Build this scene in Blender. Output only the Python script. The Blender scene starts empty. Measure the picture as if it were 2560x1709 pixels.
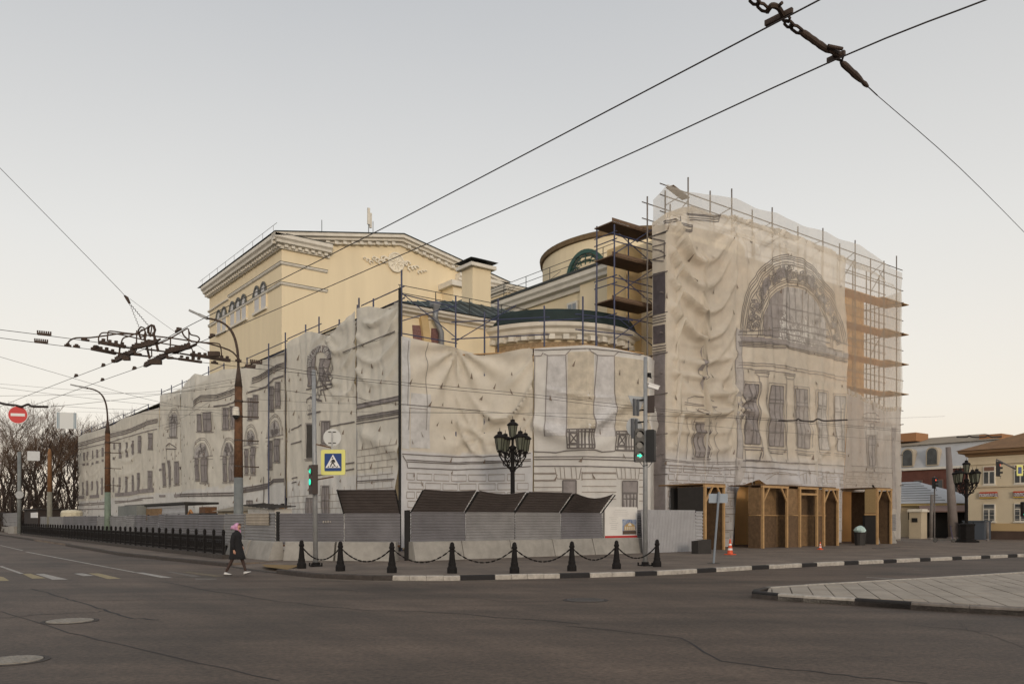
import bpy, math, random
from mathutils import Vector, Matrix, noise
random.seed(7)
rnd = random.uniform
S = bpy.context.scene
COL = S.collection

# ------------------------------------------------------------------ camera
# World axes follow the theatre: +X runs along its front, +Y runs back along its street side.
CAM = Vector((-33.76, -30.55, 1.75))
FPX, U0, V0 = 2056.0, 1280.0, 1297.0          # focal length and principal point in photo pixels (2560 wide)
FW = Vector((0.6046, 0.7965, 0)); RT = Vector((0.7965, -0.6046, 0)); UPV = Vector((0, 0, 1))
cd = bpy.data.cameras.new('camera'); cam = bpy.data.objects.new('camera', cd); COL.objects.link(cam)
cam.location = CAM; cam.rotation_euler = (math.pi/2, 0, -math.atan2(0.6046, 0.7965))
cd.sensor_width = 36; cd.lens = 36*FPX/2560; cd.shift_y = (V0-854.5)/2560
cd.clip_start = 0.1; cd.clip_end = 3000
S.camera = cam

# ------------------------------------------------------------------ sky, sun, exposure
SUN_EL = math.radians(10); SUN_DIR = Vector((math.cos(math.radians(-116)), math.sin(math.radians(-116)), 0))
W = bpy.data.worlds.new('World'); S.world = W; W.use_nodes = True
nt = W.node_tree; nt.nodes.clear()
out = nt.nodes.new('ShaderNodeOutputWorld'); bg = nt.nodes.new('ShaderNodeBackground')
sky = nt.nodes.new('ShaderNodeTexSky'); sky.sky_type = 'NISHITA'; sky.sun_disc = False
sky.sun_elevation = SUN_EL
sky.sun_rotation = math.atan2(SUN_DIR.x, SUN_DIR.y)
sky.altitude = 0; sky.air_density = 1.0; sky.dust_density = 3.5; sky.ozone_density = 1.0
# a thin even veil of high cloud greys the clear sky
hs = nt.nodes.new('ShaderNodeHueSaturation'); hs.inputs['Saturation'].default_value = 0.40
veil = nt.nodes.new('ShaderNodeMix'); veil.data_type = 'RGBA'; veil.inputs[0].default_value = 0.75
vt = nt.nodes.new('ShaderNodeTexCoord'); vs = nt.nodes.new('ShaderNodeSeparateXYZ'); vr = nt.nodes.new('ShaderNodeValToRGB')
vn = nt.nodes.new('ShaderNodeTexNoise'); vn.inputs['Scale'].default_value = 1.6; vn.inputs['Detail'].default_value = 5
va = nt.nodes.new('ShaderNodeMath'); va.operation = 'MULTIPLY_ADD'; va.inputs[1].default_value = .10; 
nt.links.new(vt.outputs['Generated'], vs.inputs[0]); nt.links.new(vt.outputs['Generated'], vn.inputs['Vector'])
nt.links.new(vn.outputs['Fac'], va.inputs[0]); nt.links.new(vs.outputs[2], va.inputs[2]); nt.links.new(va.outputs[0], vr.inputs[0])
e0, e1 = vr.color_ramp.elements; e0.position = .05; e0.color = (.79, .655, .50, 1); e1.position = .60; e1.color = (.44, .446, .455, 1)
e2 = vr.color_ramp.elements.new(.17); e2.color = (.745, .69, .61, 1); e3 = vr.color_ramp.elements.new(.36); e3.color = (.635, .62, .59, 1)
vm_ = nt.nodes.new('ShaderNodeVectorMath'); vm_.operation = 'SCALE'; vm_.inputs['Scale'].default_value = 9.2
nt.links.new(vr.outputs[0], vm_.inputs[0]); nt.links.new(vm_.outputs[0], veil.inputs[7])
nt.links.new(sky.outputs[0], hs.inputs['Color']); nt.links.new(hs.outputs[0], veil.inputs[6])
nt.links.new(veil.outputs[2], bg.inputs[0]); bg.inputs[1].default_value = 0.143
nt.links.new(bg.outputs[0], out.inputs[0])
sl = bpy.data.lights.new('sun', 'SUN'); sl.energy = 0.85; sl.angle = math.radians(10); sl.color = (1, 0.83, 0.64)
so = bpy.data.objects.new('sun', sl); COL.objects.link(so); so.location = (80, -20, 60)
sd = Vector((SUN_DIR.x*math.cos(SUN_EL), SUN_DIR.y*math.cos(SUN_EL), math.sin(SUN_EL)))
so.rotation_euler = sd.to_track_quat('Z', 'Y').to_euler()
S.view_settings.view_transform = 'Standard'; S.view_settings.look = 'None'
S.view_settings.exposure = 0.12; S.view_settings.gamma = 1
S.view_settings.use_curve_mapping = False
S.cycles.max_bounces = 6; S.cycles.transparent_max_bounces = 12
try:
    S.cycles.use_denoising = True
except Exception: pass

# ------------------------------------------------------------------ surveying helpers (photo pixel -> point in the place)
def ray(u, v): return FW + RT*((u-U0)/FPX) + UPV*((V0-v)/FPX)
def atd(u, v, d): return CAM + ray(u, v)*d
def gp(u, v, z=0.0):
    r = ray(u, v); return CAM + r*((z-CAM.z)/r.z)
def atx(u, v, x):
    r = ray(u, v); return CAM + r*((x-CAM.x)/r.x)
def aty(u, v, y):
    r = ray(u, v); return CAM + r*((y-CAM.y)/r.y)
def mapper(x0, y0, k): return lambda x, y: (x0+x*k, y0+y*k)
ZD = mapper(0, 0, 1.08982); Z1 = mapper(0, 700, .27245); Z2 = mapper(0, 1100, .27245); Z3 = mapper(480, 560, .27245)
Z4 = mapper(560, 900, .27245); Z5 = mapper(980, 640, .28948); Z6 = mapper(980, 1040, .28948)
Z7 = mapper(1600, 440, .298); Z8 = mapper(1600, 900, .298); Z9 = mapper(2200, 1040, .2296)
L1 = mapper(180, 920, .2551); L2 = mapper(440, 840, .29985); Z13 = mapper(1640, 1180, .27245)
Z14 = mapper(560, 1260, .2299); Z15 = mapper(1800, 1380, .32354); Z16 = mapper(0, 1330, .298)

# ------------------------------------------------------------------ materials
MATS = {}
def mat(name, col, rough=.8, nscale=0, namt=0.0, col2=None, bump=0, bscale=40, metal=0, emit=0, transl=0, transp=0, attr=None, coord='Object', stretch=None, spec=None, detail=6, crease=0):
    if name in MATS: return MATS[name]
    m = bpy.data.materials.new(name); m.use_nodes = True; t = m.node_tree; N = t.nodes; L = t.links
    b = N['Principled BSDF']; o = N['Material Output']
    b.inputs['Roughness'].default_value = rough; b.inputs['Metallic'].default_value = metal
    if spec is not None: b.inputs['Specular IOR Level'].default_value = spec
    src = None
    if attr:
        a = N.new('ShaderNodeAttribute'); a.attribute_name = attr; src = a.outputs['Color']
    if nscale:
        tc = N.new('ShaderNodeTexCoord'); mp = N.new('ShaderNodeMapping')
        L.new(tc.outputs[coord], mp.inputs[0])
        if stretch: mp.inputs['Scale'].default_value = stretch
        nz = N.new('ShaderNodeTexNoise'); nz.inputs['Scale'].default_value = nscale; nz.inputs['Detail'].default_value = detail
        nz.inputs['Roughness'].default_value = .65
        L.new(mp.outputs[0], nz.inputs['Vector'])
        cr = N.new('ShaderNodeMapRange'); cr.inputs[1].default_value = .3; cr.inputs[2].default_value = .7
        L.new(nz.outputs['Fac'], cr.inputs[0])
        mx = N.new('ShaderNodeMix'); mx.data_type = 'RGBA'
        L.new(cr.outputs[0], mx.inputs[0])
        c2 = col2 or tuple(c*(1-namt) for c in col)
        if src is None:
            mx.inputs[6].default_value = (*col, 1); mx.inputs[7].default_value = (*c2, 1); src = mx.outputs[2]
        else:
            mx.inputs[6].default_value = (1, 1, 1, 1); k = 1-namt; mx.inputs[7].default_value = (k, k, k, 1)
            mu = N.new('ShaderNodeMix'); mu.data_type = 'RGBA'; mu.blend_type = 'MULTIPLY'; mu.inputs[0].default_value = 1
            L.new(src, mu.inputs[6]); L.new(mx.outputs[2], mu.inputs[7]); src = mu.outputs[2]
    if src is not None: L.new(src, b.inputs['Base Color'])
    else: b.inputs['Base Color'].default_value = (*col, 1)
    if bump:
        tc2 = N.new('ShaderNodeTexCoord'); n2 = N.new('ShaderNodeTexNoise'); n2.inputs['Scale'].default_value = bscale; n2.inputs['Detail'].default_value = 5
        L.new(tc2.outputs[coord], n2.inputs['Vector'])
        bp = N.new('ShaderNodeBump'); bp.inputs['Strength'].default_value = bump; bp.inputs['Distance'].default_value = .02
        L.new(n2.outputs['Fac'], bp.inputs['Height']); L.new(bp.outputs[0], b.inputs['Normal'])
    if crease:
        tc3 = N.new('ShaderNodeTexCoord'); n3 = N.new('ShaderNodeTexNoise'); n3.noise_type = 'RIDGED_MULTIFRACTAL'; n3.inputs['Scale'].default_value = .55; n3.inputs['Detail'].default_value = 5; n3.inputs['Distortion'].default_value = .8
        L.new(tc3.outputs[coord], n3.inputs['Vector']); b3 = N.new('ShaderNodeBump'); b3.inputs['Strength'].default_value = crease; b3.inputs['Distance'].default_value = .10
        L.new(n3.outputs['Fac'], b3.inputs['Height'])
        if bump: L.new(bp.outputs[0], b3.inputs['Normal'])
        L.new(b3.outputs[0], b.inputs['Normal'])
    if emit:
        b.inputs['Emission Color'].default_value = (*col, 1); b.inputs['Emission Strength'].default_value = emit
    sh = b.outputs[0]
    if transl:
        tr = N.new('ShaderNodeBsdfTranslucent')
        if src is not None: L.new(src, tr.inputs[0])
        else: tr.inputs[0].default_value = (*col, 1)
        ms = N.new('ShaderNodeMixShader'); ms.inputs[0].default_value = transl
        L.new(sh, ms.inputs[1]); L.new(tr.outputs[0], ms.inputs[2]); sh = ms.outputs[0]
    if transp:
        tp = N.new('ShaderNodeBsdfTransparent'); ms = N.new('ShaderNodeMixShader'); ms.inputs[0].default_value = transp
        L.new(sh, ms.inputs[1]); L.new(tp.outputs[0], ms.inputs[2]); sh = ms.outputs[0]
    L.new(sh, o.inputs[0]); MATS[name] = m; return m

M_cream = mat('cream_stucco', (.82, .70, .49), .9, .7, .10, bump=.15, bscale=25, stretch=(1, 1, .12))
M_white = mat('white_trim', (.76, .72, .64), .85, 1.2, .18)
M_green = mat('green_roof_metal', (.020, .034, .033), .7, .8, .4, spec=.3)
M_dgreen = mat('dark_green_frame', (.022, .075, .062), .55)
M_pole = mat('scaffold_steel_blue', (.05, .06, .13), .6, 2, .4)
M_polew = mat('scaffold_steel_grey', (.19, .17, .16), .6, 2, .4)
M_deck = mat('deck_boards', (.20, .13, .085), .9, 3, .5, stretch=(1, 6, 6))
M_plank = mat('fresh_plank', (.48, .30, .14), .85, 4, .3)
M_ply = mat('osb_board', (.15, .092, .05), .9, 5, .45)
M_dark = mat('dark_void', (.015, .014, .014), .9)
M_iron = mat('black_iron', (.012, .010, .010), .8, 5, .4, spec=.25)
M_conc = mat('concrete', (.36, .34, .31), .92, 1.5, .35, bump=.3, bscale=18)
M_galv = mat('galvanised_steel', (.36, .37, .38), .55, 3, .3, metal=.3)
M_rust = mat('rusty_steel', (.16, .075, .035), .85, 5, .6)
M_wire = mat('overhead_wire', (.03, .022, .02), .6)
M_rusthw = mat('weathered_fitting', (.085, .055, .04), .8, 14, .6)
M_glass = mat('window_glass', (.10, .11, .12), .12, 1.5, .5)
M_print = mat('print_ink', (.085, .08, .088), .95)
M_printl = mat('print_ink_pale', (.24, .22, .235), .95, transl=.3)
M_printg = mat('print_window_grey', (.17, .155, .165), .95, transl=.25, transp=.05)
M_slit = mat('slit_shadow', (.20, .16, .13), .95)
M_hoard = mat('grey_painted_sheet_steel', (.19, .185, .20), .6, .8, .38, spec=.3)
M_hoard2 = mat('faded_sheet_steel', (.28, .275, .28), .6, 1.2, .3, spec=.3)
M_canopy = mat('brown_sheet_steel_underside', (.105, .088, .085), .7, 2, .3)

# ------------------------------------------------------------------ mesh builder
class MB:
    def __init__(s): s.v = []; s.f = []; s.c = None
    def add(s, vs, fs):
        n = len(s.v); s.v += [Vector(p) for p in vs]; s.f += [tuple(i+n for i in f) for f in fs]; return s
    def box(s, c, d, rz=0):
        hx, hy, hz = d[0]/2, d[1]/2, d[2]/2; ca, sa = math.cos(rz), math.sin(rz)
        vs = []
        for z in (-hz, hz):
            for x, y in ((-hx, -hy), (hx, -hy), (hx, hy), (-hx, hy)):
                vs.append((c[0]+x*ca-y*sa, c[1]+x*sa+y*ca, c[2]+z))
        return s.add(vs, [(3, 2, 1, 0), (4, 5, 6, 7), (0, 1, 5, 4), (1, 2, 6, 5), (2, 3, 7, 6), (3, 0, 4, 7)])
    def bx(s, x0, x1, y0, y1, z0, z1): return s.box(((x0+x1)/2, (y0+y1)/2, (z0+z1)/2), (abs(x1-x0), abs(y1-y0), abs(z1-z0)))
    def beam(s, a, b, w, h):          # box along a segment
        a, b = Vector(a), Vector(b); d = (b-a).normalized(); up = Vector((0, 0, 1)) if abs(d.z) < .95 else Vector((1, 0, 0))
        x = d.cross(up).normalized()*w/2; y = x.cross(d).normalized()*h/2
        vs = [p+q for p in (a, b) for q in (-x-y, x-y, x+y, -x+y)]
        return s.add(vs, [(3, 2, 1, 0), (4, 5, 6, 7), (0, 1, 5, 4), (1, 2, 6, 5), (2, 3, 7, 6), (3, 0, 4, 7)])
    def tube(s, pts, r, n=6, caps=True):
        pts = [Vector(p) for p in pts]; k = len(pts); rs = r if isinstance(r, (list, tuple)) else [r]*k
        vs = []; ref = None
        for i, p in enumerate(pts):
            d = (pts[min(i+1, k-1)]-pts[max(i-1, 0)]).normalized()
            if ref is None: ref = Vector((0, 0, 1)) if abs(d.z) < .9 else Vector((1, 0, 0))
            x = d.cross(ref).normalized(); y = x.cross(d).normalized(); ref = y
            for j in range(n):
                a = 2*math.pi*j/n; vs.append(p+(x*math.cos(a)+y*math.sin(a))*rs[i])
        fs = [(i*n+j, i*n+(j+1) % n, (i+1)*n+(j+1) % n, (i+1)*n+j) for i in range(k-1) for j in range(n)]
        if caps: fs += [tuple(reversed(range(n))), tuple(range((k-1)*n, k*n))]
        return s.add(vs, fs)
    def lathe(s, prof, c, n=12, rot=0):   # prof: (radius, z)
        vs = [(c[0]+r*math.cos(rot+2*math.pi*j/n), c[1]+r*math.sin(rot+2*math.pi*j/n), c[2]+z) for r, z in prof for j in range(n)]
        k = len(prof)
        fs = [(i*n+j, i*n+(j+1) % n, (i+1)*n+(j+1) % n, (i+1)*n+j) for i in range(k-1) for j in range(n)]
        fs += [tuple(reversed(range(n))), tuple(range((k-1)*n, k*n))]
        return s.add(vs, fs)
    def prism(s, poly, z0, z1):          # convex or simple polygon in plan, counter-clockwise
        n = len(poly); vs = [(p[0], p[1], z0) for p in poly]+[(p[0], p[1], z1) for p in poly]
        fs = [tuple(reversed(range(n))), tuple(range(n, 2*n))]+[(i, (i+1) % n, n+(i+1) % n, n+i) for i in range(n)]
        return s.add(vs, fs)
    def slab(s, pts, nrm, t):            # polygon in space, thickened along nrm
        nrm = Vector(nrm).normalized()*t; n = len(pts); pts = [Vector(p) for p in pts]
        vs = pts+[p+nrm for p in pts]
        return s.add(vs, [tuple(range(n)), tuple(reversed(range(n, 2*n)))]+[(i, n+i, n+(i+1) % n, (i+1) % n) for i in range(n)])
    def ext(s, prof, path, closed=False):  # sweep a (out, z) profile along a plan path; out is to the right of travel
        k = len(prof); m = len(path); vs = []
        for i, p in enumerate(path):
            p = Vector((p[0], p[1]))
            a = Vector(path[i-1][:2]) if (i > 0 or closed) else None
            b = Vector(path[(i+1) % m][:2]) if (i < m-1 or closed) else None
            d1 = (p-a).normalized() if a is not None else (b-p).normalized()
            d2 = (b-p).normalized() if b is not None else d1
            n1 = Vector((d1.y, -d1.x)); n2 = Vector((d2.y, -d2.x)); nn = (n1+n2).normalized(); sc = 1/max(.3, nn.dot(n1))
            for o, z in prof: vs.append((p.x+nn.x*o*sc, p.y+nn.y*o*sc, z))
        fs = []
        for i in range(m if closed else m-1):
            for j in range(k):
                fs.append((i*k+j, i*k+(j+1) % k, ((i+1) % m)*k+(j+1) % k, ((i+1) % m)*k+j))
        if not closed: fs += [tuple(range(k)), tuple(reversed(range((m-1)*k, m*k)))]
        return s.add(vs, fs)
    def build(s, name, m, parent=None, smooth=False, label=None, origin=None):
        if origin is None:
            if parent is not None: origin = Vector((0, 0, 0)); 
            else:
                xs = [p.x for p in s.v]; ys = [p.y for p in s.v]; zs = [p.z for p in s.v]
                origin = Vector(((min(xs)+max(xs))/2, (min(ys)+max(ys))/2, min(zs)))
        if parent is not None:
            base = Vector((0, 0, 0)); q = parent
            while q is not None: base += q.location; q = q.parent
            off = base
        else: off = Vector(origin)
        me = bpy.data.meshes.new(name); me.from_pydata([p-off for p in s.v], [], s.f); me.update()
        if smooth: me.shade_smooth()
        me.materials.append(m)
        if s.c is not None:
            ca = me.color_attributes.new('col', 'FLOAT_COLOR', 'POINT')
            ca.data.foreach_set('color', [x for c in s.c for x in (*c, 1.0)])
        o = bpy.data.objects.new(name, me); COL.objects.link(o)
        if parent is not None: o.parent = parent
        else: o.location = off
        if label: o['label'] = label
        return o
def tag(o, label, cat, group=None):
    o['label'] = label; o['category'] = cat
    if group: o['group'] = group
    return o
def struct(o): o['kind'] = 'structure'; return o
def thing(name, loc, label, cat, group=None, rz=0):
    o = bpy.data.objects.new(name, None); COL.objects.link(o); o.location = Vector(loc); o.rotation_euler = (0, 0, rz)
    o.empty_display_size = .2
    return tag(o, label, cat, group)
def kids(o): return [c for c in bpy.data.objects if c.parent == o]
def copy_tree(o, parent=None, ks=None):
    c = o.copy(); COL.objects.link(c); c.parent = parent
    for ch in kids(o) if ks is None else ks.get(o, []): copy_tree(ch, c, ks)
    return c
def kidmap():
    d = {}
    for o in bpy.data.objects:
        if o.parent is not None: d.setdefault(o.parent, []).append(o)
    return d
def lerp(a, b, t): return a+(b-a)*t
def interp(tab, x):
    if x <= tab[0][0]: return tab[0][1]
    for (x0, y0), (x1, y1) in zip(tab, tab[1:]):
        if x <= x1: return lerp(y0, y1, (x-x0)/(x1-x0))
    return tab[-1][1]
def clip_poly(poly, clip):               # Sutherland-Hodgman, clip counter-clockwise convex
    res = poly
    for i in range(len(clip)):
        a, b = clip[i], clip[(i+1) % len(clip)]; inp = res; res = []
        if not inp: break
        def side(p): return (b[0]-a[0])*(p[1]-a[1])-(b[1]-a[1])*(p[0]-a[0])
        for j in range(len(inp)):
            p, q = inp[j], inp[(j+1) % len(inp)]; sp, sq = side(p), side(q)
            if sp >= 0: res.append(p)
            if (sp >= 0) != (sq >= 0):
                t = sp/(sp-sq); res.append((p[0]+(q[0]-p[0])*t, p[1]+(q[1]-p[1])*t))
    return res
# ================================================================== SETTING: ground
def asphalt():
    m = bpy.data.materials.new('asphalt'); m.use_nodes = True; t = m.node_tree; N = t.nodes; L = t.links; b = N['Principled BSDF']
    tc = N.new('ShaderNodeTexCoord')
    def nz(sc, det, stretch=None):
        n = N.new('ShaderNodeTexNoise'); n.inputs['Scale'].default_value = sc; n.inputs['Detail'].default_value = det; n.inputs['Roughness'].default_value = .7
        if stretch:
            mp = N.new('ShaderNodeMapping'); mp.inputs['Scale'].default_value = stretch; mp.inputs['Rotation'].default_value = (0, 0, .5)
            L.new(tc.outputs['Object'], mp.inputs[0]); L.new(mp.outputs[0], n.inputs['Vector'])
        else: L.new(tc.outputs['Object'], n.inputs['Vector'])
        return n
    def mr(n, a, b_, c, d):
        r = N.new('ShaderNodeMapRange'); r.inputs[1].default_value = a; r.inputs[2].default_value = b_; r.inputs[3].default_value = c; r.inputs[4].default_value = d
        L.new(n.outputs['Fac'], r.inputs[0]); return r
    big = mr(nz(.10, 5), .35, .65, .62, 1.3); mid = mr(nz(.8, 8, (1, .25, 1)), .3, .7, .68, 1.3); fine = mr(nz(14, 8), .28, .72, .40, 1.65)
    grit = mr(nz(160, 2), .3, .7, .7, 1.3)
    tx = N.new('ShaderNodeMapping'); tx.vector_type = 'TEXTURE'; tx.inputs['Rotation'].default_value = (0, 0, -.60); tx.inputs['Scale'].default_value = (14, 1.5, 1)
    ts = N.new('ShaderNodeTexNoise'); ts.inputs['Scale'].default_value = 1; ts.inputs['Detail'].default_value = 6; ts.inputs['Roughness'].default_value = .6; L.new(tc.outputs['Object'], tx.inputs[0]); L.new(tx.outputs[0], ts.inputs['Vector'])
    lanes = mr(ts, .32, .68, .62, 1.28)
    def mul(a, b_):
        x = N.new('ShaderNodeMath'); x.operation = 'MULTIPLY'; L.new(a, x.inputs[0]); L.new(b_, x.inputs[1]); return x.outputs[0]
    f = mul(mul(mul(mul(big.outputs[0], mid.outputs[0]), fine.outputs[0]), grit.outputs[0]), lanes.outputs[0])
    vm = N.new('ShaderNodeVectorMath'); vm.operation = 'SCALE'; vm.inputs[0].default_value = (.094, .066, .048)
    L.new(f, vm.inputs['Scale']); L.new(vm.outputs[0], b.inputs['Base Color'])
    b.inputs['Roughness'].default_value = .7; b.inputs['Specular IOR Level'].default_value = .4
    bp = N.new('ShaderNodeBump'); bp.inputs['Strength'].default_value = .35; bp.inputs['Distance'].default_value = .01
    L.new(fine.outputs[0], bp.inputs['Height']); L.new(bp.outputs[0], b.inputs['Normal'])
    return m
M_asph = asphalt()
def paving():
    m = bpy.data.materials.new('small_brick_paving'); m.use_nodes = True; t = m.node_tree; N = t.nodes; L = t.links; b = N['Principled BSDF']
    tc = N.new('ShaderNodeTexCoord'); br = N.new('ShaderNodeTexBrick'); L.new(tc.outputs['Object'], br.inputs['Vector'])
    br.inputs['Scale'].default_value = 1; br.inputs['Brick Width'].default_value = .2; br.inputs['Row Height'].default_value = .1; br.inputs['Mortar Size'].default_value = .004
    br.inputs['Color1'].default_value = (.185, .142, .108, 1); br.inputs['Color2'].default_value = (.14, .107, .086, 1); br.inputs['Mortar'].default_value = (.10, .085, .075, 1)
    n = N.new('ShaderNodeTexNoise'); n.inputs['Scale'].default_value = .5; n.inputs['Detail'].default_value = 8; L.new(tc.outputs['Object'], n.inputs['Vector'])
    r = N.new('ShaderNodeMapRange'); r.inputs[1].default_value = .3; r.inputs[2].default_value = .7; r.inputs[3].default_value = .65; r.inputs[4].default_value = 1.2; L.new(n.outputs['Fac'], r.inputs[0])
    vm = N.new('ShaderNodeVectorMath'); vm.operation = 'SCALE'; L.new(br.outputs[0], vm.inputs[0]); L.new(r.outputs[0], vm.inputs['Scale'])
    L.new(vm.outputs[0], b.inputs['Base Color']); b.inputs['Roughness'].default_value = .9
    return m
M_pave = paving()
M_kw = mat('kerb_white_paint', (.50, .46, .41), .9, 7, .45, bump=.4, bscale=30)
M_kb = mat('kerb_black_paint', (.022, .020, .021), .9, 7, .3, bump=.4, bscale=30)
M_kg = mat('kerb_grey_stone', (.22, .195, .175), .95, 6, .4, bump=.5, bscale=20)
M_kd = mat('kerb_dirty_stone', (.07, .058, .052), .95, 6, .5, bump=.5, bscale=20)
M_markw = mat('worn_white_marking', (.50, .47, .43), .9, 9, .0, (.20, .18, .165))
M_marky = mat('worn_yellow_marking', (.42, .34, .18), .9, 9, .0, (.19, .15, .10))
M_markf = mat('faded_marking', (.21, .185, .16), .9, 8, .0, (.10, .088, .08))
M_markfy = mat('faded_yellow_marking', (.22, .165, .09), .9, 8, .0, (.10, .085, .07))
M_tar = mat('tar_seal', (.024, .020, .020), .8, 3, .3)
M_patch = mat('asphalt_patch', (.040, .034, .032), .88, 3, .35, bump=.3, bscale=60)
M_dust = mat('dusty_gutter_sand', (.17, .135, .10), .95, 2.5, .4)
road = struct(MB().add([(-900, -900, 0), (900, -900, 0), (900, 900, 0), (-900, 900, 0)], [(0, 1, 2, 3)]).build('road', M_asph, origin=(0, 0, 0)))

def quad_on(name, pts, m, z=.004, parent=road):
    return MB().add([(p.x, p.y, z) for p in pts], [tuple(range(len(pts)))]).build(name, m, parent)
def strip(name, pix, w, m, z=.004, zm=None):
    pts = [gp(*p) for p in pix]; v = []
    for i, p in enumerate(pts):
        d = (pts[min(i+1, len(pts)-1)]-pts[max(i-1, 0)]); d.normalize(); n = Vector((-d.y, d.x, 0))*w/2*rnd(.7, 1.3)
        v += [p+n, p-n]
    mb = MB().add([(p.x, p.y, z) for p in v], [(2*i, 2*i+1, 2*i+3, 2*i+2) for i in range(len(pts)-1)])
    return mb.build(name, m, road)
for nm, m, pts in [
    ('crossing_stripe', M_marky, [(-60, 360), (30, 375), (78, 405), (-60, 409)]), ('crossing_stripe', M_marky, [(190, 348), (250, 345), (385, 385), (270, 388)]),
    ('crossing_stripe', M_markw, [(297, 348), (370, 347), (570, 395), (440, 396)]), ('crossing_stripe', M_markw, [(620, 345), (690, 343), (790, 362), (700, 366)]),
    ('crossing_stripe', M_marky, [(740, 343), (830, 343), (1020, 388), (900, 390)]), ('crossing_stripe', M_markw, [(1120, 335), (1200, 337), (1450, 380), (1350, 380)]),
    ('crossing_stripe', M_markf, [(1390, 330), (1440, 330), (1690, 370), (1620, 373)]), ('crossing_stripe', M_markfy, [(1500, 330), (1590, 330), (1900, 368), (1800, 370)]),
    ('crossing_stripe', M_markf, [(1640, 386), (1810, 388), (1818, 397), (1635, 398)])]:
    quad_on(nm, [gp(*Z16(*p)) for p in pts][::-1], m)
for pix in ([(0, 108), (190, 152)], [(220, 163), (1130, 335)], [(0, 283), (185, 347)]): strip('lane_line', [Z16(*p) for p in pix], .13, M_markw, .005)
for a, b, y in ((-40, 50, 174), (535, 600, 176), (-30, 205, 297), (380, 555, 296), (780, 940, 295), (1105, 1270, 290)): strip('lane_dash', [Z16(a, y), Z16(b, y)], .14, M_markf, .005)
strip('lane_dash', [Z15(1130, 193), Z15(1400, 208)], .12, M_markw); strip('lane_dash', [Z15(1500, 135), Z15(1650, 139)], .14, M_markf)
strip('lane_dash', [Z15(230, 150), Z15(370, 154)], .10, M_markf)
# tar seams and cracks across the junction
for pix, w in (([Z16(0, 720), Z16(350, 690), Z16(800, 668), Z16(900, 655)], .05), ([Z16(270, 470), Z16(560, 555), Z16(700, 590), Z16(900, 660), Z16(1100, 720), Z16(1330, 732)], .10),
               ([Z16(700, 580), Z16(1300, 560), Z16(1900, 530)], .04), ([Z16(1350, 415), Z16(1840, 500), Z16(2349, 580), ZD(820, 1398), ZD(1000, 1403), ZD(1330, 1430)], .07),
               ([ZD(1300, 1435), ZD(1560, 1462), Z15(0, 835), Z15(350, 885), Z15(700, 920), Z15(1100, 965), Z15(1600, 1012)], .06),
               ([Z15(1850, 545), Z15(1930, 600), Z15(2150, 660), Z15(2349, 740)], .018), ([ZD(0, 1400), ZD(160, 1450), ZD(330, 1490), ZD(640, 1560)], .05),
               ([Z15(1460, 560), Z15(1900, 600), Z15(2349, 630)], .03), ([ZD(640, 1345), ZD(900, 1358), ZD(1200, 1380), ZD(1400, 1376)], .04)):
    q = []
    for a, b in zip(pix, pix[1:]):
        for i in range(5): q.append((lerp(a[0], b[0], i/5)+rnd(-4, 4), lerp(a[1], b[1], i/5)+rnd(-1.6, 1.6)))
    strip('tar_seam', q+[pix[-1]], w*.6, M_tar, .0035)
def manhole(c, r, label, m, pix):
    t = thing('manhole_cover', (c.x, c.y, 0), label, 'manhole cover', 'manhole covers in the road')
    o = MB().lathe([(r+.07, .0), (r+.07, .008), (r, .010), (r, .0)], c, 28).build('frame_ring', M_kd, t)
    d = MB().lathe([(r-.012, 0), (r-.012, .016), (r*.9, .019), (r*.2, .019)], c, 28).build('lid', m, t)
    b = MB()
    for i in range(-3, 4):
        w = math.sqrt(max(.01, r*r*.7-(i*r*.24)**2)); b.bx(c.x+i*r*.24-.02, c.x+i*r*.24+.02, c.y-w, c.y+w, .019, .024)
    b.build('rib', m, d)
M_lid = mat('worn_iron_lid', (.33, .29, .24), .75, 12, .45); M_lidd = mat('dark_iron_lid', (.09, .08, .075), .7, 12, .35)
manhole(gp(*Z16(588, 745)), .38, 'pale round manhole cover in the road below the crossing stripes', M_lid, 0)
manhole(gp(*Z16(110, 1075)), .34, 'pale manhole cover nearest the bottom left corner of the photo', M_lid, 0)
manhole(gp(*ZD(1343, 1376)), .42, 'dull grey manhole cover in the middle of the road', M_lidd, 0)

# ------------------------------------------------------------------ pavement, kerbs
KB = [(52, 1346.6), (163.5, 1364), (300, 1388), (567, 1416), (640, 1427), (691, 1433), (790, 1444), (905, 1449), (1100, 1451), (1237, 1448), (1475, 1443), (1660, 1436.6), (1880, 1423.5), (2111, 1411.6), (2405, 1398), (2560, 1391)]
def kp(u): return gp(u, interp(KB, u))
KH = .14
line = [Vector((-24.2, 260, 0))]+[Vector((-24.3, 90, 0))]+[kp(u) for u in (163.5, 300, 430, 567, 640, 691, 740, 790, 850, 905, 1000, 1100, 1237, 1350, 1475, 1660, 1880, 2111, 2405, 2560)]
line += [Vector((20, -15.6, 0)), Vector((34, -17, 0)), Vector((35, -260, 0))]
def offset(path, d):                       # to the left of travel
    r = []
    for i, p in enumerate(path):
        a = path[max(i-1, 0)]; b = path[min(i+1, len(path)-1)]; t = (b-a).normalized(); r.append(p+Vector((-t.y, t.x, 0))*d)
    return r
inner = offset(line, .16)
i0 = 5; i1 = 7                               # dropped kerb at the crossing
pts = []
for i, p in enumerate(inner):
    if i == i0: pts += [inner[i]+Vector((0, .35, 0)), Vector((-21.6, -.2, 0))]
    elif i0 < i < i1: pass
    elif i == i1: pts += [Vector((-21.7, -4.0, 0)), inner[i]]
    else: pts.append(p)
poly = [(p.x, p.y) for p in pts]+[(330, -260), (330, 330), (-24, 330)]
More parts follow.
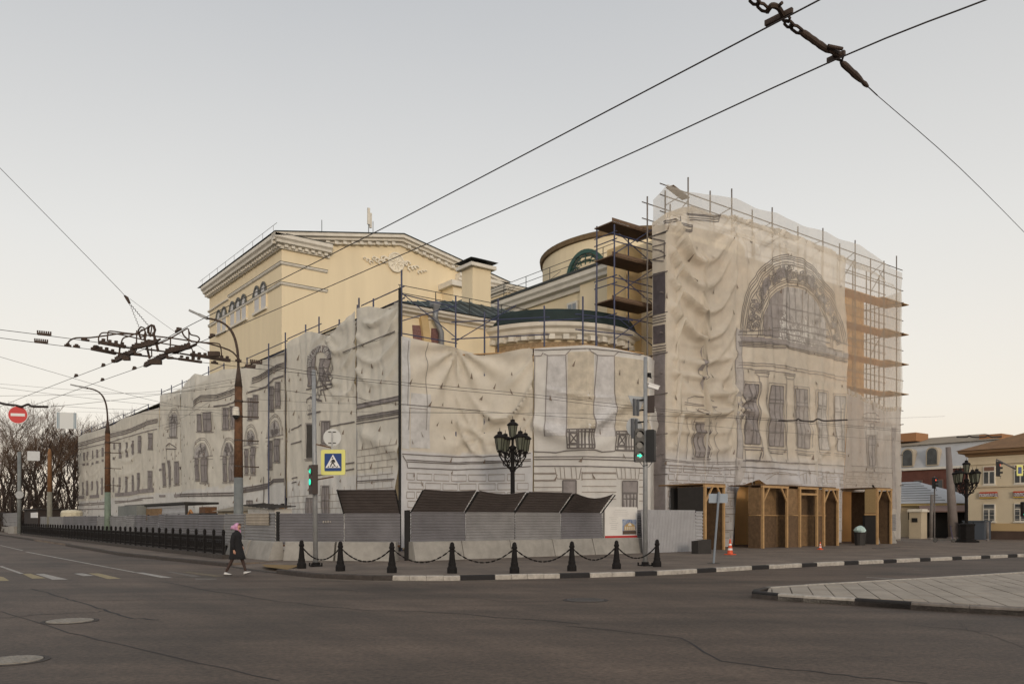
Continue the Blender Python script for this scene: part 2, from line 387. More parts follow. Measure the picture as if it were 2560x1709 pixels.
pave = struct(MB().prism(poly, -.2, KH-.01).build('pavement', M_pave, origin=(0, 0, 0)))
a = inner[i0]+Vector((0, .35, 0)); b = inner[i1]
MB().add([(a.x, a.y, .02), (b.x, b.y, .02), (-21.7, -4.0, KH-.01), (-21.6, -.2, KH-.01)], [(0, 1, 2, 3)]).build('dropped_kerb_ramp', M_pave, pave)
quad_on('tactile_strip', [gp(*ZD(*p), z=.1) for p in ((600, 1296), (690, 1298), (660, 1308), (610, 1302))][::-1], mat('ochre_tactile', (.27, .17, .06), .9, 6, .3), KH-.004, pave)
def kerb_stone(p, q, m, h=KH, w=.17, parent=pave):
    t = (q-p); ln = t.length; t.normalize(); n = Vector((-t.y, t.x, 0)); g = t*.006
    p = p+g; q = q-g; c = .022; jz = rnd(-.006, .006)
    prof = [(0, -.1), (0, h-c), (c, h), (w, h), (w, -.1)]
    vs = [e+n*o+Vector((0, 0, z+(jz if z > 0 else 0))) for e in (p, q) for o, z in prof]
    k = 5; fs = [(i, i+1, k+i+1, k+i) for i in range(4)]+[(0, 1, 2, 3, 4)[::-1], (5, 6, 7, 8, 9)]
    return MB().add(vs, [tuple(reversed(f)) for f in fs]).build('kerb_stone', m, parent)
us = []
seg = [(163.5, 567, M_kd, 9), (691, 981, M_kd, 6), (981, 1151, M_kw, 4), (1151, 1238, M_kb, 1), (1238, 1400, M_kw, 4), (1400, 1475, M_kb, 1), (1475, 1588, M_kw, 2), (1588, 1643, M_kb, 1), (1643, 1743, M_kw, 2),
       (1743, 1791, M_kb, 1), (1791, 1880, M_kw, 2), (1880, 1923, M_kb, 1), (1923, 2005, M_kw, 4), (2005, 2043, M_kb, 1), (2043, 2111, M_kw, 2), (2111, 2147, M_kb, 1), (2147, 2209, M_kw, 2),
       (2209, 2242, M_kb, 1), (2242, 2300, M_kw, 1), (2300, 2327, M_kb, 1), (2327, 2381, M_kw, 1), (2381, 2405, M_kb, 1), (2405, 2453, M_kw, 1), (2453, 2476, M_kb, 1), (2476, 2520, M_kw, 1), (2520, 2544, M_kb, 1), (2544, 2570, M_kw, 1)]
for a, b, m, n in seg:
    for i in range(n): kerb_stone(kp(lerp(a, b, i/n)), kp(lerp(a, b, (i+1)/n)), m)
for i in range(4): kerb_stone(kp(lerp(567, 691, i/4)), kp(lerp(567, 691, (i+1)/4)), M_kd, .03)
y = 29.85
for i in range(14): kerb_stone(Vector((-24.3, 90-i*4.29, 0)), Vector((-24.3, 90-(i+1)*4.29, 0)), M_kd)
# sand gathered in the gutter
for us_, w in (((730, 800, 900, 1000, 1100, 1200, 1330), .5), ((1500, 1650, 1800), .25)):
    P0 = [kp(u) for u in us_]; v = []
    for i, p in enumerate(P0):
        t = (P0[min(i+1, len(P0)-1)]-P0[max(i-1, 0)]).normalized(); n = Vector((t.y, -t.x, 0)); ww = w*(1 if 0 < i < len(P0)-1 else .05)
        v += [p+n*.25, p+n*(.25+ww*rnd(.5, 1))]
    MB().add([(p.x, p.y, .0045) for p in v], [(2*i, 2*i+1, 2*i+3, 2*i+2) for i in range(len(P0)-1)]).build('gutter_sand', M_dust, road)

# ------------------------------------------------------------------ traffic island
M_slab = mat('pale_island_slab', (.40, .345, .285), .9, 1.1, .35, bump=.3, bscale=30)
fr = [gp(*Z15(*p)) for p in ((245, 350), (330, 360), (445, 370), (640, 385), (1040, 410), (1475, 440), (1930, 468), (2349, 490))]+[Vector((-16.4, -27.6, 0)), Vector((-15.5, -31, 0))]
bk = [gp(*Z15(*p), z=KH) for p in ((255, 287), (340, 268), (650, 249), (1050, 227), (1450, 204), (2349, 149))]+[Vector((2, -21, 0)), Vector((8, -22, 0))]
ring = [(p.x, p.y) for p in fr]+[(8, -31)]+[(p.x, p.y) for p in reversed(bk)]
island = struct(MB().prism(ring, -.1, KH-.05).build('traffic_island', M_kd, origin=(-14, -22, 0)))
isl_pts = [bk[1], bk[0], fr[0], fr[2], fr[3], fr[4], fr[5], fr[6], fr[7], fr[8], fr[9]]
for i, m in enumerate([M_kd, M_kb, M_kb, M_kw, M_kw, M_kb, M_kg, M_kg, M_kg, M_kb]): kerb_stone(Vector((isl_pts[i].x, isl_pts[i].y, 0)), Vector((isl_pts[i+1].x, isl_pts[i+1].y, 0)), m, .15, .16, island)
for i in range(len(bk)-2): kerb_stone(Vector((bk[i+2].x, bk[i+2].y, 0)), Vector((bk[i+1].x, bk[i+1].y, 0)), M_kw, .15, .14, island)
cl = [(p.x, p.y) for p in offset(fr[1:], .17)]+[(7, -31)]+[(p.x, p.y) for p in offset(list(reversed(bk[1:])), .15)]
e1 = Vector((.8108, .5853)); e2 = Vector((-.5853, .8108))
for i in range(-22, 8):
    for j in range(-7, 14):
        o = Vector((-14.08, -19.14))+e1*(j*1.95+(i % 2)*.97-.6)+e2*(i*.415)
        g = .012
        q = [o+e1*g+e2*g, o+e1*(1.95-g)+e2*g, o+e1*(1.95-g)+e2*(.415-g), o+e1*g+e2*(.415-g)]
        c = clip_poly([tuple(x) for x in q], cl)
        if len(c) > 2:
            ctr = sum((Vector(x) for x in c), Vector((0, 0)))/len(c)
            d = ctr-Vector(CAM[:2])
            if d.dot(Vector(FW[:2])) < 5: continue
            h = KH+rnd(-.004, .004); MB().prism(c, KH-.08, h).build('paving_slab', M_slab, island)
# ================================================================== THE THEATRE (yellow walls behind the sheets)
TH = thing('theatre_building', (5, 30, 0), 'large yellow theatre with white cornices, fly tower and green roofs behind scaffold sheets', 'building')
def part(name, mb, m, parent=TH, smooth=False, label=None): return mb.build(name, m, parent, smooth, label)
def wallbox(name, x0, x1, y0, y1, z0, z1, m=M_cream, parent=TH): return part(name, MB().bx(x0, x1, y0, y1, z0, z1), m, parent)
M_creamd = mat('cream_stucco_deep', (.66, .49, .26), .9, 1.1, .25, bump=.2, bscale=25)  # deeper golden cream for the pier and the slanted pilaster
M_marble = mat('red_brown_stone_panel', (.13, .05, .045), .6, 9, .0, (.26, .15, .14))
M_zinc = mat('zinc_downpipe', (.30, .31, .33), .5, 2, .2, metal=.4)
M_pale = mat('pale_blind_window', (.60, .60, .61), .9, 2, .12)
M_edge = mat('dark_gutter_metal', (.03, .035, .035), .6)
wallbox('street_wing_wall', -11.9, 2.4, 7.9, 94.5, 0, 13.0)
wallbox('main_block_wall', 2.5, 22.8, 5.0, 51.0, 0, 17.3)
wallbox('portico_wall', 2.2, 24.4, 2.62, 9.5, 0, 18.2)
wallbox('portico_glow_skin', 2.6, 24.38, 2.52, 2.61, 0, 18.15, mat('golden_glow_stucco', (.90, .53, .22), .9, .5, .2))  # golden wall colour pushed to orange, painting in low-sun glow behind the net
wallbox('portico_pier', .9, 4.6, 4.0, 5.6, 0, 18.0, M_creamd)
# real openings of the portico seen through the sheet
for x in (9.0, 12.4, 15.8): part('dark_window', MB().bx(x, x+1.5, 2.5, 2.62, 6, 11), M_glass)
# --- cornice profiles: (out, z)
def cornice(h, o, z): return [(0, z), (o*.25, z), (o*.3, z+h*.25), (o*.75, z+h*.35), (o*.8, z+h*.55), (o, z+h*.7), (o, z+h), (0, z+h)]
# main block side eave
part('eave_cornice', MB().ext(cornice(1.0, .7, 16.7), [(2.5, 40), (2.5, 4.95)]), M_white)
part('eave_gutter', MB().bx(1.72, 2.6, 4.9, 40, 17.7, 17.86), M_edge)
part('eave_gutter', MB().bx(2.4, 2.5, 40.01, 41, 17.7, 17.9), M_edge)
part('main_roof', MB().add([(1.8, 4.9, 17.87), (1.8, 51, 17.87), (12.5, 51, 20.0), (12.5, 12, 20.0), (12.5, 4.9, 19.2), (23.2, 4.9, 17.87), (23.2, 51, 17.87)], [(0, 1, 2, 3, 4), (4, 3, 2, 6, 5)]), M_green)
# two small windows high on the side wall
for (y0, y1, z0, z1) in ((9.95, 11.0, 14.2, 16.15), (8.15, 9.1, 14.2, 16.1)):
    w = part('window', MB().bx(2.38, 2.52, y0, y1, z0, z1), M_white)
    ym = (y0+y1)/2; zm = lerp(z0, z1, .6)
    for (ya, yb, za, zb) in ((y0+.15, ym-.04, z0+.12, zm-.05), (ym+.04, y1-.15, z0+.12, zm-.05), (y0+.15, ym-.04, zm+.05, z1-.15), (ym+.04, y1-.15, zm+.05, z1-.15)):
        part('pane', MB().bx(2.355, 2.39, ya, yb, za, zb), mat('sky_lit_glass', (.22, .25, .28), .1), w)
    part('sill', MB().bx(2.25, 2.5, y0-.05, y1+.05, z0-.12, z0-.02), M_white, w)
# downpipe on the side wall
part('downpipe', MB().tube([(2.3, 6.0, 17.4), (2.3, 6.0, 14.5), (2.3, 5.4, 13.7), (2.3, 5.4, 10.5)], .16, 8), M_zinc, smooth=True)
for z in (16.4, 15.3, 13.2): part('pipe_bracket', MB().lathe([(.19, 0), (.19, .09)], (2.3, 6.0 if z > 14.5 else 5.4, z), 8), M_zinc)
# roof walkway railing along the eave
rb = MB()
for i in range(12): y = 7+i*2.6; rb.beam((1.9, y, 17.86), (1.9, y, 18.75), .035, .035)
for z in (18.35, 18.75): rb.beam((1.9, 6, z), (1.9, 37, z), .03, .03)
for i in range(6): rb.beam((1.9, 7+i*5.2, 17.9), (2.9, 7+i*5.2, 18.7), .025, .025)
part('roof_railing', rb, M_edge)
# --- round attic drum with its green lunette
n = 64; part('attic_drum_wall', MB().lathe([(7.55, 15), (7.55, 21.3)], (12.5, 14, 0), n), M_cream, smooth=False)
part('drum_rim', MB().lathe([(7.56, 21.25), (7.72, 21.3), (7.78, 21.62), (7.6, 21.7), (.5, 22.6)], (12.5, 14, 0), n), mat('weathered_rim', (.22, .15, .08), .9, 4, .4))
def drum_pt(ang, z, r): return Vector((12.5+r*math.cos(ang), 14+r*math.sin(ang), z))
A0 = math.pi+math.radians(14); hw = 1.75/7.6; zb = 18.55
def lun(r0, r1, n=18, rr=7.6, zs=1.0): return [drum_pt(A0-math.cos(math.pi*i/n)*hw*r1, zb+math.sin(math.pi*i/n)*2.05*r1, rr) for i in range(n+1)]
l = MB(); o1 = lun(0, 1.0, rr=7.72); o2 = lun(0, .86, rr=7.72); o1b = lun(0, 1.0, rr=7.5); o2b = lun(0, .86, rr=7.5); k = len(o1)
l.add(o1+o2+o1b+o2b, [(i, i+1, k+i+1, k+i) for i in range(k-1)]+[(2*k+i, i, i+1, 2*k+i+1)[::-1] for i in range(k-1)]+[(k+i, k+i+1, 3*k+i+1, 3*k+i) for i in range(k-1)])
LU = part('lunette_window', l, M_dgreen)
g = lun(0, .84, rr=7.57); part('lunette_glazing', MB().add(g, [tuple(range(len(g)))]), mat('dark_green_glass', (.03, .06, .055), .3), LU)
mb = MB()
for r in (.45, .65):
    q = lun(0, r, rr=7.62); mb.tube(q, .035, 4)
for i in range(1, 8): a = math.pi*i/8; mb.beam(drum_pt(A0, zb, 7.62), drum_pt(A0-math.cos(a)*hw*.84, zb+math.sin(a)*2.05*.84, 7.62), .05, .05)
for z in (.3, .6, .9, 1.2): w = hw*.8*math.sqrt(max(0, 1-(z/1.75)**2)); mb.tube([drum_pt(A0-w+2*w*i/6, zb+z, 7.62) for i in range(7)], .03, 4)
part('glazing_bar', mb, M_dgreen, LU)
# --- low attic gable between chimney and drum
part('attic_wall', MB().bx(6.2, 11, 22.8, 30, 17, 20.2), M_cream)
part('attic_cornice', MB().ext(cornice(.55, .45, 20.1), [(6.2, 30), (6.2, 22.8), (11, 22.8)]), M_white)
part('attic_roof', MB().add([(5.7, 22.3, 20.7), (11.2, 22.3, 20.7), (11.2, 30, 20.7), (5.7, 30, 20.7), (7.5, 25, 21.4), (11.2, 25, 21.4)], [(0, 1, 5, 4), (0, 4, 3), (4, 5, 2, 3)]), M_green)
# --- front corner of the street wing, seen above the sheet
part('wing_wall_return', MB().bx(-11.95, -4, 7.84, 7.9, 8.5, 12.62), M_cream)
part('wing_cornice', MB().ext(cornice(.46, .68, 12.58), [(-11.9, 30), (-11.9, 7.9), (-3.5, 7.9)]), M_white)
for x0, x1, x2, x3 in ((-11.35, -10.75, -10.55, -11.15), (-10.15, -9.45, -9.65, -10.3)):
    part('stone_panel', MB().add([(x0, 7.8, 12.15), (x1, 7.8, 12.2), (x2, 7.8, 9.6), (x3, 7.8, 9.6), (x0, 7.86, 12.15), (x1, 7.86, 12.2), (x2, 7.86, 9.6), (x3, 7.86, 9.6)], [(3, 2, 1, 0), (0, 1, 5, 4), (1, 2, 6, 5), (2, 3, 7, 6), (3, 0, 4, 7)]), M_marble)
part('brace_pilaster', MB().add([(-11.0, 7.6, 13), (-10.55, 7.6, 13), (-10.0, 7.6, 9.5), (-10.45, 7.6, 9.5), (-11.0, 7.9, 13), (-10.55, 7.9, 13), (-10.0, 7.9, 9.5), (-10.45, 7.9, 9.5)], [(3, 2, 1, 0), (0, 1, 5, 4), (1, 2, 6, 5), (3, 0, 4, 7)]), M_creamd)
part('downpipe', MB().tube([(-10.25, 7.2, 13.0), (-10.25, 7.3, 12.6), (-9.75, 7.45, 11.9), (-9.75, 7.45, 9.5)], .16, 8), M_zinc, smooth=True)
part('hopper_head', MB().lathe([(.14, 0), (.3, .35), (.3, .5)], (-10.3, 7.2, 12.9), 4, .78), M_zinc)
# wing roof: green standing-seam metal
rp = [(-12.7, 7.1, 13.06), (-3.6, 7.1, 13.06), (1.9, 7.6, 13.1), (2.45, 12.6, 15.4), (-4.4, 13.5, 15.75), (-6.5, 94, 14.6), (-12.7, 94.8, 13.06), (2.45, 94, 14.75)]
part('wing_roof', MB().add([Vector(p) for p in rp], [(0, 1, 2, 3, 4), (0, 4, 5, 6), (4, 3, 7, 5)]), M_green)
for i in range(17):
    t = i/16; a = Vector(rp[0]).lerp(Vector(rp[2]), t); b = Vector(rp[4]).lerp(Vector(rp[3]), max(0, (t-.45)/.55)) if t > .45 else Vector(rp[4])
    if t < .45: b = Vector(rp[0]).lerp(Vector(rp[4]), t/.45)
    part('roof_seam', MB().beam(a+Vector((0, 0, .03)), b+Vector((0, 0, .03)), .05, .06), mat('seam_highlight', (.16, .20, .20), .5))
gb = MB()
for i in range(7): gb.beam((-12.4+i*2.2, 7.3, 13.1), (-12.4+i*2.2, 7.3, 14.0), .035, .035)
for z in (13.6, 14.0): gb.beam((-12.5, 7.3, z), (1.5, 7.3, z), .03, .03)
for i in range(6): gb.beam((-12.4+i*2.2, 7.3, 13.1), (-11.4+i*2.2, 8.4, 13.9), .025, .025)
part('roof_railing', gb, M_edge)
# chimney
CH = part('chimney', MB().box((-2.9, 14.0, 15.6), (1.45, 1.25, 5.0)), M_cream)
part('chimney_cap', MB().box((-2.9, 14.0, 18.2), (2.0, 1.8, .22)), M_white, CH)
part('chimney_neck', MB().box((-2.9, 14.0, 18.43), (1.1, 1.0, .25)), M_dark, CH)
part('chimney_hood', MB().add([(-4.0, 13, 18.55), (-1.8, 13, 18.55), (-1.8, 15, 18.55), (-4.0, 15, 18.55), (-3.3, 13.6, 18.8), (-2.5, 13.6, 18.8), (-2.5, 14.4, 18.8), (-3.3, 14.4, 18.8)], [(3, 2, 1, 0), (0, 1, 5, 4), (1, 2, 6, 5), (2, 3, 7, 6), (3, 0, 4, 7), (4, 5, 6, 7)]), M_edge, CH)
# --- rounded corner bay
BC = (-1.2, 8.2)
part('bay_wall', MB().lathe([(4.55, 0), (4.55, 12.2)], (*BC, 0), 48), M_cream, smooth=False)
part('bay_frieze', MB().lathe([(4.6, 10.6), (4.66, 10.65), (4.66, 11.6), (4.6, 11.65)], (*BC, 0), 48), mat('frieze_plaster', (.42, .30, .18), .9, 6, .5))
bay = part('bay_cornice', MB().lathe([(4.56, 11.75), (4.75, 11.8), (4.8, 11.95), (5.05, 12.1), (5.12, 12.3), (5.32, 12.42), (5.38, 12.62), (4.5, 12.65)], (*BC, 0), 48), M_white)
for i in range(40):
    a = 2*math.pi*(i+.5)/40
    if not math.radians(150) < a < math.radians(310): continue
    part('dentil', MB().box((BC[0]+4.86*math.cos(a), BC[1]+4.86*math.sin(a), 11.86), (.42, .34, .28), a), M_white, bay)
part('bay_parapet', MB().lathe([(4.85, 12.66), (5.2, 12.7), (5.05, 13.2), (4.9, 13.42), (.2, 14.1)], (*BC, 0), 48), M_green)
# --- fly tower with its broken pediment
tx0, tx1, ty0, ty1 = -1.3, 26.3, 51.6, 75.6; xm = 12.5
TW = part('fly_tower_wall', MB().add([(tx0, ty0, 0), (tx1, ty0, 0), (tx1, ty0, 30.2), (xm, ty0, 32.9), (tx0, ty0, 30.2), (tx0, ty1, 0), (tx1, ty1, 0), (tx1, ty1, 30.2), (xm, ty1, 32.9), (tx0, ty1, 30.2)],
     [(0, 1, 2, 3, 4), (5, 9, 8, 7, 6), (0, 4, 9, 5), (1, 6, 7, 2), (4, 3, 8, 9), (3, 2, 7, 8)]), M_cream)
part('fly_tower_roof', MB().add([(tx0-1.2, ty0-1.2, 31.02), (xm, ty0-1.2, 33.88), (tx1+1.2, ty0-1.2, 31.02), (tx0-1.2, ty1+1.2, 31.02), (xm, ty1+1.2, 33.88), (tx1+1.2, ty1+1.2, 31.02),
     (tx0-1.2, ty0-1.2, 30.93), (xm, ty0-1.2, 33.78), (tx1+1.2, ty0-1.2, 30.93)], [(0, 1, 4, 3), (1, 2, 5, 4), (6, 7, 1, 0), (7, 8, 2, 1)]), M_green, TW)
pr = cornice(1.25, 1.1, 29.65)
part('side_cornice', MB().ext(pr, [(tx0, ty1), (tx0, ty0), (tx0+5.2, ty0)]), M_white, TW)
part('return_cornice', MB().ext(pr, [(tx1-6.2, ty0), (tx1, ty0), (tx1, ty1)]), M_white, TW)
part('side_cornice_cover', MB().bx(tx0+.02, tx0+5.3, ty0-1.14, ty0, 30.91, 30.97), M_edge, TW)
for sx, xa in ((1, tx0), (-1, tx1)):     # raking cornices
    e0 = Vector((xa-sx*1.1, ty0, 30.05)); e1 = Vector((xm, ty0, 32.87)); mb = MB()
    for o, z0, z1 in ((.3, -.1, .25), (.75, .25, .55), (1.1, .55, .95)):
        mb.add([e0+Vector((0, 0, z0)), e1+Vector((0, 0, z0)), e1+Vector((0, 0, z1)), e0+Vector((0, 0, z1)), e0+Vector((0, -o, z0)), e1+Vector((0, -o, z0)), e1+Vector((0, -o, z1)), e0+Vector((0, -o, z1))],
               [(4, 5, 6, 7), (0, 4, 7, 3), (5, 1, 2, 6), (7, 6, 2, 3), (4, 0, 1, 5)])
    part('raking_cornice', mb, M_white, TW)
    d = MB(); nd = 15
    for i in range(1, nd): p = e0.lerp(e1, i/nd); d.box((p.x, ty0-.42, p.z+.02), (.42, .35, .34))
    x = part('dentil_row', d, M_white, TW); x['kind'] = 'stuff'
d = MB()
for i in range(34): d.box((tx0-.42, ty0+i*.73-.2, 29.92), (.32, .36, .32))
for i in range(7): d.box((tx0+.3+i*.73, ty0-.42, 29.92), (.36, .32, .32))
x = part('dentil_row', d, M_white, TW); x['kind'] = 'stuff'
for z, ya, xb in ((28.2, 68.0, 3.8), (26.1, ty1, 3.8)):
    part('string_course', MB().ext([(0, z-.18), (.16, z-.1), (.22, z), (.22, z+.1), (0, z+.14)], [(tx0, ya), (tx0, ty0), (tx0+xb+1.2, ty0)]), M_white, TW)
    part('string_flashing', MB().ext([(0, z+.145), (.24, z+.11), (.24, z+.16), (0, z+.2)], [(tx0, ya), (tx0, ty0), (tx0+xb+1.25, ty0)]), M_edge, TW)
part('string_course', MB().ext([(0, 27.85), (.2, 27.95), (.2, 28.1), (0, 28.15)], [(tx0, ty1+.2), (tx0, 68.0)]), M_white, TW)
for x0 in (18.2,): part('side_attic', MB().bx(x0, 21.2, ty0-2.5, ty0, 20, 28.6), M_cream, TW); part('side_attic_cornice', MB().bx(x0-.5, 21.6, ty0-3.0, ty0+.01, 28.6, 29.2), M_white, TW)
for y in (71.7, 69.7, 66.7, 64.65, 62.8, 58.65, 56.65):
    pts = [(y-.75, 24.6), (y+.75, 24.6), (y+.75, 26.3)]+[(y+.75*math.cos(math.pi*i/10), 26.3+.9*math.sin(math.pi*i/10)) for i in range(1, 10)]+[(y-.75, 26.3)]
    bw = part('blind_window', MB().slab([(tx0-.02, a, b) for a, b in pts], (-1, 0, 0), .05), M_pale, TW)
    hd = MB(); q = [(y+.85*math.cos(math.pi*i/12), 26.3+1.0*math.sin(math.pi*i/12)) for i in range(13)]
    for (a, b), (c, e) in zip(q, q[1:]): hd.beam((tx0-.14, a, b), (tx0-.14, c, e), .07, .28)
    part('arch_shade_rim', hd, mat('arch_shade_grey', (.10, .105, .10), .7), bw)  # dark raised rim painted in for the shadow of the arched recess
    part('jamb', MB().bx(tx0-.12, tx0, y-.98, y-.78, 24.6, 26.3), M_cream, bw); part('jamb', MB().bx(tx0-.12, tx0, y+.78, y+.98, 24.6, 26.3), M_cream, bw)
for ya, yb in ((68.6, 72.7), (61.7, 67.8), (55.6, 59.7)): part('sill_band', MB().bx(tx0-.25, tx0, ya, yb, 24.3, 24.55), M_white, TW)
# plaster emblem with ribbons on the pediment
em = MB(); ec = Vector((12.0, ty0-.06, 30.75))
em.slab([ec+Vector((.95*math.cos(2*math.pi*i/20), 0, 1.05*math.sin(2*math.pi*i/20))) for i in range(20)], (0, -1, 0), .12)
em.tube([ec+Vector((.95*math.cos(2*math.pi*i/20), -.12, 1.05*math.sin(2*math.pi*i/20))) for i in range(21)], .12, 5)
for k in range(9): a = 2*math.pi*k/9; em.tube([ec+Vector((.2*math.cos(a), -.15, .2*math.sin(a))), ec+Vector((.75*math.cos(a+.3), -.15, .8*math.sin(a+.3)))], .07, 4)
for s in (-1, 1):
    for k in range(8):
        t = k/8; c = ec+Vector((s*(1.1+t*3.2), 0, -.25*s*0-.55*abs(t)+(.25*math.sin(k*2.1)))); r = .42*(1-t*.7)
        em.tube([c+Vector((r*math.cos(a*.9), -.1, r*.7*math.sin(a*.9))) for a in range(6)], .13*(1-t*.5), 5)
part('plaster_emblem', em, mat('emblem_plaster', (.78, .72, .60), .9), TW)
# roof mast, lightning rod, roof hatch
MS = part('antenna_hatch', MB().bx(12.0, 14.6, 59, 61.5, 33.0, 35.0), M_edge, TW)
part('antenna_mast', MB().beam((13.0, 60, 34.5), (13.0, 60, 39.3), .09, .09).beam((13.6, 60, 34.5), (13.6, 60, 38.2), .07, .07), M_galv, TW)
part('antenna_panel', MB().bx(12.75, 13.05, 59.7, 59.9, 37.6, 39.6).bx(13.2, 13.5, 60.1, 60.3, 37.4, 39.2), M_white, TW)
part('lightning_rod', MB().tube([(6.9, 60, 32), (6.9, 60, 36.9)], .04, 5), M_edge, TW)
rr = MB()
for i in range(9): rr.beam((tx0-.9, ty0+i*3, 31.0), (tx0-.9, ty0+i*3, 31.9), .03, .03)
rr.beam((tx0-.9, ty0-1, 31.9), (tx0-.9, ty1+1, 31.9), .03, .03); part('roof_railing', rr, M_polew, TW)
# ================================================================== SCAFFOLD SHEETS printed with a drawn facade
def sheet_mat(name, transl, transp): return mat(name, (.6, .58, .54), .95, 1.4, .16, attr='col', transl=transl, transp=transp, bump=.12, bscale=9, spec=.1, detail=8, crease=.3)
M_sheet = sheet_mat('printed_sheet_fabric', .22, .07); M_net = sheet_mat('sheer_net_fabric', .5, .50); M_sheet2 = sheet_mat('thin_sheet_fabric', .4, .14)
M_ink = mat('sheet_print_ink', (.1, .1, .1), .95, attr='col', transl=.2, spec=.05, nscale=2, namt=.3)
DK = (.15, .135, .14); LN = (.27, .245, .245); GY = (.33, .30, .305); PG = (.52, .495, .49); WH = (.78, .77, .75); BR = (.30, .25, .22); BE = (.68, .61, .50)
def sst(a, b, x): x = max(0, min(1, (x-a)/(b-a))); return x*x*(3-2*x)
def nz(x, y, z=0): return noise.noise((x, y, z))
class Sheet:
    def __init__(s, path, top, bot, fold, col, m, label, name='scaffold_sheet', ds=.2, dz=.22, hole=None, group='printed scaffold sheets'):
        s.path = [Vector(p) for p in path]; s.cum = [0]
        for a, b in zip(s.path, s.path[1:]): s.cum.append(s.cum[-1]+(b-a).length)
        s.L = s.cum[-1]; s.top = top; s.bot = bot; s.fold = fold; s.ink = None; s.slits = MB(); s.fade = lambda x: .12
        nrm = []
        for a, b in zip(s.path, s.path[1:]): d = (b-a).normalized(); nrm.append(Vector((d.y, -d.x)))
        s.nrm = nrm
        nsx = max(2, int(s.L/ds)); xs = sorted(set([s.L*i/nsx for i in range(nsx+1)]+s.cum)); hmax = max(t[1] for t in top)-min(t[1] for t in bot); ny = max(2, int(hmax/dz))
        mb = MB(); mb.c = []
        for x in xs:
            zb, zt = interp(bot, x), interp(top, x)
            for j in range(ny+1):
                z = lerp(zb, zt, j/ny); mb.v.append(s.pos(x, z)); mb.c.append(col(x, z))
        for i in range(len(xs)-1):
            for j in range(ny):
                a = i*(ny+1)+j
                if hole:
                    z = lerp(interp(bot, xs[i]), interp(top, xs[i]), (j+.5)/ny)
                    if hole((xs[i]+xs[i+1])/2, z): continue
                mb.f.append((a, a+ny+1, a+ny+2, a+1))
        s.o = tag(mb.build(name, m, None, True), label, 'sheet', group)
    def base(s, x):
        x = max(0, min(s.L, x)); i = 0
        while i < len(s.cum)-2 and x > s.cum[i+1]: i += 1
        t = (x-s.cum[i])/(s.cum[i+1]-s.cum[i]); p = s.path[i].lerp(s.path[i+1], t); n = s.nrm[i]
        k = .35
        if i > 0 and x-s.cum[i] < k: n = (n.lerp(s.nrm[i-1], .5*(1-(x-s.cum[i])/k))).normalized()
        if i < len(s.nrm)-1 and s.cum[i+1]-x < k: n = (n.lerp(s.nrm[i+1], .5*(1-(s.cum[i+1]-x)/k))).normalized()
        return p, n
    def pos(s, x, z, off=0):
        p, n = s.base(x); d = s.fold(x, z)+off; return Vector((p.x+n.x*d, p.y+n.y*d, z))
    def px(s, u, v):
        r = ray(u, v); best = None
        for i, (a, b) in enumerate(zip(s.path, s.path[1:])):
            n = s.nrm[i]; den = r.x*n.x+r.y*n.y
            if abs(den) < 1e-6: continue
            t = ((a.x-CAM.x)*n.x+(a.y-CAM.y)*n.y)/den
            if t <= 0: continue
            q = CAM+r*t; d = (b-a).normalized(); x = (q.x-a.x)*d.x+(q.y-a.y)*d.y; ln = (b-a).length
            e = max(0, -x, x-ln)
            if best is None or e < best[0]: best = (e, s.cum[i]+max(-.05, min(ln+.05, x)) if 0 < i < len(s.nrm)-1 else s.cum[i]+x, q.z)
        return best[1], best[2]
    # --- drawing on the sheet: every printed motif is one thin child that follows the folds
    def begin(s): s.ink = MB(); s.ink.c = []
    def end(s, name):
        if s.ink.f:
            us_ = sorted({i for f in s.ink.f for i in f}); mp_ = {k: i for i, k in enumerate(us_)}; nk = MB(); nk.v = [s.ink.v[k] for k in us_]; nk.c = [s.ink.c[k] for k in us_]; nk.f = [tuple(mp_[i] for i in f) for f in s.ink.f]; s.ink = nk
            o = s.ink.build(name, M_ink, s.o)
            if name in ('printed_rustication', 'printed_ground_arches', 'printed_stonework', 'printed_arch_relief', 'printed_arch_crumple', 'printed_sculpture_group', 'printed_string_lines'): o['kind'] = 'stuff'
        s.ink = None
    def poly(s, pts, w, c=LN, step=.16):           # polyline in sheet coordinates
        q = []
        for a, b in zip(pts, pts[1:]):
            n = max(1, int(math.hypot(b[0]-a[0], b[1]-a[1])/step))
            q += [(lerp(a[0], b[0], i/n), lerp(a[1], b[1], i/n)) for i in range(n)]
        q.append(pts[-1]); n0 = len(s.ink.v)
        for i, p in enumerate(q):
            a = q[max(i-1, 0)]; b = q[min(i+1, len(q)-1)]; dx, dz = b[0]-a[0], b[1]-a[1]; l = math.hypot(dx, dz) or 1
            nx, nzz = -dz/l*w/2, dx/l*w/2
            s.ink.v += [s.pos(p[0]+nx, p[1]+nzz, .045), s.pos(p[0]-nx, p[1]-nzz, .045)]; f_ = s.fade(p[0]); c_ = tuple(lerp(k, m_, f_) for k, m_ in zip(c, (.78, .73, .66))); s.ink.c += [c_, c_]
        ok = [interp(s.bot, p[0])+.03 < p[1] < interp(s.top, p[0])-.02 for p in q]
        s.ink.f += [(n0+2*i, n0+2*i+1, n0+2*i+3, n0+2*i+2) for i in range(len(q)-1) if ok[i] and ok[i+1]]
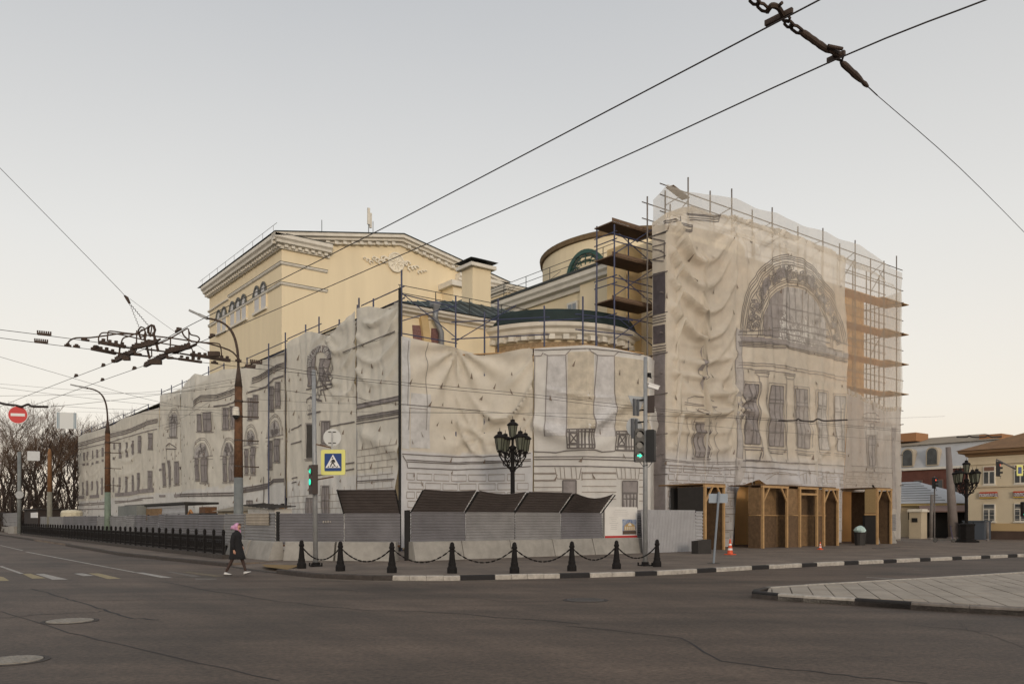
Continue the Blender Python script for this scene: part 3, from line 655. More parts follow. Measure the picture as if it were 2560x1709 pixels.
    def fill(s, c4, c, off=.03, step=.16):          # four corners tl, tr, br, bl
        a, b, cc, d = c4; nx = max(1, int(max(abs(b[0]-a[0]), abs(cc[0]-d[0]))/step)+1); nyy = max(1, int(max(abs(a[1]-d[1]), abs(b[1]-cc[1]))/step)+1); n0 = len(s.ink.v)
        ok = []
        for j in range(nyy+1):
            for i in range(nx+1):
                t, w = i/nx, j/nyy; x = lerp(lerp(a[0], b[0], t), lerp(d[0], cc[0], t), w); z = lerp(lerp(a[1], b[1], t), lerp(d[1], cc[1], t), w)
                ok.append(z > interp(s.bot, x)+.03); s.ink.v.append(s.pos(x, z, off)); f_ = s.fade(x); s.ink.c.append(tuple(lerp(k, m_, f_) for k, m_ in zip(c, (.78, .73, .66))))
        for j in range(nyy):
            for i in range(nx):
                k = j*(nx+1)+i
                if ok[k] and ok[k+nx+1] and ok[k+nx+2] and ok[k+1]: k += n0; s.ink.f.append((k, k+nx+1, k+nx+2, k+1))
    def P(s, Z, pts): return [s.px(*Z(*p)) for p in pts]
    def lines(s, name, Z, items, w=.05, c=LN):      # items: list of pixel polylines
        if w >= .2:
            for it in items: s.begin(); s.poly(s.P(Z, it), w, c); s.end(name)
            return
        s.begin()
        for it in items: s.poly(s.P(Z, it), w, c)
        s.end(name)
    def window(s, Z, q, nx=2, tr=(.25,), wavy=0, frame=True, c=GY, dk=DK, w=.07, name='printed_window'):
        if len(q) == 4 and not isinstance(q[0], tuple): x0, y0, x1, y1 = q; q = ((x0, y0), (x1, y0), (x1, y1), (x0, y1))
        c4 = s.P(Z, q); s.begin()
        def at(t, k):
            x = lerp(lerp(c4[0][0], c4[1][0], t), lerp(c4[3][0], c4[2][0], t), k); z = lerp(lerp(c4[0][1], c4[1][1], t), lerp(c4[3][1], c4[2][1], t), k)
            return (x+wavy*math.sin(k*8+1), z)
        N = 6
        for k in range(N): s.fill((at(0, k/N), at(1, k/N), at(1, (k+1)/N), at(0, (k+1)/N)), c)
        for i in range(nx+1): s.poly([at(i/nx, k/8) for k in range(9)], w, dk)
        for k in (0,)+tuple(tr)+(1,): s.poly([at(t/4, k) for t in range(5)], w, dk)
        if frame:
            s.poly([at(-.16, k/8*1.02-.04) for k in range(9)], .04); s.poly([at(1.16, k/8*1.02-.04) for k in range(9)], .04); s.poly([at(-.16, -.04), at(1.16, -.04)], .04)
            s.poly([at(-.25, 1.05), at(1.25, 1.05)], .06); s.poly([at(-.2, 1.09), at(1.2, 1.09)], .03)
        s.end(name)
    def scroll(s, x, z, r, c=LN, w=.05, turns=1.3, n=9):
        a0 = rnd(0, 6.3); sg = random.choice((-1, 1))
        s.poly([(x+r*(1-k/n*.8)*math.cos(a0+sg*k/n*turns*6.28), z+r*(1-k/n*.8)*math.sin(a0+sg*k/n*turns*6.28)) for k in range(n+1)], w, c, 9)
    def arched(s, Z, cx, top, half, spring, ringw=.16, name='printed_arched_window', scrolls=22, c=LN, dark=GY):
        a = s.px(*Z(cx-half, spring)); b = s.px(*Z(cx+half, spring)); t = s.px(*Z(cx, top)); xc = (a[0]+b[0])/2; r = abs(b[0]-a[0])/2; zs = (a[1]+b[1])/2; h = t[1]-zs
        s.begin()
        s_in = .68
        for i in range(8):
            t0, t1 = math.pi*i/8, math.pi*(i+1)/8
            s.fill([(xc-r*s_in*math.cos(t0), zs+h*s_in*math.sin(t0)), (xc-r*s_in*math.cos(t1), zs+h*s_in*math.sin(t1)), (xc, zs+.01), (xc, zs)], PG if scrolls else dark)
        for k in (1.0, .9, .72): s.poly([(xc-r*k*math.cos(math.pi*i/14), zs+h*k*math.sin(math.pi*i/14)) for i in range(15)], .045, c)
        for _ in range(scrolls):
            q = rnd(.15, .6); an = rnd(.3, 2.84); s.scroll(xc-r*q*math.cos(an), zs+h*q*math.sin(an), rnd(.1, .24), DK, .05)
        s.poly([(xc-r*1.1, zs), (xc+r*1.1, zs)], .06, c); s.poly([(xc-r*1.1, zs-.25), (xc+r*1.1, zs-.25)], .04, c)
        s.end(name)
    def stones(s, x0, x1, z0, z1, bw=.95, bh=.42, gap=.07, c=BR, w=.035, pair=True, name='printed_stonework'):
        s.begin(); j = 0; z = z0
        while z+bh*.6 < z1:
            x = x0-(bw*.5 if j % 2 else 0)
            while x < x1:
                a, b = max(x0, x+gap), min(x1, x+bw-gap)
                if b-a > .12:
                    if pair: s.poly([(a, z+gap), (b, z+gap), (b, z+bh-gap), (a, z+bh-gap), (a, z+gap)], w, c, .5)
                    else: s.poly([(a-gap, z), (a-gap, z+bh)], w, c, .5)
                x += bw
            if not pair: s.poly([(x0, z), (x1, z)], w, c, .5)
            z += bh; j += 1
        s.end(name)
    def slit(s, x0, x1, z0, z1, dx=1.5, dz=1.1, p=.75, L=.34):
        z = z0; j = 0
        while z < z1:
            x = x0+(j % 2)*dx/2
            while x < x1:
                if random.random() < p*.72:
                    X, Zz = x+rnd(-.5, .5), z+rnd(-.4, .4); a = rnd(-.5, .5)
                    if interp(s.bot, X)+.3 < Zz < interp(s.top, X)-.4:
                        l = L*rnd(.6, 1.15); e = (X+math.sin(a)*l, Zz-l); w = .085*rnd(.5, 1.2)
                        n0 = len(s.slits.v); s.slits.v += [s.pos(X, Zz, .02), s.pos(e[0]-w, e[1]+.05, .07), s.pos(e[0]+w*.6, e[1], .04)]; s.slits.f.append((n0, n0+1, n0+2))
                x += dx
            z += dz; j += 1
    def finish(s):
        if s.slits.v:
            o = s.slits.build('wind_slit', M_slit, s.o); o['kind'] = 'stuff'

def swag(x, z, x0, x1, z0, z1, sag, wl, amp, seed=0):
    w0 = x0+(x1-x0)*(.5+.13*nz(z*.33, seed, 2)); t = (x-w0)/((w0-x0) if x < w0 else (x1-w0))
    if abs(t) >= 1: return 0
    ph = (z+sag*(1+.35*nz(z*.21, seed, 8))*(1-abs(t)**2.2)+.55*nz(x*.16, z*.3, seed)+.10*nz(x*.5, z*.5, seed+3))/wl
    e = (1-t*t)**.7*sst(z0, z0+2.5, z)*(1-sst(z1-1.2, z1, z))
    i = math.floor(ph); f = ph-i; c0 = .5+.22*nz(i*3.7, seed, 1); g = math.exp(-((f-c0)/(.125+.05*nz(i*1.9, seed, 5)))**2); a = max(0, .55+1.3*nz(x*.28+i*5.1, i*2.3, seed+9)); return amp*e*(g*a-.12)
def pinch(x, z, xp, zp, amp, n, rad, ph=0):
    dx, dz = x-xp, z-zp; r = math.hypot(dx, dz)
    if r < 1e-4 or r > rad*4: return 0
    return amp*math.exp(-r/rad)*math.cos(n*math.atan2(dz, dx)+ph)*r/(r+.25)
def wrinkle(x, z, a, seed): return a*(nz(x*1.5, z*.13, seed)+.55*nz(x*3.0+z*.7, z*.22, seed+1)+.25*nz(x*4.5-z*1.6, z*.6, seed+2))

# ------------------------------------------------------------------ portico sheet
def pf_fold(x, z):
    X = x-1.05                                   # x along the front
    d = wrinkle(x, z, .10, 1)+.05
    if X < .25: return d*.3+.05*math.sin(z*2.1)*(X+1)
    d += swag(X, z, -.9, 6.3, 8.0, 18.9, 3.2, 1.6, .42, 4)*1.75+swag(X, z, -1.5, 6.4, 4.0, 12.5, 1.1, 1.0, .42, 14)+.05*abs(nz(X*.5+z*.8, z*1.4, 41))
    d += pinch(X, z, 6.1, 8.3, .30, 9, 2.0, .8)+pinch(X, z, 6.15, 18.9, .25, 11, 2.8)
    if X > 6.1:
        e = sst(6.1, 6.8, X); d += e*(.22*nz(X*.9, z*.12, 21)+.16*nz(X*1.9+z*.25, z*.2, 22))
        d += pinch(X, z, 9.9, 19.0, .22, 9, 2.5)+swag(X, z, 6.2, 17.6, 3.2, 9.5, 2.6, 1.5, .17, 31)
        t = (X-7)*.55+(z-6.5); d += .20*math.exp(-(t/.4)**2)*sst(7, 9, X)*(1-sst(14.5, 17, X))
    d -= .12*math.exp(-((X-6.15)/.25)**2)
    return d
pf_bot = [(0, .5), (1.9, .5), (1.95, 3.7), (4.15, 3.65), (4.2, .15), (6.6, .15), (6.9, 2.0), (7.35, 3.75), (9.3, 4.15), (10.4, 3.7), (13.5, 3.8), (14.9, 3.75), (15.0, .2), (18.2, .2), (18.25, 3.6), (21.2, 3.6), (21.25, .3), (26, .3)]
pf_top = [(0, 18.15), (1.05, 18.4), (2.1, 18.9), (3.1, 19.25), (5.2, 19.2), (6.9, 19.55), (9, 19.5), (11, 19.7), (14, 19.65), (17, 19.45), (18.7, 19.3)]
def pf_col(x, z):
    b = sst(4.6, 6.0, z); c = [lerp(p, q, b) for p, q in zip((.76, .76, .785), (.82, .75, .645))]
    k = 1+.10*nz(x*.3, z*.3, 5); return tuple(v*k for v in c)
PF = Sheet([(0, 1.05), (0, 0), (17.65, 0)], pf_top, pf_bot, pf_fold, pf_col, sheet_mat('printed_portico_fabric', .26, .13), 'big beige printed sheet with drawn arch and tall windows hanging on the portico front', ds=.15, dz=.16)
def pf2_fold(x, z): return pf_fold(x+18.7, z)*.8+.10*nz(x*.8, z*.2, 77)
PF2 = Sheet([(17.65, 0), (24.9, 0)], [(0, 10.6), (2, 10.2), (5, 9.7), (7.25, 9.9)], [(a-18.7, b) for a, b in pf_bot if a > 18.8 or a == 18.25], pf2_fold, lambda x, z: (.72, .69, .65), M_sheet2, 'lower right printed sheet below the sheer netting beside the last wooden portal', ds=.18)
NET2 = Sheet([(17.65, 0), (24.9, 0)], [(0, 19.35), (3.5, 19.1), (7.25, 18.3)], [(0, 10.2), (2, 9.9), (5, 9.4), (7.25, 9.6)], pf2_fold, lambda x, z: (.80, .72, .60), M_net, 'sheer netting before the glow-painted wall on the upper right end of the portico scaffold', ds=.25, group=None)  # the net itself is beige; its glow is wall colour showing through
NET3 = Sheet([(24.95, .02), (25.15, 4.2)], [(0, 18.3), (4, 17.8)], [(0, .2), (4, .2)], lambda x, z: .1*nz(x, z*.3, 5), lambda x, z: (.80, .72, .60), M_net, 'sheer netting on the far right end face of the portico scaffold', ds=.3, group=None)
NET1 = Sheet([(0, 1.0), (.0, -.06), (24.9, -.06)], [(0, 19.4), (1.05, 19.95), (2.3, 19.85), (5.3, 20.3), (6.9, 20.55), (8.8, 20.4), (10.8, 20.55), (13.5, 20.38), (16.3, 20.55), (18, 20.4), (20.2, 20.5), (22.3, 20.2), (24.5, 19.7), (26, 19.6)],
    [(0, 17.9), (1.05, 18.1), (3.1, 18.9), (6.9, 19.2), (14, 19.3), (18.7, 18.9), (22, 18.8), (26, 18.2)], lambda x, z: .12*nz(x*.6, z*.5, 50)+.03, lambda x, z: (.78, .72, .63), M_net, 'thin sheer netting strip along the very top of the portico scaffold', ds=.3, group=None)
PF.fade = lambda x: .0 if x < 1.05 else .15+.40*sst(9, 18, x)
PF2.fade = lambda x: .35
# end strip: dark printed windows
s = PF; s.begin()
for z0, z1, c in ((13.0, 15.3, (.13, .115, .125)), (11.4, 12.4, (.16, .14, .15)), (.8, 10.9, GY)): s.fill([(.08, z1), (.95, z1-.05), (.95, z0-.05), (.08, z0)], c); s.end('printed_side_window'); s.begin()
for z in (12.55, 12.7, 12.85, 10.95, 11.1, 11.25, 16.1, 16.8, 17.4): s.poly([(.05, z), (1.0, z-.04)], .05, DK)
s.end('printed_side_moulding')
s.lines('printed_cornice', Z7, [[(380, 315), (665, 335)], [(385, 325), (660, 345)], [(340, 335), (340, 400)], [(400, 350), (660, 362)], [(410, 370), (662, 382)], [(662, 335), (662, 382)], [(200, 385), (440, 415)], [(205, 400), (440, 428)], [(300, 440), (435, 455)], [(315, 460), (435, 467)], [(435, 415), (435, 467)], [(110, 525), (205, 545), (208, 700)], [(110, 615), (190, 628)], [(110, 705), (205, 718)]], .05, DK)
s.begin()
lp = s.P(Z7, [(550, 1380), (530, 1470), (545, 1530), (525, 1590)]); s.poly(lp, .22, GY); b = s.px(*Z8(530, 90))
s.fill([(b[0]-.28, b[1]+.32), (b[0]+.28, b[1]+.32), (b[0]+.42, b[1]), (b[0]-.42, b[1])], GY); s.poly([(b[0]+.34*math.cos(math.pi*i/8), b[1]-.5*math.sin(math.pi*i/8)) for i in range(9)], .05, DK)
s.poly(s.P(Z8, [(525, 140), (520, 190), (540, 245)]), .22, GY); s.end('printed_lamp')
s.window(Z8, ((452, 530), (572, 535), (560, 815), (452, 808)), 3, (.28,), .1)
s.lines('printed_window_surround', Z8, [[(400, 320), (450, 303), (520, 310), (630, 345)], [(400, 320), (400, 355)], [(365, 352), (645, 392)], [(362, 370), (640, 398)], [(380, 395), (395, 480), (360, 490)], [(615, 400), (620, 500)], [(425, 500), (440, 830)], [(590, 500), (560, 640), (570, 830)], [(470, 430), (490, 405), (520, 410), (527, 440), (505, 462), (478, 455), (470, 430)],
    [(380, 490), (388, 640), (380, 830)], [(640, 520), (622, 660), (640, 880)], [(185, 830), (380, 850), (640, 855), (835, 850)], [(185, 845), (400, 862), (650, 870), (835, 866)], [(185, 880), (640, 900), (830, 895)], [(185, 905), (640, 925), (830, 915)], [(440, 870), (450, 920), (580, 925), (600, 875)]], .04)
def rng(sheet, Z, x0, x1, y): return sheet.px(*Z(x0, y))[0], sheet.px(*Z(x1, y))[0]
s.stones(1.15, 7.0, .6, 4.75, 1.05, .46)
s.begin(); s.fill([(7.05, 13), (7.5, 12.9), (7.5, 5.3), (7.05, 5.4)], PG); s.fill([(6.9, 5.3), (7.9, 5.2), (7.4, 3.9), (6.7, 1.5)], PG)
for x in (7.08, 7.5): s.poly([(x, 13), (x, 5.3)], .04)
s.end('printed_pilaster')
# the great arch
xc, zc = 12.95, 12.75
def arc(r, a0=0, a1=180, n=36, zf=1.0, xo=0): return [(xc+xo-r*math.cos(math.radians(lerp(a0, a1, i/n))), zc+zf*r*math.sin(math.radians(lerp(a0, a1, i/n)))) for i in range(n+1)]
s.begin()
for r in (5.55, 5.42, 5.3, 5.12, 4.98): s.poly(arc(r, 0, 172), .045, DK)
for r in (4.02, 3.9, 3.72): s.poly(arc(r, 0, 176), .045, DK)
s.end('printed_arch_moulding')
s.begin()
for i in range(260):
    a = math.radians(rnd(4, 172)); r = rnd(4.15, 4.85); s.scroll(xc-r*math.cos(a), zc+r*math.sin(a), rnd(.10, .26), random.choice((DK, LN, LN)), .045)
for a in (40, 47, 66, 108, 131):
    for k in range(3):
        aa = math.radians(a+k*2.2); s.poly([(xc-4.2*math.cos(aa), zc+4.2*math.sin(aa)), (xc-4.8*math.cos(aa), zc+4.8*math.sin(aa))], .16, GY)
s.end('printed_arch_relief')
s.begin()
pts = arc(3.62, 4, 150, 12)
for p, q in zip(pts, pts[1:]): s.fill([p, q, (q[0], zc+.1), (p[0], zc+.1)], PG if p[0] > xc-1.6 else GY)
for t in range(-5, 6):
    x = xc+t*.62; h = math.sqrt(max(.05, 3.6**2-(t*.62)**2)); s.poly([(x, zc+.2+(1.2 if -2 < t else 0)), (x, zc+h)], .09, BR if t > 0 else LN)
for k in (.55, 1.35, 2.2): w = math.sqrt(3.6**2-k*k); s.poly([(xc-w, zc+k), (xc+w, zc+k)], .10, LN)
s.poly([(xc+1.2, zc+.5), (xc+3.2, zc+.2)], .2, GY)
s.end('printed_arch_glazing')
s.begin()
for i in range(9): x = xc-1.7+i*.45; s.fill([(x-.2, zc+1.1+.7*math.sin(i*1.3)), (x+.3, zc+1.2+.6*math.sin(i*2+1)), (x+.35, zc+.1), (x-.25, zc+.1)], WH, .03)
for i in range(60): s.scroll(xc-1.8+rnd(0, 4.4), zc+rnd(.1, 1.9), rnd(.1, .3), LN, .035)
s.end('printed_sculpture_group')
s.lines('printed_entablature', Z7, [[(830, 1305), (1000, 1300), (1300, 1290), (1580, 1350), (1720, 1420)], [(825, 1330), (1100, 1340), (1700, 1475)], [(825, 1388), (1100, 1400), (1720, 1540)], [(830, 1400), (1200, 1420), (1720, 1555)], [(830, 1412), (1200, 1435), (1720, 1565)], [(830, 1425), (1200, 1448)], [(1090, 1270), (1400, 1310), (1590, 1370)]], .05, DK)
s.begin(); b = s.P(Z7, [(825, 1342), (960, 1350), (1180, 1375), (1400, 1415), (1600, 1460), (1725, 1490)])
for p, q in zip(b, b[1:]): s.fill([(p[0], p[1]), (q[0], q[1]), (q[0], q[1]-.34), (p[0], p[1]-.34)], GY)
s.end('printed_frieze_band')
s.lines('printed_entablature', Z8, [[(830, 20), (1100, 35), (1400, 85), (1730, 150)], [(830, 40), (1100, 55), (1500, 125), (1730, 180)], [(820, 65), (1060, 90), (1300, 120)]], .045)
for q in (((868, 198), (978, 205), (990, 708), (880, 700)), ((1082, 212), (1192, 222), (1208, 725), (1092, 715)), ((1300, 238), (1398, 248), (1410, 742), (1304, 732)), ((1468, 268), (1552, 278), (1578, 752), (1482, 745)), ((1625, 298), (1698, 306), (1715, 768), (1640, 760))):
    s.window(Z8, q, 2 if q[0][0] > 1400 else 3, (.23, .29, .78), .07 if q[0][0] < 1300 else .04, True, GY if q[0][0] < 1450 else PG)
for x, y in ((965, 92), (1192, 112)):
    s.lines('printed_column', Z8, [[(x, y), (x+105, y+12)], [(x, y+14), (x+105, y+26)], [(x+10, y+26), (x+28, y+45), (x+85, y+52), (x+98, y+30)], [(x+25, y+45), (x+40, y+400), (x+45, y+730)], [(x+88, y+50), (x+100, y+400), (x+110, y+735)], [(x+30, y+720), (x+40, y+752), (x+110, y+758), (x+118, y+735)]], .045)
s.lines('printed_base_moulding', Z8, [[(850, 842), (1050, 850), (1260, 862), (1600, 880), (1760, 890)], [(880, 750), (1000, 756)], [(1085, 775), (1200, 785)], [(1300, 790), (1420, 800)], [(880, 760), (880, 835), (1000, 840), (1000, 770)], [(840, 895), (1100, 905), (1350, 925), (1740, 955)]], .06, DK)
s.lines('printed_ground_arches', Z8, [[(850, 935), (1060, 945), (1290, 965)], [(850, 985), (950, 985)], [(1050, 960), (1150, 935), (1280, 955)], [(1060, 1000), (1150, 945)], [(1300, 970), (1390, 940), (1500, 965)], [(1320, 1040), (1320, 965)], [(1350, 1040), (1345, 955)], [(1380, 1035), (1380, 945)], [(1420, 1035), (1415, 950)], [(1500, 960), (1560, 930), (1620, 960)], [(1520, 1040), (1525, 960)], [(1560, 1040), (1560, 945)], [(900, 1040), (900, 960)], [(935, 1040), (940, 960)], [(1650, 1000), (1740, 1010)], [(1650, 1040), (1740, 1050)], [(850, 1030), (1040, 1040), (1300, 1045)]], .035, BR)
s.stones(15.1, 18.6, 1.1, 4.9, .8, .42)
s.begin(); s.fill([(15.6, 3.6), (16.5, 3.6), (16.5, 1.4), (15.6, 1.4)], PG); s.poly([(15, 1.0), (18.6, 1.0)], .05); s.poly([(4.3, 1.1), (6.8, 1.1)], .05); s.end('printed_plinth')
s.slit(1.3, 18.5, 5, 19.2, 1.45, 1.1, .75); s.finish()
s = PF2
s.window(Z8, (1902, 638, 1968, 885), 2, (.3,), .05, True, GY)
s.lines('printed_window_surround', Z8, [[(1865, 455), (1900, 440), (1960, 445), (2000, 468)], [(1855, 480), (2010, 495)], [(1860, 505), (2010, 518)], [(1880, 600), (1890, 890)], [(1990, 600), (1995, 890)], [(1770, 885), (2110, 905)], [(1780, 930), (2110, 945)], [(1925, 530), (1945, 525), (1958, 548), (1940, 572), (1920, 552), (1925, 530)]], .05)
s.begin(); s.fill(s.P(Z8, [(2108, 560), (2140, 560), (2135, 1250), (2108, 1240)]), GY); s.end('printed_pilaster')
s.stones(.1, 4.6, .4, 5.0, .8, .42)
s.begin(); s.poly(s.P(Z8, [(1925, 50), (1925, 240)]), .14, BR); s.poly(s.P(Z8, [(1928, 280), (1940, 420)]), .14, BR); s.end('printed_lamp')
s.slit(.3, 7, 4, 10, 1.4, 1.1, .7); s.finish()
for n_ in (NET1, NET2, NET3): n_.finish()

# ------------------------------------------------------------------ corner bay and front wing sheets
def fw_fold(x, z):
    d = wrinkle(x, z, .06, 61)
    d += pinch(x, z, 3.45, 10.8, .4, 12, 2.0)+swag(x, z, 3.2, 8.0, 4.2, 11.1, 2.4, 1.3, .75, 63)+pinch(x, z, 4.6, 6.2, .3, 7, 1.6, .5)
    return d*(1-.7*math.exp(-x/.5))
FW_ = Sheet([(-13.1, 6), (-9.7, 6), (-7.1, 2.8)], [(0, 11.0), (3.4, 10.8), (4.6, 10.45), (5.6, 10.45), (7.55, 10.65)], [(0, .3), (7.55, .3)], fw_fold, lambda x, z: tuple(v*(1+.08*nz(x*.4, z*.4)) for v in ((.73, .735, .76) if z < 5.2 else (.77, .72, .635))), M_sheet, 'beige printed sheet with deep swag folds between the corner pole and the curved bay', ds=.14, dz=.16)
s = FW_
s.begin(); s.fill([(.06, 11.0), (.55, 10.95), (.5, 5.3), (.06, 5.35)], (.70, .71, .73)); s.fill([(.6, 8.2), (1.75, 8.2), (1.75, 5.4), (.55, 5.4)], (.70, .695, .70)); s.end('printed_pilaster')
s.lines('printed_pilaster_edges', Z5, [[(137, 705), (135, 1290)], [(300, 750), (296, 1500)], [(145, 1310), (295, 1325)], [(150, 1320), (140, 1500)]], .04)
s.lines('printed_stringcourse', Z6, [[(85, 325), (300, 338), (550, 350), (800, 348), (1000, 335), (1200, 318)], [(120, 375), (550, 400), (900, 388), (1200, 370)], [(125, 392), (550, 412), (900, 402), (1200, 385)], [(90, 340), (125, 400), (130, 440)], [(130, 445), (550, 462), (900, 452), (1200, 432)]], .05, DK)
s.stones(.35, 7.3, .4, 4.35, 1.05, .47)
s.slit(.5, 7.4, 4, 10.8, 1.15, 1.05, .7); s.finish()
def by_fold(x, z):
    d = wrinkle(x, z, .05, 71)+.25*math.sin(math.pi*min(1, max(0, x/7)))
    t = (z-7.0+.9*math.sin(x*.75+.4)); d += .30*math.exp(-(t/.35)**2)+.16*math.exp(-((z-6.1-.6*math.sin(x*1.0+2))/.4)**2)+swag(x, z, .2, 6.8, 4.5, 9.5, .5, 1.6, .2, 73)
    return d
BY = Sheet([(-7.05, 2.75), (-5.2, .75), (-1.25, .08), (-.02, .9)], [(0, 10.6), (2.7, 10.62), (4.5, 10.6), (6.7, 10.45), (8.2, 10.5)], [(0, .3), (8.2, .3)], by_fold, lambda x, z: tuple(v*(1+.08*nz(x*.4, z*.4)) for v in (.79, .775, .75)), M_sheet, 'pale printed sheet with drawn columns and railings wrapped round the curved corner bay', ds=.13, dz=.16)
s = BY
s.lines('printed_entablature', Z5, [[(1228, 750), (1600, 758), (1900, 765), (2215, 778)], [(1232, 812), (1300, 815), (1690, 808), (1930, 830), (2140, 858)], [(1228, 765), (1700, 770), (2200, 800)]], .045, DK)
s.lines('printed_column', Z5, [[(1188, 820), (1188, 845), (1225, 862), (1290, 862), (1308, 838)], [(1315, 845), (1350, 862), (1500, 862), (1535, 830), (1550, 812)], [(1235, 865), (1228, 1500)], [(1345, 865), (1330, 1250), (1325, 1560)], [(1505, 865), (1515, 1220), (1512, 1560)]], .045)
s.lines('printed_column', Z5, [[(1690, 812), (1700, 832), (1745, 865), (1890, 868), (1932, 835)], [(1745, 868), (1720, 1220), (1715, 1560)], [(1892, 868), (1898, 1200), (1890, 1560)]], .045)
s.begin()
for (xa, xb) in ((1340, 1508), (1730, 1892)): s.fill(s.P(Z5, [(xa, 868), (xb, 868), (xb, 1560), (xa-10, 1560)]), (.70, .69, .70), .02)
s.end('printed_column_shaft')
s.begin()
xa = s.px(*Z5(1520, 1000))[0]; xb = s.px(*Z5(1720, 1000))[0]; s.fill([(xa, 10.3), (xb, 10.3), (xb, 6.3), (xa, 6.3)], BE, .02)
xa = s.px(*Z5(1895, 1000))[0]; s.fill([(xa, 10.2), (6.6, 10.2), (6.6, 6.3), (xa, 6.3)], BE, .02); s.end('printed_wall_panel')
for x0, x1, y in ((1515, 1715, 120), (1897, 2105, 135)):
    s.lines('printed_railing', Z6, [[(x0, y), (x1, y)], [(x0, y+22), (x1, y+22)], [(x0, y+130), (x1, y+130)], [(x0, y+160), (x1, y+162)]]+[[(x0+(x1-x0)*k, y), (x0+(x1-x0)*k, y+160)] for k in (0.02, .12, .45, .52, .62, .72, .85, .93, 1)]+[[(x0+30, y+35), (x0+95, y+118)], [(x0+95, y+35), (x0+30, y+118)], [(x0+30, y+35), (x0+95, y+35), (x0+95, y+118), (x0+30, y+118), (x0+30, y+35)]], .065, DK)
s.lines('printed_stringcourse', Z6, [[(1215, 305), (1330, 310), (1420, 316), (1510, 300), (1720, 296), (1780, 312), (1890, 305), (1900, 298), (2180, 305)], [(1215, 350), (1700, 352), (2180, 362)], [(1215, 372), (1700, 374), (2180, 388)], [(1215, 430), (1700, 435), (2180, 448)]], .055, DK)
s.lines('printed_rustication', Z6, [[(1210, y), (1420 if y < 560 else 1470, y)] for y in (490, 498, 550, 558, 612, 650)]+[[(1640, y), (1910, y)] for y in (488, 496, 545, 605, 655, 715)]+[[(2120, y), (2180, y)] for y in (490, 550, 610, 670, 730)]+[[(1640, 480), (1640, 555)], [(1410, 445), (1430, 540), (1620, 545), (1635, 448)]]+[[(x, 440), (x+8, 540)] for x in (1455, 1490, 1550, 1590)]+[[(1908, 445), (1925, 540), (2110, 545), (2125, 450)]]+[[(x, 442), (x+6, 540)] for x in (1955, 1990, 2040, 2080)], .035, BR)
s.window(Z6, (1478, 555, 1594, 690), 1, (), 0, False, GY); s.window(Z6, (1966, 560, 2104, 800), 1, (.45,), 0, False, GY); s.window(Z6, (1972, 662, 2098, 790), 4, (.4,), 0, False, PG)
s.slit(.4, 6.8, 4, 10.8, 1.3, 1.1, .6); s.finish()

# ------------------------------------------------------------------ street-side sheets (X = -13.1 and back along the street)
def st_fold(x, z, g=1.0): return g*(wrinkle(x*.8, z, .075, 81)+.10*nz(x*.22, z*.12, 83)+.05*nz(x*.7+z*.7, z*.3, 85))
def st_col(x, z):
    c = (.80, .795, .78) if z < 4.2 else (.82, .79, .715); k = 1+.10*nz(x*.15, z*.3, 88); return tuple(v*k for v in c)
# panel by the corner
def s1_fold(x, z): return wrinkle(x, z, .05, 91)+swag(x, z, -.5, 5.4, 7, 12.9, 1.6, 1.1, .38, 92)+pinch(x, z, 4.8, 12.6, .2, 9, 1.8)+.2*math.exp(-((z-6+.3*(x-2))/.4)**2)*sst(0, 1, x)
S1 = Sheet([(-13.1, 10.85), (-13.1, 6.02)], [(0, 13.4), (1.5, 13.2), (3.6, 12.6), (4.83, 12.85)], [(0, .3), (3.3, .3), (3.9, 2.2), (4.4, 3.6), (4.83, 5)], s1_fold, st_col, M_sheet, 'crumpled pale sheet with two dark printed bands just left of the theatre corner', ds=.12, dz=.16)
s = S1
s.begin()
for y0, y1, w in ((430, 345, 36), (530, 462, 16)): s.fill(s.P(Z4, [(1212, y0-w/2), (1620, y1-w/2), (1620, y1+w/2), (1212, y0+w/2)]), GY); s.end('printed_band'); s.begin()
for y0, y1 in ((412, 327), (448, 362), (522, 455), (545, 476), (562, 492), (585, 520), (1110, 1085)): s.poly(s.P(Z4, [(1212, y0), (1400, lerp(y0, y1, .45)), (1618, y1)]), .06, DK)
s.ink and s.end('printed_string_lines'); s.stones(.05, 4.7, .5, 5.9, 1.0, .36, .05, BR, .028, False); s.slit(.3, 4.6, 1, 12.4, 1.1, 1.0, .6, .35); s.finish()
# pavilion with the arched window
def s2_fold(x, z): return wrinkle(x, z, .07, 101)+swag(x, z, 5.6, 10.6, 7.5, 13.2, 2.0, 1.1, .38, 102)+pinch(x, z, 6.2, 12.9, .16, 11, 1.6)+.09*nz(x*1.3, z*.12, 104)
hz = lambda x, z: False
S2 = Sheet([(-13.1, 20.9), (-13.1, 10.95)], [(0, 13.2), (3.2, 13.35), (4, 13.2), (6.5, 12.5), (8, 12.9), (9.95, 13.3)], [(0, .3), (9.95, .3)], s2_fold, st_col, M_sheet, 'draped sheet printed with an arched window behind the crossing sign', ds=.14, dz=.16)
s = S2
def op(a, b): return s.P(Z3, [a, b])
ca, cb, ct0 = s.px(*Z3(1052, 1285)), s.px(*Z3(1288, 1250)), s.px(*Z3(1165, 1118)); c = ((ca[0]+cb[0])/2, (ca[1]+cb[1])/2); rw, rh = abs(cb[0]-ca[0])/2/1.8, (ct0[1]-c[1])/1.65; s.begin()
for i in range(10): t0, t1 = math.pi*i/10, math.pi*(i+1)/10; s.fill([(c[0]-1.75*rw*math.cos(t0), c[1]+1.6*rh*math.sin(t0)), (c[0]-1.75*rw*math.cos(t1), c[1]+1.6*rh*math.sin(t1)), (c[0]-1.1*rw*math.cos(t1), c[1]+.95*rh*math.sin(t1)), (c[0]-1.1*rw*math.cos(t0), c[1]+.95*rh*math.sin(t0))], GY)
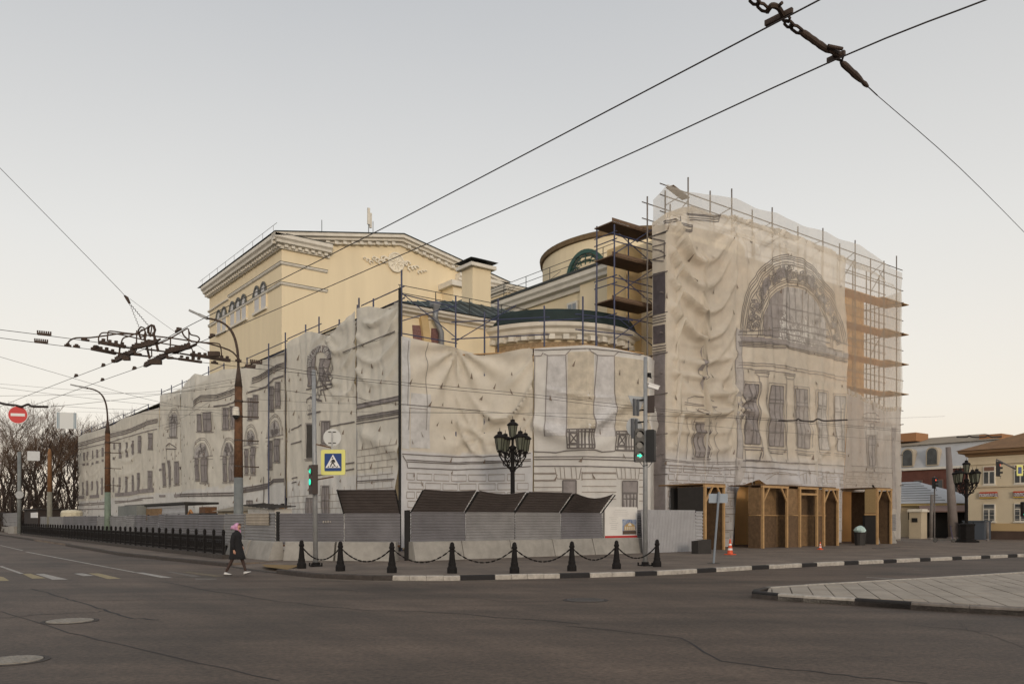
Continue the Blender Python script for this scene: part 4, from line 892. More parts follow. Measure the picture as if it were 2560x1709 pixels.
for i in range(46): t = math.pi*i/45; s.poly([(c[0]-1.12*rw*math.cos(t), c[1]+1.0*rh*math.sin(t)), (c[0]-1.72*rw*math.cos(t+rnd(-.1, .1)), c[1]+1.55*rh*math.sin(t))], .06, DK if i % 2 else WH)
s.poly([(c[0]-1.85*rw*math.cos(math.pi*i/16), c[1]+1.7*rh*math.sin(math.pi*i/16)) for i in range(17)], .07, WH)
s.end('printed_arch_relief')
s.window(Z3, (1062, 1215, 1138, 1490), 2, (.35,), .08, False, GY); s.window(Z3, (1175, 1240, 1255, 1440), 2, (.4,), .1, False, GY)
s.begin()
for x, z in [(c[0]+rnd(-.5, 1.9), c[1]-rnd(0, 1.8)) for _ in range(26)]: s.poly([(x, z), (x+rnd(-.5, .5), z-rnd(.3, .8))], .09, DK)
s.end('printed_arch_crumple')
s.lines('printed_pediment', Z4, [[(762, 395), (765, 360), (800, 335), (905, 372)], [(790, 345), (905, 378)], [(770, 500), (895, 470)], [(760, 270), (990, 220)], [(900, 240), (990, 205)], [(900, 275), (990, 245)]], .09, DK)
s.begin(); f = s.px(*Z4(792, 472))
for k in range(6): s.poly([(f[0]+.28*math.cos(k*1.05)+.2*math.cos(i*.9), f[1]+.28*math.sin(k*1.05)+.2*math.sin(i*.9)) for i in range(8)], .03, LN, 9)
s.end('printed_rosette')
s.window(Z4, (758, 592, 830, 895), 1, (), 0, True, (.03, .026, .024), name='painted_dark_opening'); s.window(Z4, (902, 565, 970, 760), 3, (), 0, True, GY); s.window(Z4, (902, 1160, 965, 1415), 3, (.5,), 0, True, GY); s.window(Z4, (756, 1265, 825, 1415), 3, (), 0, False, GY)  # first fill is near-black, painting the darkness of a real opening
s.lines('printed_string_lines', Z4, [[(615, 770), (715, 740)], [(980, 608), (1200, 565)], [(612, 1085), (680, 1072)], [(870, 1055), (1200, 995)], [(1000, 965), (1200, 938)], [(612, 1125), (670, 1115)], [(620, 640), (720, 590)]], .08, DK)
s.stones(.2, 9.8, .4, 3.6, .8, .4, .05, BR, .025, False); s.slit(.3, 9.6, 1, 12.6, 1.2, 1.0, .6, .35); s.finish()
# bowed middle of the street front
def s3_fold(x, z): return st_fold(x, z)+swag(x, z, 13.5, 18.2, 1, 12.5, 2.5, 1.4, .10, 111)
S3p = [(-12.9, 45.9), (-13.5, 42), (-13.9, 38.2), (-13.3, 33), (-12.6, 27), (-12.5, 22.5), (-13.2, 20.95)]
S3 = Sheet(S3p, [(0, 13.3), (5, 13.55), (7.8, 13.55), (10, 13.1), (13, 13.2), (17, 12.8), (23.5, 13), (25.2, 13.2)], [(0, .3), (25.2, .3)], s3_fold, st_col, M_sheet, 'sheet printed with four arched windows behind the taller street lamp', ds=.2, dz=.2,
    hole=lambda x, z: 22.2 < x < 24.6 and .6 < z < 2.9-.5*abs(x-23.2))
s = S3
for a, b in (([(152, 545), (210, 495), (350, 490), (552, 418)], 0), ([(635, 352), (740, 300), (850, 238), (958, 200)], 0)):
    s.lines('printed_cornice', L2, [[(x, y+k) for x, y in a] for k in (0, 12, 26, 44)], .07, DK)
s.lines('printed_cornice_line', L2, [[(320, 585), (420, 575), (552, 528)], [(600, 470), (750, 420), (820, 355), (958, 312)], [(0, 1320), (200, 1312), (500, 1305)], [(0, 1335), (200, 1330), (500, 1325)], [(560, 1268), (700, 1245), (770, 1230), (820, 1195), (940, 1188)], [(560, 1285), (700, 1262), (775, 1245), (820, 1212), (940, 1205)], [(560, 1300), (770, 1262)], [(740, 1170), (738, 1420)]], .12, DK)
s.window(L2, (228, 640, 300, 790), 2, (.35,)); s.window(L2, (182, 655, 215, 790), 1, ()); s.window(L2, (395, 605, 440, 770), 2, (.35,)); s.window(L2, (455, 590, 492, 760), 2, (.35,)); s.window(L2, (605, 520, 635, 690), 2, (.35,)); s.window(L2, (645, 495, 678, 675), 2, (.35,))
s.window(L2, (778, 425, 812, 615), 2, (.35,), .05); s.window(L2, (832, 390, 868, 585), 2, (.35,), .05)
for cx, top, hw_, sp in ((222, 845, 78, 1008), (440, 845, 62, 992), (628, 735, 58, 905), (825, 650, 68, 835)): s.arched(L2, cx, top, hw_, sp)
for q in ((158, 1025, 186, 1195), (206, 1018, 260, 1212), (396, 1005, 424, 1208), (446, 1000, 482, 1205), (580, 945, 606, 1142), (628, 925, 666, 1142), (770, 880, 804, 1095), (822, 860, 872, 1040)): s.window(L2, q, 2, (.3,), .04, True)
s.window(L2, (592, 1370, 650, 1450), 2, (), 0, False)
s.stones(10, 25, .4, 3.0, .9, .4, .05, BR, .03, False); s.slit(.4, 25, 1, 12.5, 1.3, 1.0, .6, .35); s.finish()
# narrow tall block
S4 = Sheet([(-12.9, 53.0), (-12.9, 45.95)], [(0, 13.65), (4, 13.45), (7, 13.4)], [(0, .3), (7, .3)], lambda x, z: st_fold(x, z, .7), st_col, M_sheet, 'pale sheet printed with a tall scrolled arch and three narrow windows further along the street', ds=.2, dz=.2)
s = S4
s.arched(L1, 995, 390, 62, 560, scrolls=26, name='printed_scroll_arch'); s.window(L1, (960, 480, 1025, 670), 3, (.3,), 0, True, PG); s.lines('printed_pediment', L1, [[(925, 795), (925, 768), (960, 735), (1020, 775), (1022, 795)], [(930, 790), (1020, 792)], [(935, 800), (935, 900)], [(1012, 800), (1012, 900)]], .10, DK)
for q in (((884, 940), (912, 935), (924, 1145), (895, 1148)), ((945, 912), (966, 912), (972, 1140), (956, 1143)), ((1006, 922), (1046, 920), (1046, 1130), (1010, 1134))): s.window(L1, q, 2, (), 0, True)
s.lines('printed_band', L1, [[(815, 1002), (880, 992)], [(1050, 975), (1170, 962)], [(812, 1252), (920, 1250)], [(1005, 1245), (1170, 1235)], [(1005, 1252), (1170, 1242)]], .22, GY); s.slit(.3, 6.8, 1, 13, 1.2, .9, .7, .35); s.finish()
# long far end
def s5_fold(x, z): return st_fold(x, z, .9)+swag(x, z, 18, 38, 3, 12, 3.5, 1.5, .12, 121)+swag(x, z, 2, 19, 3, 11, 2.5, 1.6, .07, 123)
S5 = Sheet([(-12.9, 95.6), (-12.9, 53.05)], [(0, 13.3), (10, 12.9), (22, 12.7), (27, 12.95), (38, 12.65), (42.6, 12.5)], [(0, 1.6), (20, 1.6), (21, 2.2), (25, 1.2), (42.6, .8)], s5_fold, st_col, M_sheet, 'long wrinkled sheet with rows of small printed windows at the far end of the street', ds=.3, dz=.22)
s = S5
s.lines('printed_cornice', L1, [[(48, 738+k), (200, 697+k), (340, 655+k), (400, 637+k), (520, 612+k), (690, 545+k), (740, 520+k), (838, 495+k)] for k in (0, 14, 30, 34)]+[[(50, 800), (340, 735), (420, 710), (620, 650), (830, 595)]], .10, LN)
for q in ((112, 828, 127, 905), (148, 818, 161, 895), (197, 808, 212, 885), (244, 798, 259, 875), (293, 780, 311, 862), (405, 735, 422, 790), (462, 738, 482, 865), (530, 728, 548, 850), (585, 712, 604, 830), (655, 668, 680, 818), (752, 642, 792, 788),
          (105, 1118, 118, 1240), (141, 1102, 157, 1245), (188, 1108, 202, 1190), (241, 1105, 258, 1240), (283, 1078, 304, 1235), (405, 1072, 420, 1210), (456, 1070, 475, 1215), (523, 1062, 542, 1215), (586, 1050, 604, 1200), (641, 1032, 667, 1195), (747, 1012, 785, 1180)):
    s.window(L1, q, 2, (.3,), 0, q[2]-q[0] > 22, GY, LN if q[0] < 500 else DK)
s.lines('printed_sill', L1, [[(x-8, y), (x+14, y-3)] for x, y in ((116, 945), (152, 940), (200, 935), (248, 920), (300, 905), (408, 885), (472, 872), (538, 858), (596, 835), (664, 815))], .3, LN)
s.lines('printed_band', L1, [[(32, 1268), (125, 1262)], [(170, 1258), (265, 1252)], [(430, 1240), (560, 1230), (690, 1202), (805, 1192)]], .42, GY)
s.lines('printed_base_line', L1, [[(28, 1332), (330, 1312)], [(28, 1345), (330, 1328)], [(430, 1300), (560, 1300), (690, 1272), (800, 1266)], [(430, 1318), (690, 1288)], [(25, 1385), (330, 1375)]], .12, LN)
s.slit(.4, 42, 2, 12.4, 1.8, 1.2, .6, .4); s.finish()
# ================================================================== SCAFFOLDS
def scaffold(name, loc, label): return thing(name, loc, label, 'scaffold')
def pole(t, x, y, z0, z1, m=M_pole, r=.045): MB().tube([(x, y, z0), (x, y, z1)], r, 6).build('standard_pole', m, t)
def rail(t, a, b, m=M_pole, r=.032, name='ledger'): MB().tube([a, b], r, 5).build(name, m, t)
def deck(t, x0, x1, y0, y1, z, m=M_deck): MB().bx(x0, x1, y0, y1, z-.06, z).build('deck', m, t)
PS = scaffold('portico_scaffold', (12, .9, 0), 'tall scaffold of grey poles and plank decks behind the portico sheet')
px_ = [0.12, 2.0, 3.9, 5.85, 7.8, 9.79, 12.5, 15.31, 17.3, 19.21, 21.2, 23.0, 24.75]
for i, x in enumerate(px_):
    top = (19.7, 20.9, 20.6, 21.2, 20.4, 21.0, 20.4, 20.9, 20.3, 20.9, 20.0, 20.2, 20.9)[i]
    pole(PS, x, .22, 0, top, M_polew); pole(PS, x, 1.55, 0, 19.8, M_polew)
for k, z in enumerate((4.3, 6.5, 8.7, 10.9, 13.1, 15.3, 17.5)):
    for i in range(3): deck(PS, (.2, 8.6, 16.9)[i], (8.55, 16.85, 25.6)[i], .3, 1.5, z, M_deck if i < 2 else mat('glow_tinted_deck', (.78, .46, .20), .85, 3, .25))  # right-end decks tinted bright orange to paint sunlight into the boards
    for y in (.22, 1.55): rail(PS, (-.3, y, z+1.0), (25.7, y, z+1.0), M_polew)
    rail(PS, (24.75, -.3, z-.1), (24.75, 4.2, z-.1), M_polew, .032, 'transom'); rail(PS, (-.05, -.1, z-.1), (-.05, 2.2, z-.1), M_polew, .032, 'transom')
for z, y in ((19.4, .22), (20.0, .22), (19.4, 1.55)): rail(PS, (-.3, y, z), (25.6, y, z), M_polew)
for i in range(0, 12, 2):
    a, b = px_[i], px_[i+1]
    for z in (17.6, 13.2, 8.8): rail(PS, (a, .25, z), (b, .25, z+2.0), M_polew, .028, 'diagonal_brace')
for i in range(12): rail(PS, (px_[i], .22, 18.9), (px_[i+1], 1.55 if i % 2 else .22, 20.1), M_polew, .026, 'diagonal_brace')
for i, z in enumerate((17.5, 15.3, 13.1, 10.9)): MB().bx(22.6+.3*i, 26.3, .1, 1.0, z+.02, z+.07).build('loose_plank', M_plank, PS)
for (y, h) in ((2.2, 18.5), (4.2, 17.6)): pole(PS, 25.3, y, 0, h, M_polew)
MB().beam((.9, .6, 20.25), (2.6, .9, 20.05), .5, .05).build('loose_plank', M_deck, PS)
# scaffold on the inner side of the portico, above the bay
BS = scaffold('bay_scaffold', (-1, 3, 0), 'blue scaffold tower with dark decks between the curved bay and the portico')
for x, y, t in ((-2.0, 2.0, 17.9), (-2.0, 3.4, 18.2), (.6, 3.5, 18.6), (-5.0, 1.25, 13.3), (-6.4, 2.7, 12.9), (-8.0, 4.6, 13.4), (-4.3, 1.0, 14.0), (-9.7, 6.1, 13.6), (-8.6, 5.0, 12.7)): pole(BS, x, y, 0, t)
for z in (18.1, 16.25, 13.85): deck(BS, -2.1, 1.4, 2.1, 3.5, z); MB().bx(-2.1, 1.4, 2.05, 2.09, z, z+.18).build('toe_board', M_deck, BS)
for z in (17.0, 15.0, 14.6, 12.9, 17.4): rail(BS, (-2.2, 2.0, z), (1.4, 2.0, z)); rail(BS, (-2.0, 1.8, z+.1), (-2.0, 3.6, z+.1))
for z in (16.3, 14.0, 11.6): rail(BS, (-2.0, 2.0, z), (1.2, 2.0, z+2.1), M_pole, .028, 'diagonal_brace'); rail(BS, (1.2, 2.05, z), (-1.6, 2.05, z+1.2), M_pole, .028, 'diagonal_brace')
for a, b in (((-9.9, 6.2, 12.2), (-6.2, 2.5, 12.3)), ((-9.9, 6.2, 11.3), (-6.2, 2.5, 11.4)), ((-6.6, 2.9, 12.1), (-4.0, .9, 12.3)), ((-5.3, 1.5, 12.4), (-1.6, 1.0, 12.5)), ((-5.3, 1.5, 11.6), (-1.6, 1.0, 11.7)), ((-9.7, 6.1, 13.0), (-12.9, 6.2, 13.2)), ((-12.9, 6.2, 11.2), (-9.6, 6.1, 11.1))): rail(BS, a, b)
for a, b in (((-13, 6.2, 13.3), (-9.7, 6.1, 11.4)), ((-13, 6.2, 11.8), (-9.7, 6.1, 13.1)), ((-9.7, 6.1, 11.2), (-7.4, 3.8, 13.0))): rail(BS, a, b, M_pole, .026, 'diagonal_brace')
for a, b in (((-9.2, 6.1, 10.45), (-6.7, 3.3, 10.5)), ((-6.9, 3.2, 10.62), (-4.9, 1.4, 10.7)), ((-5.0, 1.5, 10.76), (-1.3, .8, 10.65)), ((-1.4, .9, 10.5), (.4, 1.7, 10.45))):
    MB().beam(a, b, .9, .05).build('deck', M_plank, BS); MB().beam((a[0], a[1], a[2]-.08), (b[0], b[1], b[2]-.08), .5, .07).build('deck_edge', M_deck, BS)
# street-side scaffold
SS = scaffold('street_scaffold', (-12.6, 30, 0), 'low blue scaffold poles poking above the sheets along the street side')
for y, t in ((6.15, 14.4), (9.2, 13.6), (10.9, 14.0), (13.4, 13.3), (16.2, 14.0), (18.2, 13.9), (21.5, 14.0), (25.0, 13.9), (29.3, 13.6), (34.5, 14.0), (38.4, 14.3), (42, 14.0), (46, 14.2), (49.5, 14.2), (53, 14.3), (58, 13.4), (64, 13.5), (69, 13.5), (74, 13.4), (80, 13.7), (87, 13.8), (94, 13.9)): pole(SS, -12.75 if y > 22 else -12.95, y, 0, t)
for a, b, z in ((6.1, 10.9, 13.6), (16.2, 21.5, 13.6), (21.5, 29.3, 13.5), (34.5, 42, 13.8), (42, 53, 13.9), (58, 69, 13.3), (69, 94, 13.5), (13.4, 18.2, 13.1)):
    rail(SS, (-12.8, a, z), (-12.8, b, z)); rail(SS, (-12.8, a, z-.6), (-12.4, b, z-.4))
pole(SS, -13.05, 10.9, 0, 13.6, M_pole, .04)
MB().bx(-12.7, -11.9, 36, 42, 13.2, 13.26).build('deck', M_deck, SS); MB().bx(-12.7, -11.9, 16, 20, 12.9, 12.96).build('deck', M_deck, SS)
pole(SS, -13.18, 5.93, 0, 13.4, M_dark, .07)
rail(SS, (-13.2, 12.4, 11.2), (-13.2, 6.4, 11.3), M_polew, .03)

# ================================================================== HOARDING
def corr(name, p, q, z0, z1, m, parent, pitch=.115, dep=.028, dent=0, tilt=None, seed=0):
    """Sheet-steel panel with horizontal ribs from p to q; tilt moves the top edge outwards."""
    p, q = Vector((*p, 0)), Vector((*q, 0)); d = (q-p).normalized(); n = Vector((d.y, -d.x, 0)); mb = MB()
    H = z1-z0; k = max(4, int(round(H/pitch))); nx = 6 if dent else 1; lev = []
    for i in range(k):
        for f, o in ((0, 0), (.5, 0), (.62, 1), (.88, 1)): lev.append(((i+f)/k, o*dep))
    lev.append((1, 0)); T = .03
    for side in (0, 1):
        for j in range(nx+1):
            b = p.lerp(q, j/nx)
            for f, o in lev:
                w = dent*nz(j*.7+seed, f*3, seed)
                out_ = n*(o+w-(0 if side == 0 else .012))
                if tilt: v = b+out_+n*tilt[0]*f+Vector((0, 0, z0+tilt[1]*f+(tilt[2]*math.sin(math.pi*j/nx)*f if len(tilt) > 2 else 0)))
                else: v = b+out_+Vector((0, 0, z0+H*f+dent*.6*nz(j+seed, 9, 2)*f))
                mb.v.append(v)
    L = len(lev); off = (nx+1)*L
    for j in range(nx):
        for i in range(L-1):
            a = j*L+i; mb.f.append((a, a+L, a+L+1, a+1)); a += off; mb.f.append((a, a+1, a+L+1, a+L))
    for j in range(nx):                            # top and bottom edges
        for i in (0, L-1): a = j*L+i; mb.f.append((a, a+off, a+off+L, a+L))
    return mb.build(name, m, parent)
HF = thing('site_hoarding', (-14, -1.5, 0), 'grey ribbed steel hoarding with sloping brown canopies in front of the corner bay', 'hoarding')
P0 = (-21.3, 1.2); P1 = (-17.62, -2.33); dd = (Vector(P1)-Vector(P0)).normalized()
def dg(t): return (P0[0]+dd.x*t, P0[1]+dd.y*t)
corr('panel', dg(0), dg(2.64), .74, 1.98, M_hoard, HF, dent=.02, seed=1); corr('panel', dg(2.68), dg(4.92), .74, 1.99, M_hoard, HF)
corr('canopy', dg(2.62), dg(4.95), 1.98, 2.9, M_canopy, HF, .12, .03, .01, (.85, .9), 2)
xs = [-17.4, -14.8, -12.24, -9.65, -7.09]
for i in range(4):
    corr('panel', (xs[i]+.02, -2.4), (xs[i+1]-.02, -2.4), .80, 2.05, M_hoard2 if i in (1, 2) else M_hoard, HF, dent=.008, seed=4+i)
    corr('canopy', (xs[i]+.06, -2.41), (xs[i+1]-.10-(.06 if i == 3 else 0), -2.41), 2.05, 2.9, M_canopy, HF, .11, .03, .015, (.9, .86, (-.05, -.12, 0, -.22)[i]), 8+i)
    for x in (xs[i]+.03, xs[i+1]-.03): MB().beam((x, -2.36, 2.0), (x+.0, -3.3, 2.86), .04, .04).build('canopy_arm', M_dark, HF)
for t in (2.64, 4.92): a = dg(t); MB().beam((a[0], a[1], 1.97), (a[0]-.57, a[1]-.62, 2.88), .05, .05).build('canopy_arm', M_dark, HF)
corr('panel', (-7.07, -2.42), (-4.45, -2.42), .82, 2.2, M_hoard2, HF)
for x in xs+[-4.5]: MB().bx(x-.03, x+.03, -2.34, -2.28, .3, 2.05).build('post', M_dark, HF)
MB().bx(-17.62, -17.42, -2.4, -2.3, .1, 2.1).build('post', M_dark, HF)
MB().bx(-17.4, -4.4, -2.46, -2.33, .71, .79).build('bottom_rail', M_dark, HF); a, b = dg(.1), dg(4.9); MB().beam((*a, .70), (*b, .70), .1, .07).build('bottom_rail', M_rust, HF)
MB().beam((-4.45, -2.5, 2.1), (-4.2, -2.7, .55), .09, .09).build('corner_post', M_rust, HF)
for i in range(4): MB().bx(-20.05+i*.07, -20.0+i*.07, -.06-i*.064-.06, -.05-i*.064-.05, 1.6+.01*i, 1.68+.01*(i % 3)).build('paint_mark', M_kw, HF)
HL = thing('street_hoarding', (-21.3, 35, 0), 'long grey ribbed steel hoarding running down the street behind the iron fence', 'hoarding')
js = [67, 62.2, 52.0, 47.2, 42.3, 37.0, 32.6, 27.7, 25.3, 22.4, 19.6, 18.3, 15.9, 12.0, 8.0, 5.24, 1.6]
for i in range(len(js)-1):
    m = M_hoard2 if i in (0, 1, 5, 6, 7, 14, 15) else M_hoard; dn = .06 if i in (6, 7, 8, 9) else .02
    corr('panel', (-21.3, js[i]-.03), (-21.3, js[i+1]+.03), .55, 1.98+(.06 if i == 10 else 0)+rnd(-.03, .03), m, HL, .13, .03, dn, None, 20+i)
    MB().bx(-21.24, -21.16, js[i]-.06, js[i]+.04, 0, 2.02).build('post', M_dark, HL)
MB().box((-21.25, 1.5, 1.2), (.12, .12, 1.7)).build('post', M_dark, HL)
corr('upper_panel', (-21.36, 4.9), (-21.36, 2.2), 1.5, 2.0, mat('beige_sheet_steel', (.42, .36, .29), .7, 2, .3), HL, .13, .02)
# leaning sheet with upright ribs
lp_ = thing('leaning_panel', (-3, -3.2, 0.13), 'pale upright-ribbed steel sheet standing beside the first wooden portal', 'panel')
def upright(x0, x1, y, z0, z1, m, parent, name, skew=.0):
    mb = MB(); n = int((x1-x0)/.11)
    for sd_ in (0, .01):
        for i in range(n+1):
            for f, o in ((0, 0), (.4, 0), (.55, .03), (.9, .03)):
                x = x0+(x1-x0)*(i+f)/(n+1); mb.v += [Vector((x, y-o+sd_, z0)), Vector((x-skew, y-o+sd_, z1))]
    K = 4*(n+1)
    for i in range(K-1): mb.f += [(2*i, 2*i+2, 2*i+3, 2*i+1), (2*K+2*i, 2*K+2*i+1, 2*K+2*i+3, 2*K+2*i+2)]
    return mb.build(name, m, parent)
M_pale_st = mat('pale_sheet_steel', (.40, .40, .42), .5, 1.5, .2, metal=.1)
upright(-5.2, -1.35, -3.2, .14, 2.2, M_pale_st, lp_, 'ribbed_sheet', .12)
corr('folded_edge', (-1.42, -3.2), (-.95, -3.25), .14, 2.15, M_pale_st, lp_, .17, .05)
# poster on the hoarding
PO = thing('site_banner', (-6.0, -2.5, .9), 'white information banner with a small picture of the building and a red stripe', 'banner')
MB().bx(-7.02, -4.88, -2.52, -2.48, .86, 2.33).build('sheet', mat('white_banner_vinyl', (.72, .70, .67), .7, 1.5, .12), PO)
MB().bx(-7.02, -4.88, -2.528, -2.521, .865, .97).build('red_stripe', mat('red_print', (.42, .03, .03), .7), PO)
pic = MB().bx(-5.88, -4.95, -2.53, -2.521, 1.02, 1.74).build('picture', mat('picture_sky_blue', (.06, .12, .30), .6, 9, 0, (.45, .48, .52)), PO)
MB().slab([(-5.78, -2.532, 1.22), (-5.0, -2.532, 1.22), (-5.05, -2.532, 1.42), (-5.15, -2.532, 1.5), (-5.4, -2.532, 1.6), (-5.65, -2.532, 1.5), (-5.75, -2.532, 1.42)], (0, 1, 0), .004).build('picture_building', mat('picture_ochre', (.45, .30, .12), .7), pic)
MB().bx(-5.87, -4.96, -2.534, -2.531, 1.03, 1.2).build('picture_square', mat('picture_brown', (.10, .07, .05), .7), pic)
for i in range(5): MB().bx(-5.7+i*.14, -5.64+i*.14, -2.537, -2.533, 1.24, 1.4).build('picture_column', M_white, pic)
MB().slab([(-5.4+.12*math.cos(math.pi*i/8), -2.537, 1.44+.12*math.sin(math.pi*i/8)) for i in range(9)], (0, 1, 0), .003).build('picture_arch', M_white, pic)
for i in range(11):
    w = rnd(.35, 1.0) if i > 4 else rnd(.7, 1.3)
    c_ = -6.0 if i < 4 else -6.45
    w = w*.6 if i >= 4 else w
    MB().bx(c_-w/2, c_+w/2, -2.526, -2.521, 2.18-i*.09, 2.195-i*.09).build('text_line', mat('faint_grey_text', (.42, .41, .40), .8), PO)

# concrete barrier blocks
def block(p, q, label, h=.74):
    p, q = Vector((*p, .13)), Vector((*q, .13)); d = (q-p).normalized(); n = Vector((d.y, -d.x, 0)); p += d*.02; q -= d*.02
    prof = [(.55, 0), (.52, .12), (.34, h-.04), (.30, h), (-.02, h), (-.12, 0)]; mb = MB(); L = (q-p).length; nn = 5
    for j in range(nn+1):
        b = p.lerp(q, j/nn)
        for o, z in prof: mb.v.append(b+n*(o+.02*nz(j*1.3, z*4, p.x))+Vector((0, 0, z+.012*nz(j, z, p.y))))
    k = len(prof)
    for j in range(nn):
        for i in range(k): mb.f.append((j*k+i, j*k+(i+1) % k, (j+1)*k+(i+1) % k, (j+1)*k+i))
    mb.f += [tuple(range(k)), tuple(reversed(range(nn*k, nn*k+k)))]
    tag(mb.build('concrete_block', M_conc, None, False, None, (p+q)/2), label, 'concrete block', 'concrete blocks under the hoarding')
bx_ = [(-17.5, -15.2), (-15.2, -12.75), (-12.75, -10.4), (-10.4, -8.0), (-8.0, -4.5)]
lb = ['concrete block in the middle of the row behind the chained bollards', 'concrete block below the long grey panels, second right of the dark gap post', 'concrete block under the hoarding behind the sixth bollard from the left', 'concrete block under the hoarding just left of the white banner', 'concrete block under the white banner']
lb[0] = 'concrete block under the hoarding immediately right of the dark gap post'
for (a, b), l in zip(bx_, lb): block((a, -2.38), (b, -2.38), l)
block(dg(.35), dg(2.4), 'concrete block behind the pole with the crossing sign'); block(dg(2.45), dg(4.85), 'concrete block under the single canopy left of the dark gap post')
block((-21.3, 3.6), (-21.3, .95), 'concrete block behind the walking woman'); block((-21.3, 6.2), (-21.3, 3.7), 'concrete block between the iron fence end and the walking woman')
block((19.0, -1.6), (20.3, -1.6), 'sloped pale concrete block right of the last wooden portal', .8); block((17.6, -1.3), (18.9, -1.3), 'grey concrete block in shade right of the last wooden portal', .8)
sp = thing('corner_hoarding', (19, -1, .13), 'small grey ribbed hoarding on blocks right of the last wooden portal', 'hoarding')
corr('panel', (17.7, -1.35), (18.9, -1.35), .95, 2.1, M_hoard, sp); corr('panel', (18.95, -1.6), (21.2, -1.6), .95, 2.1, M_hoard2, sp); MB().tube([(18.2, -1.6, 4.0), (19.6, -2.0, 2.1)], .06, 5).build('tilted_bar', M_dark, sp)

# ================================================================== WOODEN PORTALS
M_ply2 = mat('osb_board_light', (.27, .165, .08), .9, 5, .45); M_nblack = mat('near_black', (.03, .026, .024), .7, 4, .3)
def post(t, x, y, z, w=.12): MB().bx(x-w/2, x+w/2, y-w/2, y+w/2, .12, z).build('post', M_plank, t)
def frame(t, x0, x1, y, z, braces=True):
    post(t, x0, y, z); post(t, x1, y, z); MB().bx(x0-.1, x1+.1, y-.07, y+.06, z, z+.12).build('header', M_plank, t)
    if braces:
        for xa, sx in ((x0, 1), (x1, -1)): MB().beam((xa+sx*.03, y-.02, z-.75), (xa+sx*.55, y-.02, z), .07, .09).build('brace', M_plank, t)
t = thing('wooden_portal', (.8, -1.8, .13), 'narrow wooden portal with a dark side wall behind the leaning panel', 'portal', 'wooden portals at the portico')
frame(t, .04, 1.54, -2.6, 3.42); MB().bx(-.02, .04, -2.54, -.8, 1.75, 3.45).build('side_wall', M_nblack, t); MB().bx(-.02, .04, -2.54, -.8, .13, 1.74).build('side_board', M_ply, t)  # side wall near-black above, board below
MB().bx(1.54, 1.60, -2.54, .4, .13, 3.45).build('side_board', M_ply, t); MB().bx(.05, 1.53, -.8, -.75, .13, 1.9).build('back_board', M_ply2, t); MB().bx(.05, 1.53, -.3, -.25, 1.9, 3.45).build('back_dark_sheet', M_dark, t)
MB().bx(-.1, 1.7, -2.6, .5, 3.55, 3.62).build('roof_board', M_ply2, t)
t = thing('wooden_portal', (9, -1.8, .13), 'wide wooden porch with three doorways under the drawn arch', 'portal', 'wooden portals at the portico')
frame(t, 4.94, 7.18, -2.6, 3.5); frame(t, 8.45, 10.17, -2.6, 3.5, False); MB().bx(8.5, 10.1, -2.66, -2.56, 3.15, 3.27).build('transom', M_plank, t); frame(t, 10.91, 12.38, -2.6, 3.5)
for i, (x0, x1) in enumerate(((4.9, 6.2), (6.22, 7.4), (7.42, 8.6), (8.62, 9.9), (9.92, 11.2), (11.22, 12.4))):
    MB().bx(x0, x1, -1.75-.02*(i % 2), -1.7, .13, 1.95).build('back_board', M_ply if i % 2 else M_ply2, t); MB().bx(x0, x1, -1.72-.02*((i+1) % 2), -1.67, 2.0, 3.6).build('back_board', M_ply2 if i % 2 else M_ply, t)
for x0, x1 in ((7.24, 8.39), (10.23, 10.85)): MB().bx(x0, x1, -2.5, -2.45, .13, 1.95).build('front_board', M_ply, t); MB().bx(x0, x1, -2.5, -2.45, 2.0, 3.5).build('front_board', M_ply2, t)
for x in (12.42,): MB().bx(x, x+.05, -2.5, .2, .13, 3.5).build('side_board', M_ply, t)
MB().bx(4.84, 4.89, -2.5, -1.7, .13, 1.95).build('side_board', M_ply, t); MB().bx(4.84, 4.89, -2.5, -1.7, 2.0, 3.5).build('side_board', M_ply2, t)
MB().bx(4.9, 12.4, -2.5, -.3, 3.64, 3.70).build('roof_board', M_ply, t); MB().bx(4.9, 12.4, -1.82, -1.75, 1.94, 2.0).build('batten', M_plank, t)
t = thing('wooden_portal', (17.8, -1.8, .13), 'small wooden portal with light upper side board at the right end of the portico', 'portal', 'wooden portals at the portico')
frame(t, 16.97, 18.66, -2.6, 3.62); MB().bx(16.9, 16.95, -2.54, -1.8, 2.15, 3.7).build('side_board', mat('osb_board_pale', (.36, .25, .12), .9, 11, .25), t); MB().bx(16.9, 16.95, -2.54, -1.8, .13, 2.0).build('side_dark_sheet', M_nblack, t); MB().bx(16.86, 16.96, -2.54, -1.8, 2.0, 2.12).build('side_rail', M_plank, t)  # side is pale board above, near-black below
MB().bx(17.0, 18.6, -1.75, -1.7, 2.0, 3.6).build('back_board', M_ply, t); MB().bx(17.0, 18.6, -1.65, -1.6, .13, 2.0).build('back_dark_sheet', M_dark, t); MB().bx(18.7, 18.75, -2.54, .2, .13, 3.6).build('side_board', M_ply, t)
MB().bx(16.9, 18.75, -2.54, .2, 3.75, 3.8).build('roof_board', M_ply, t)

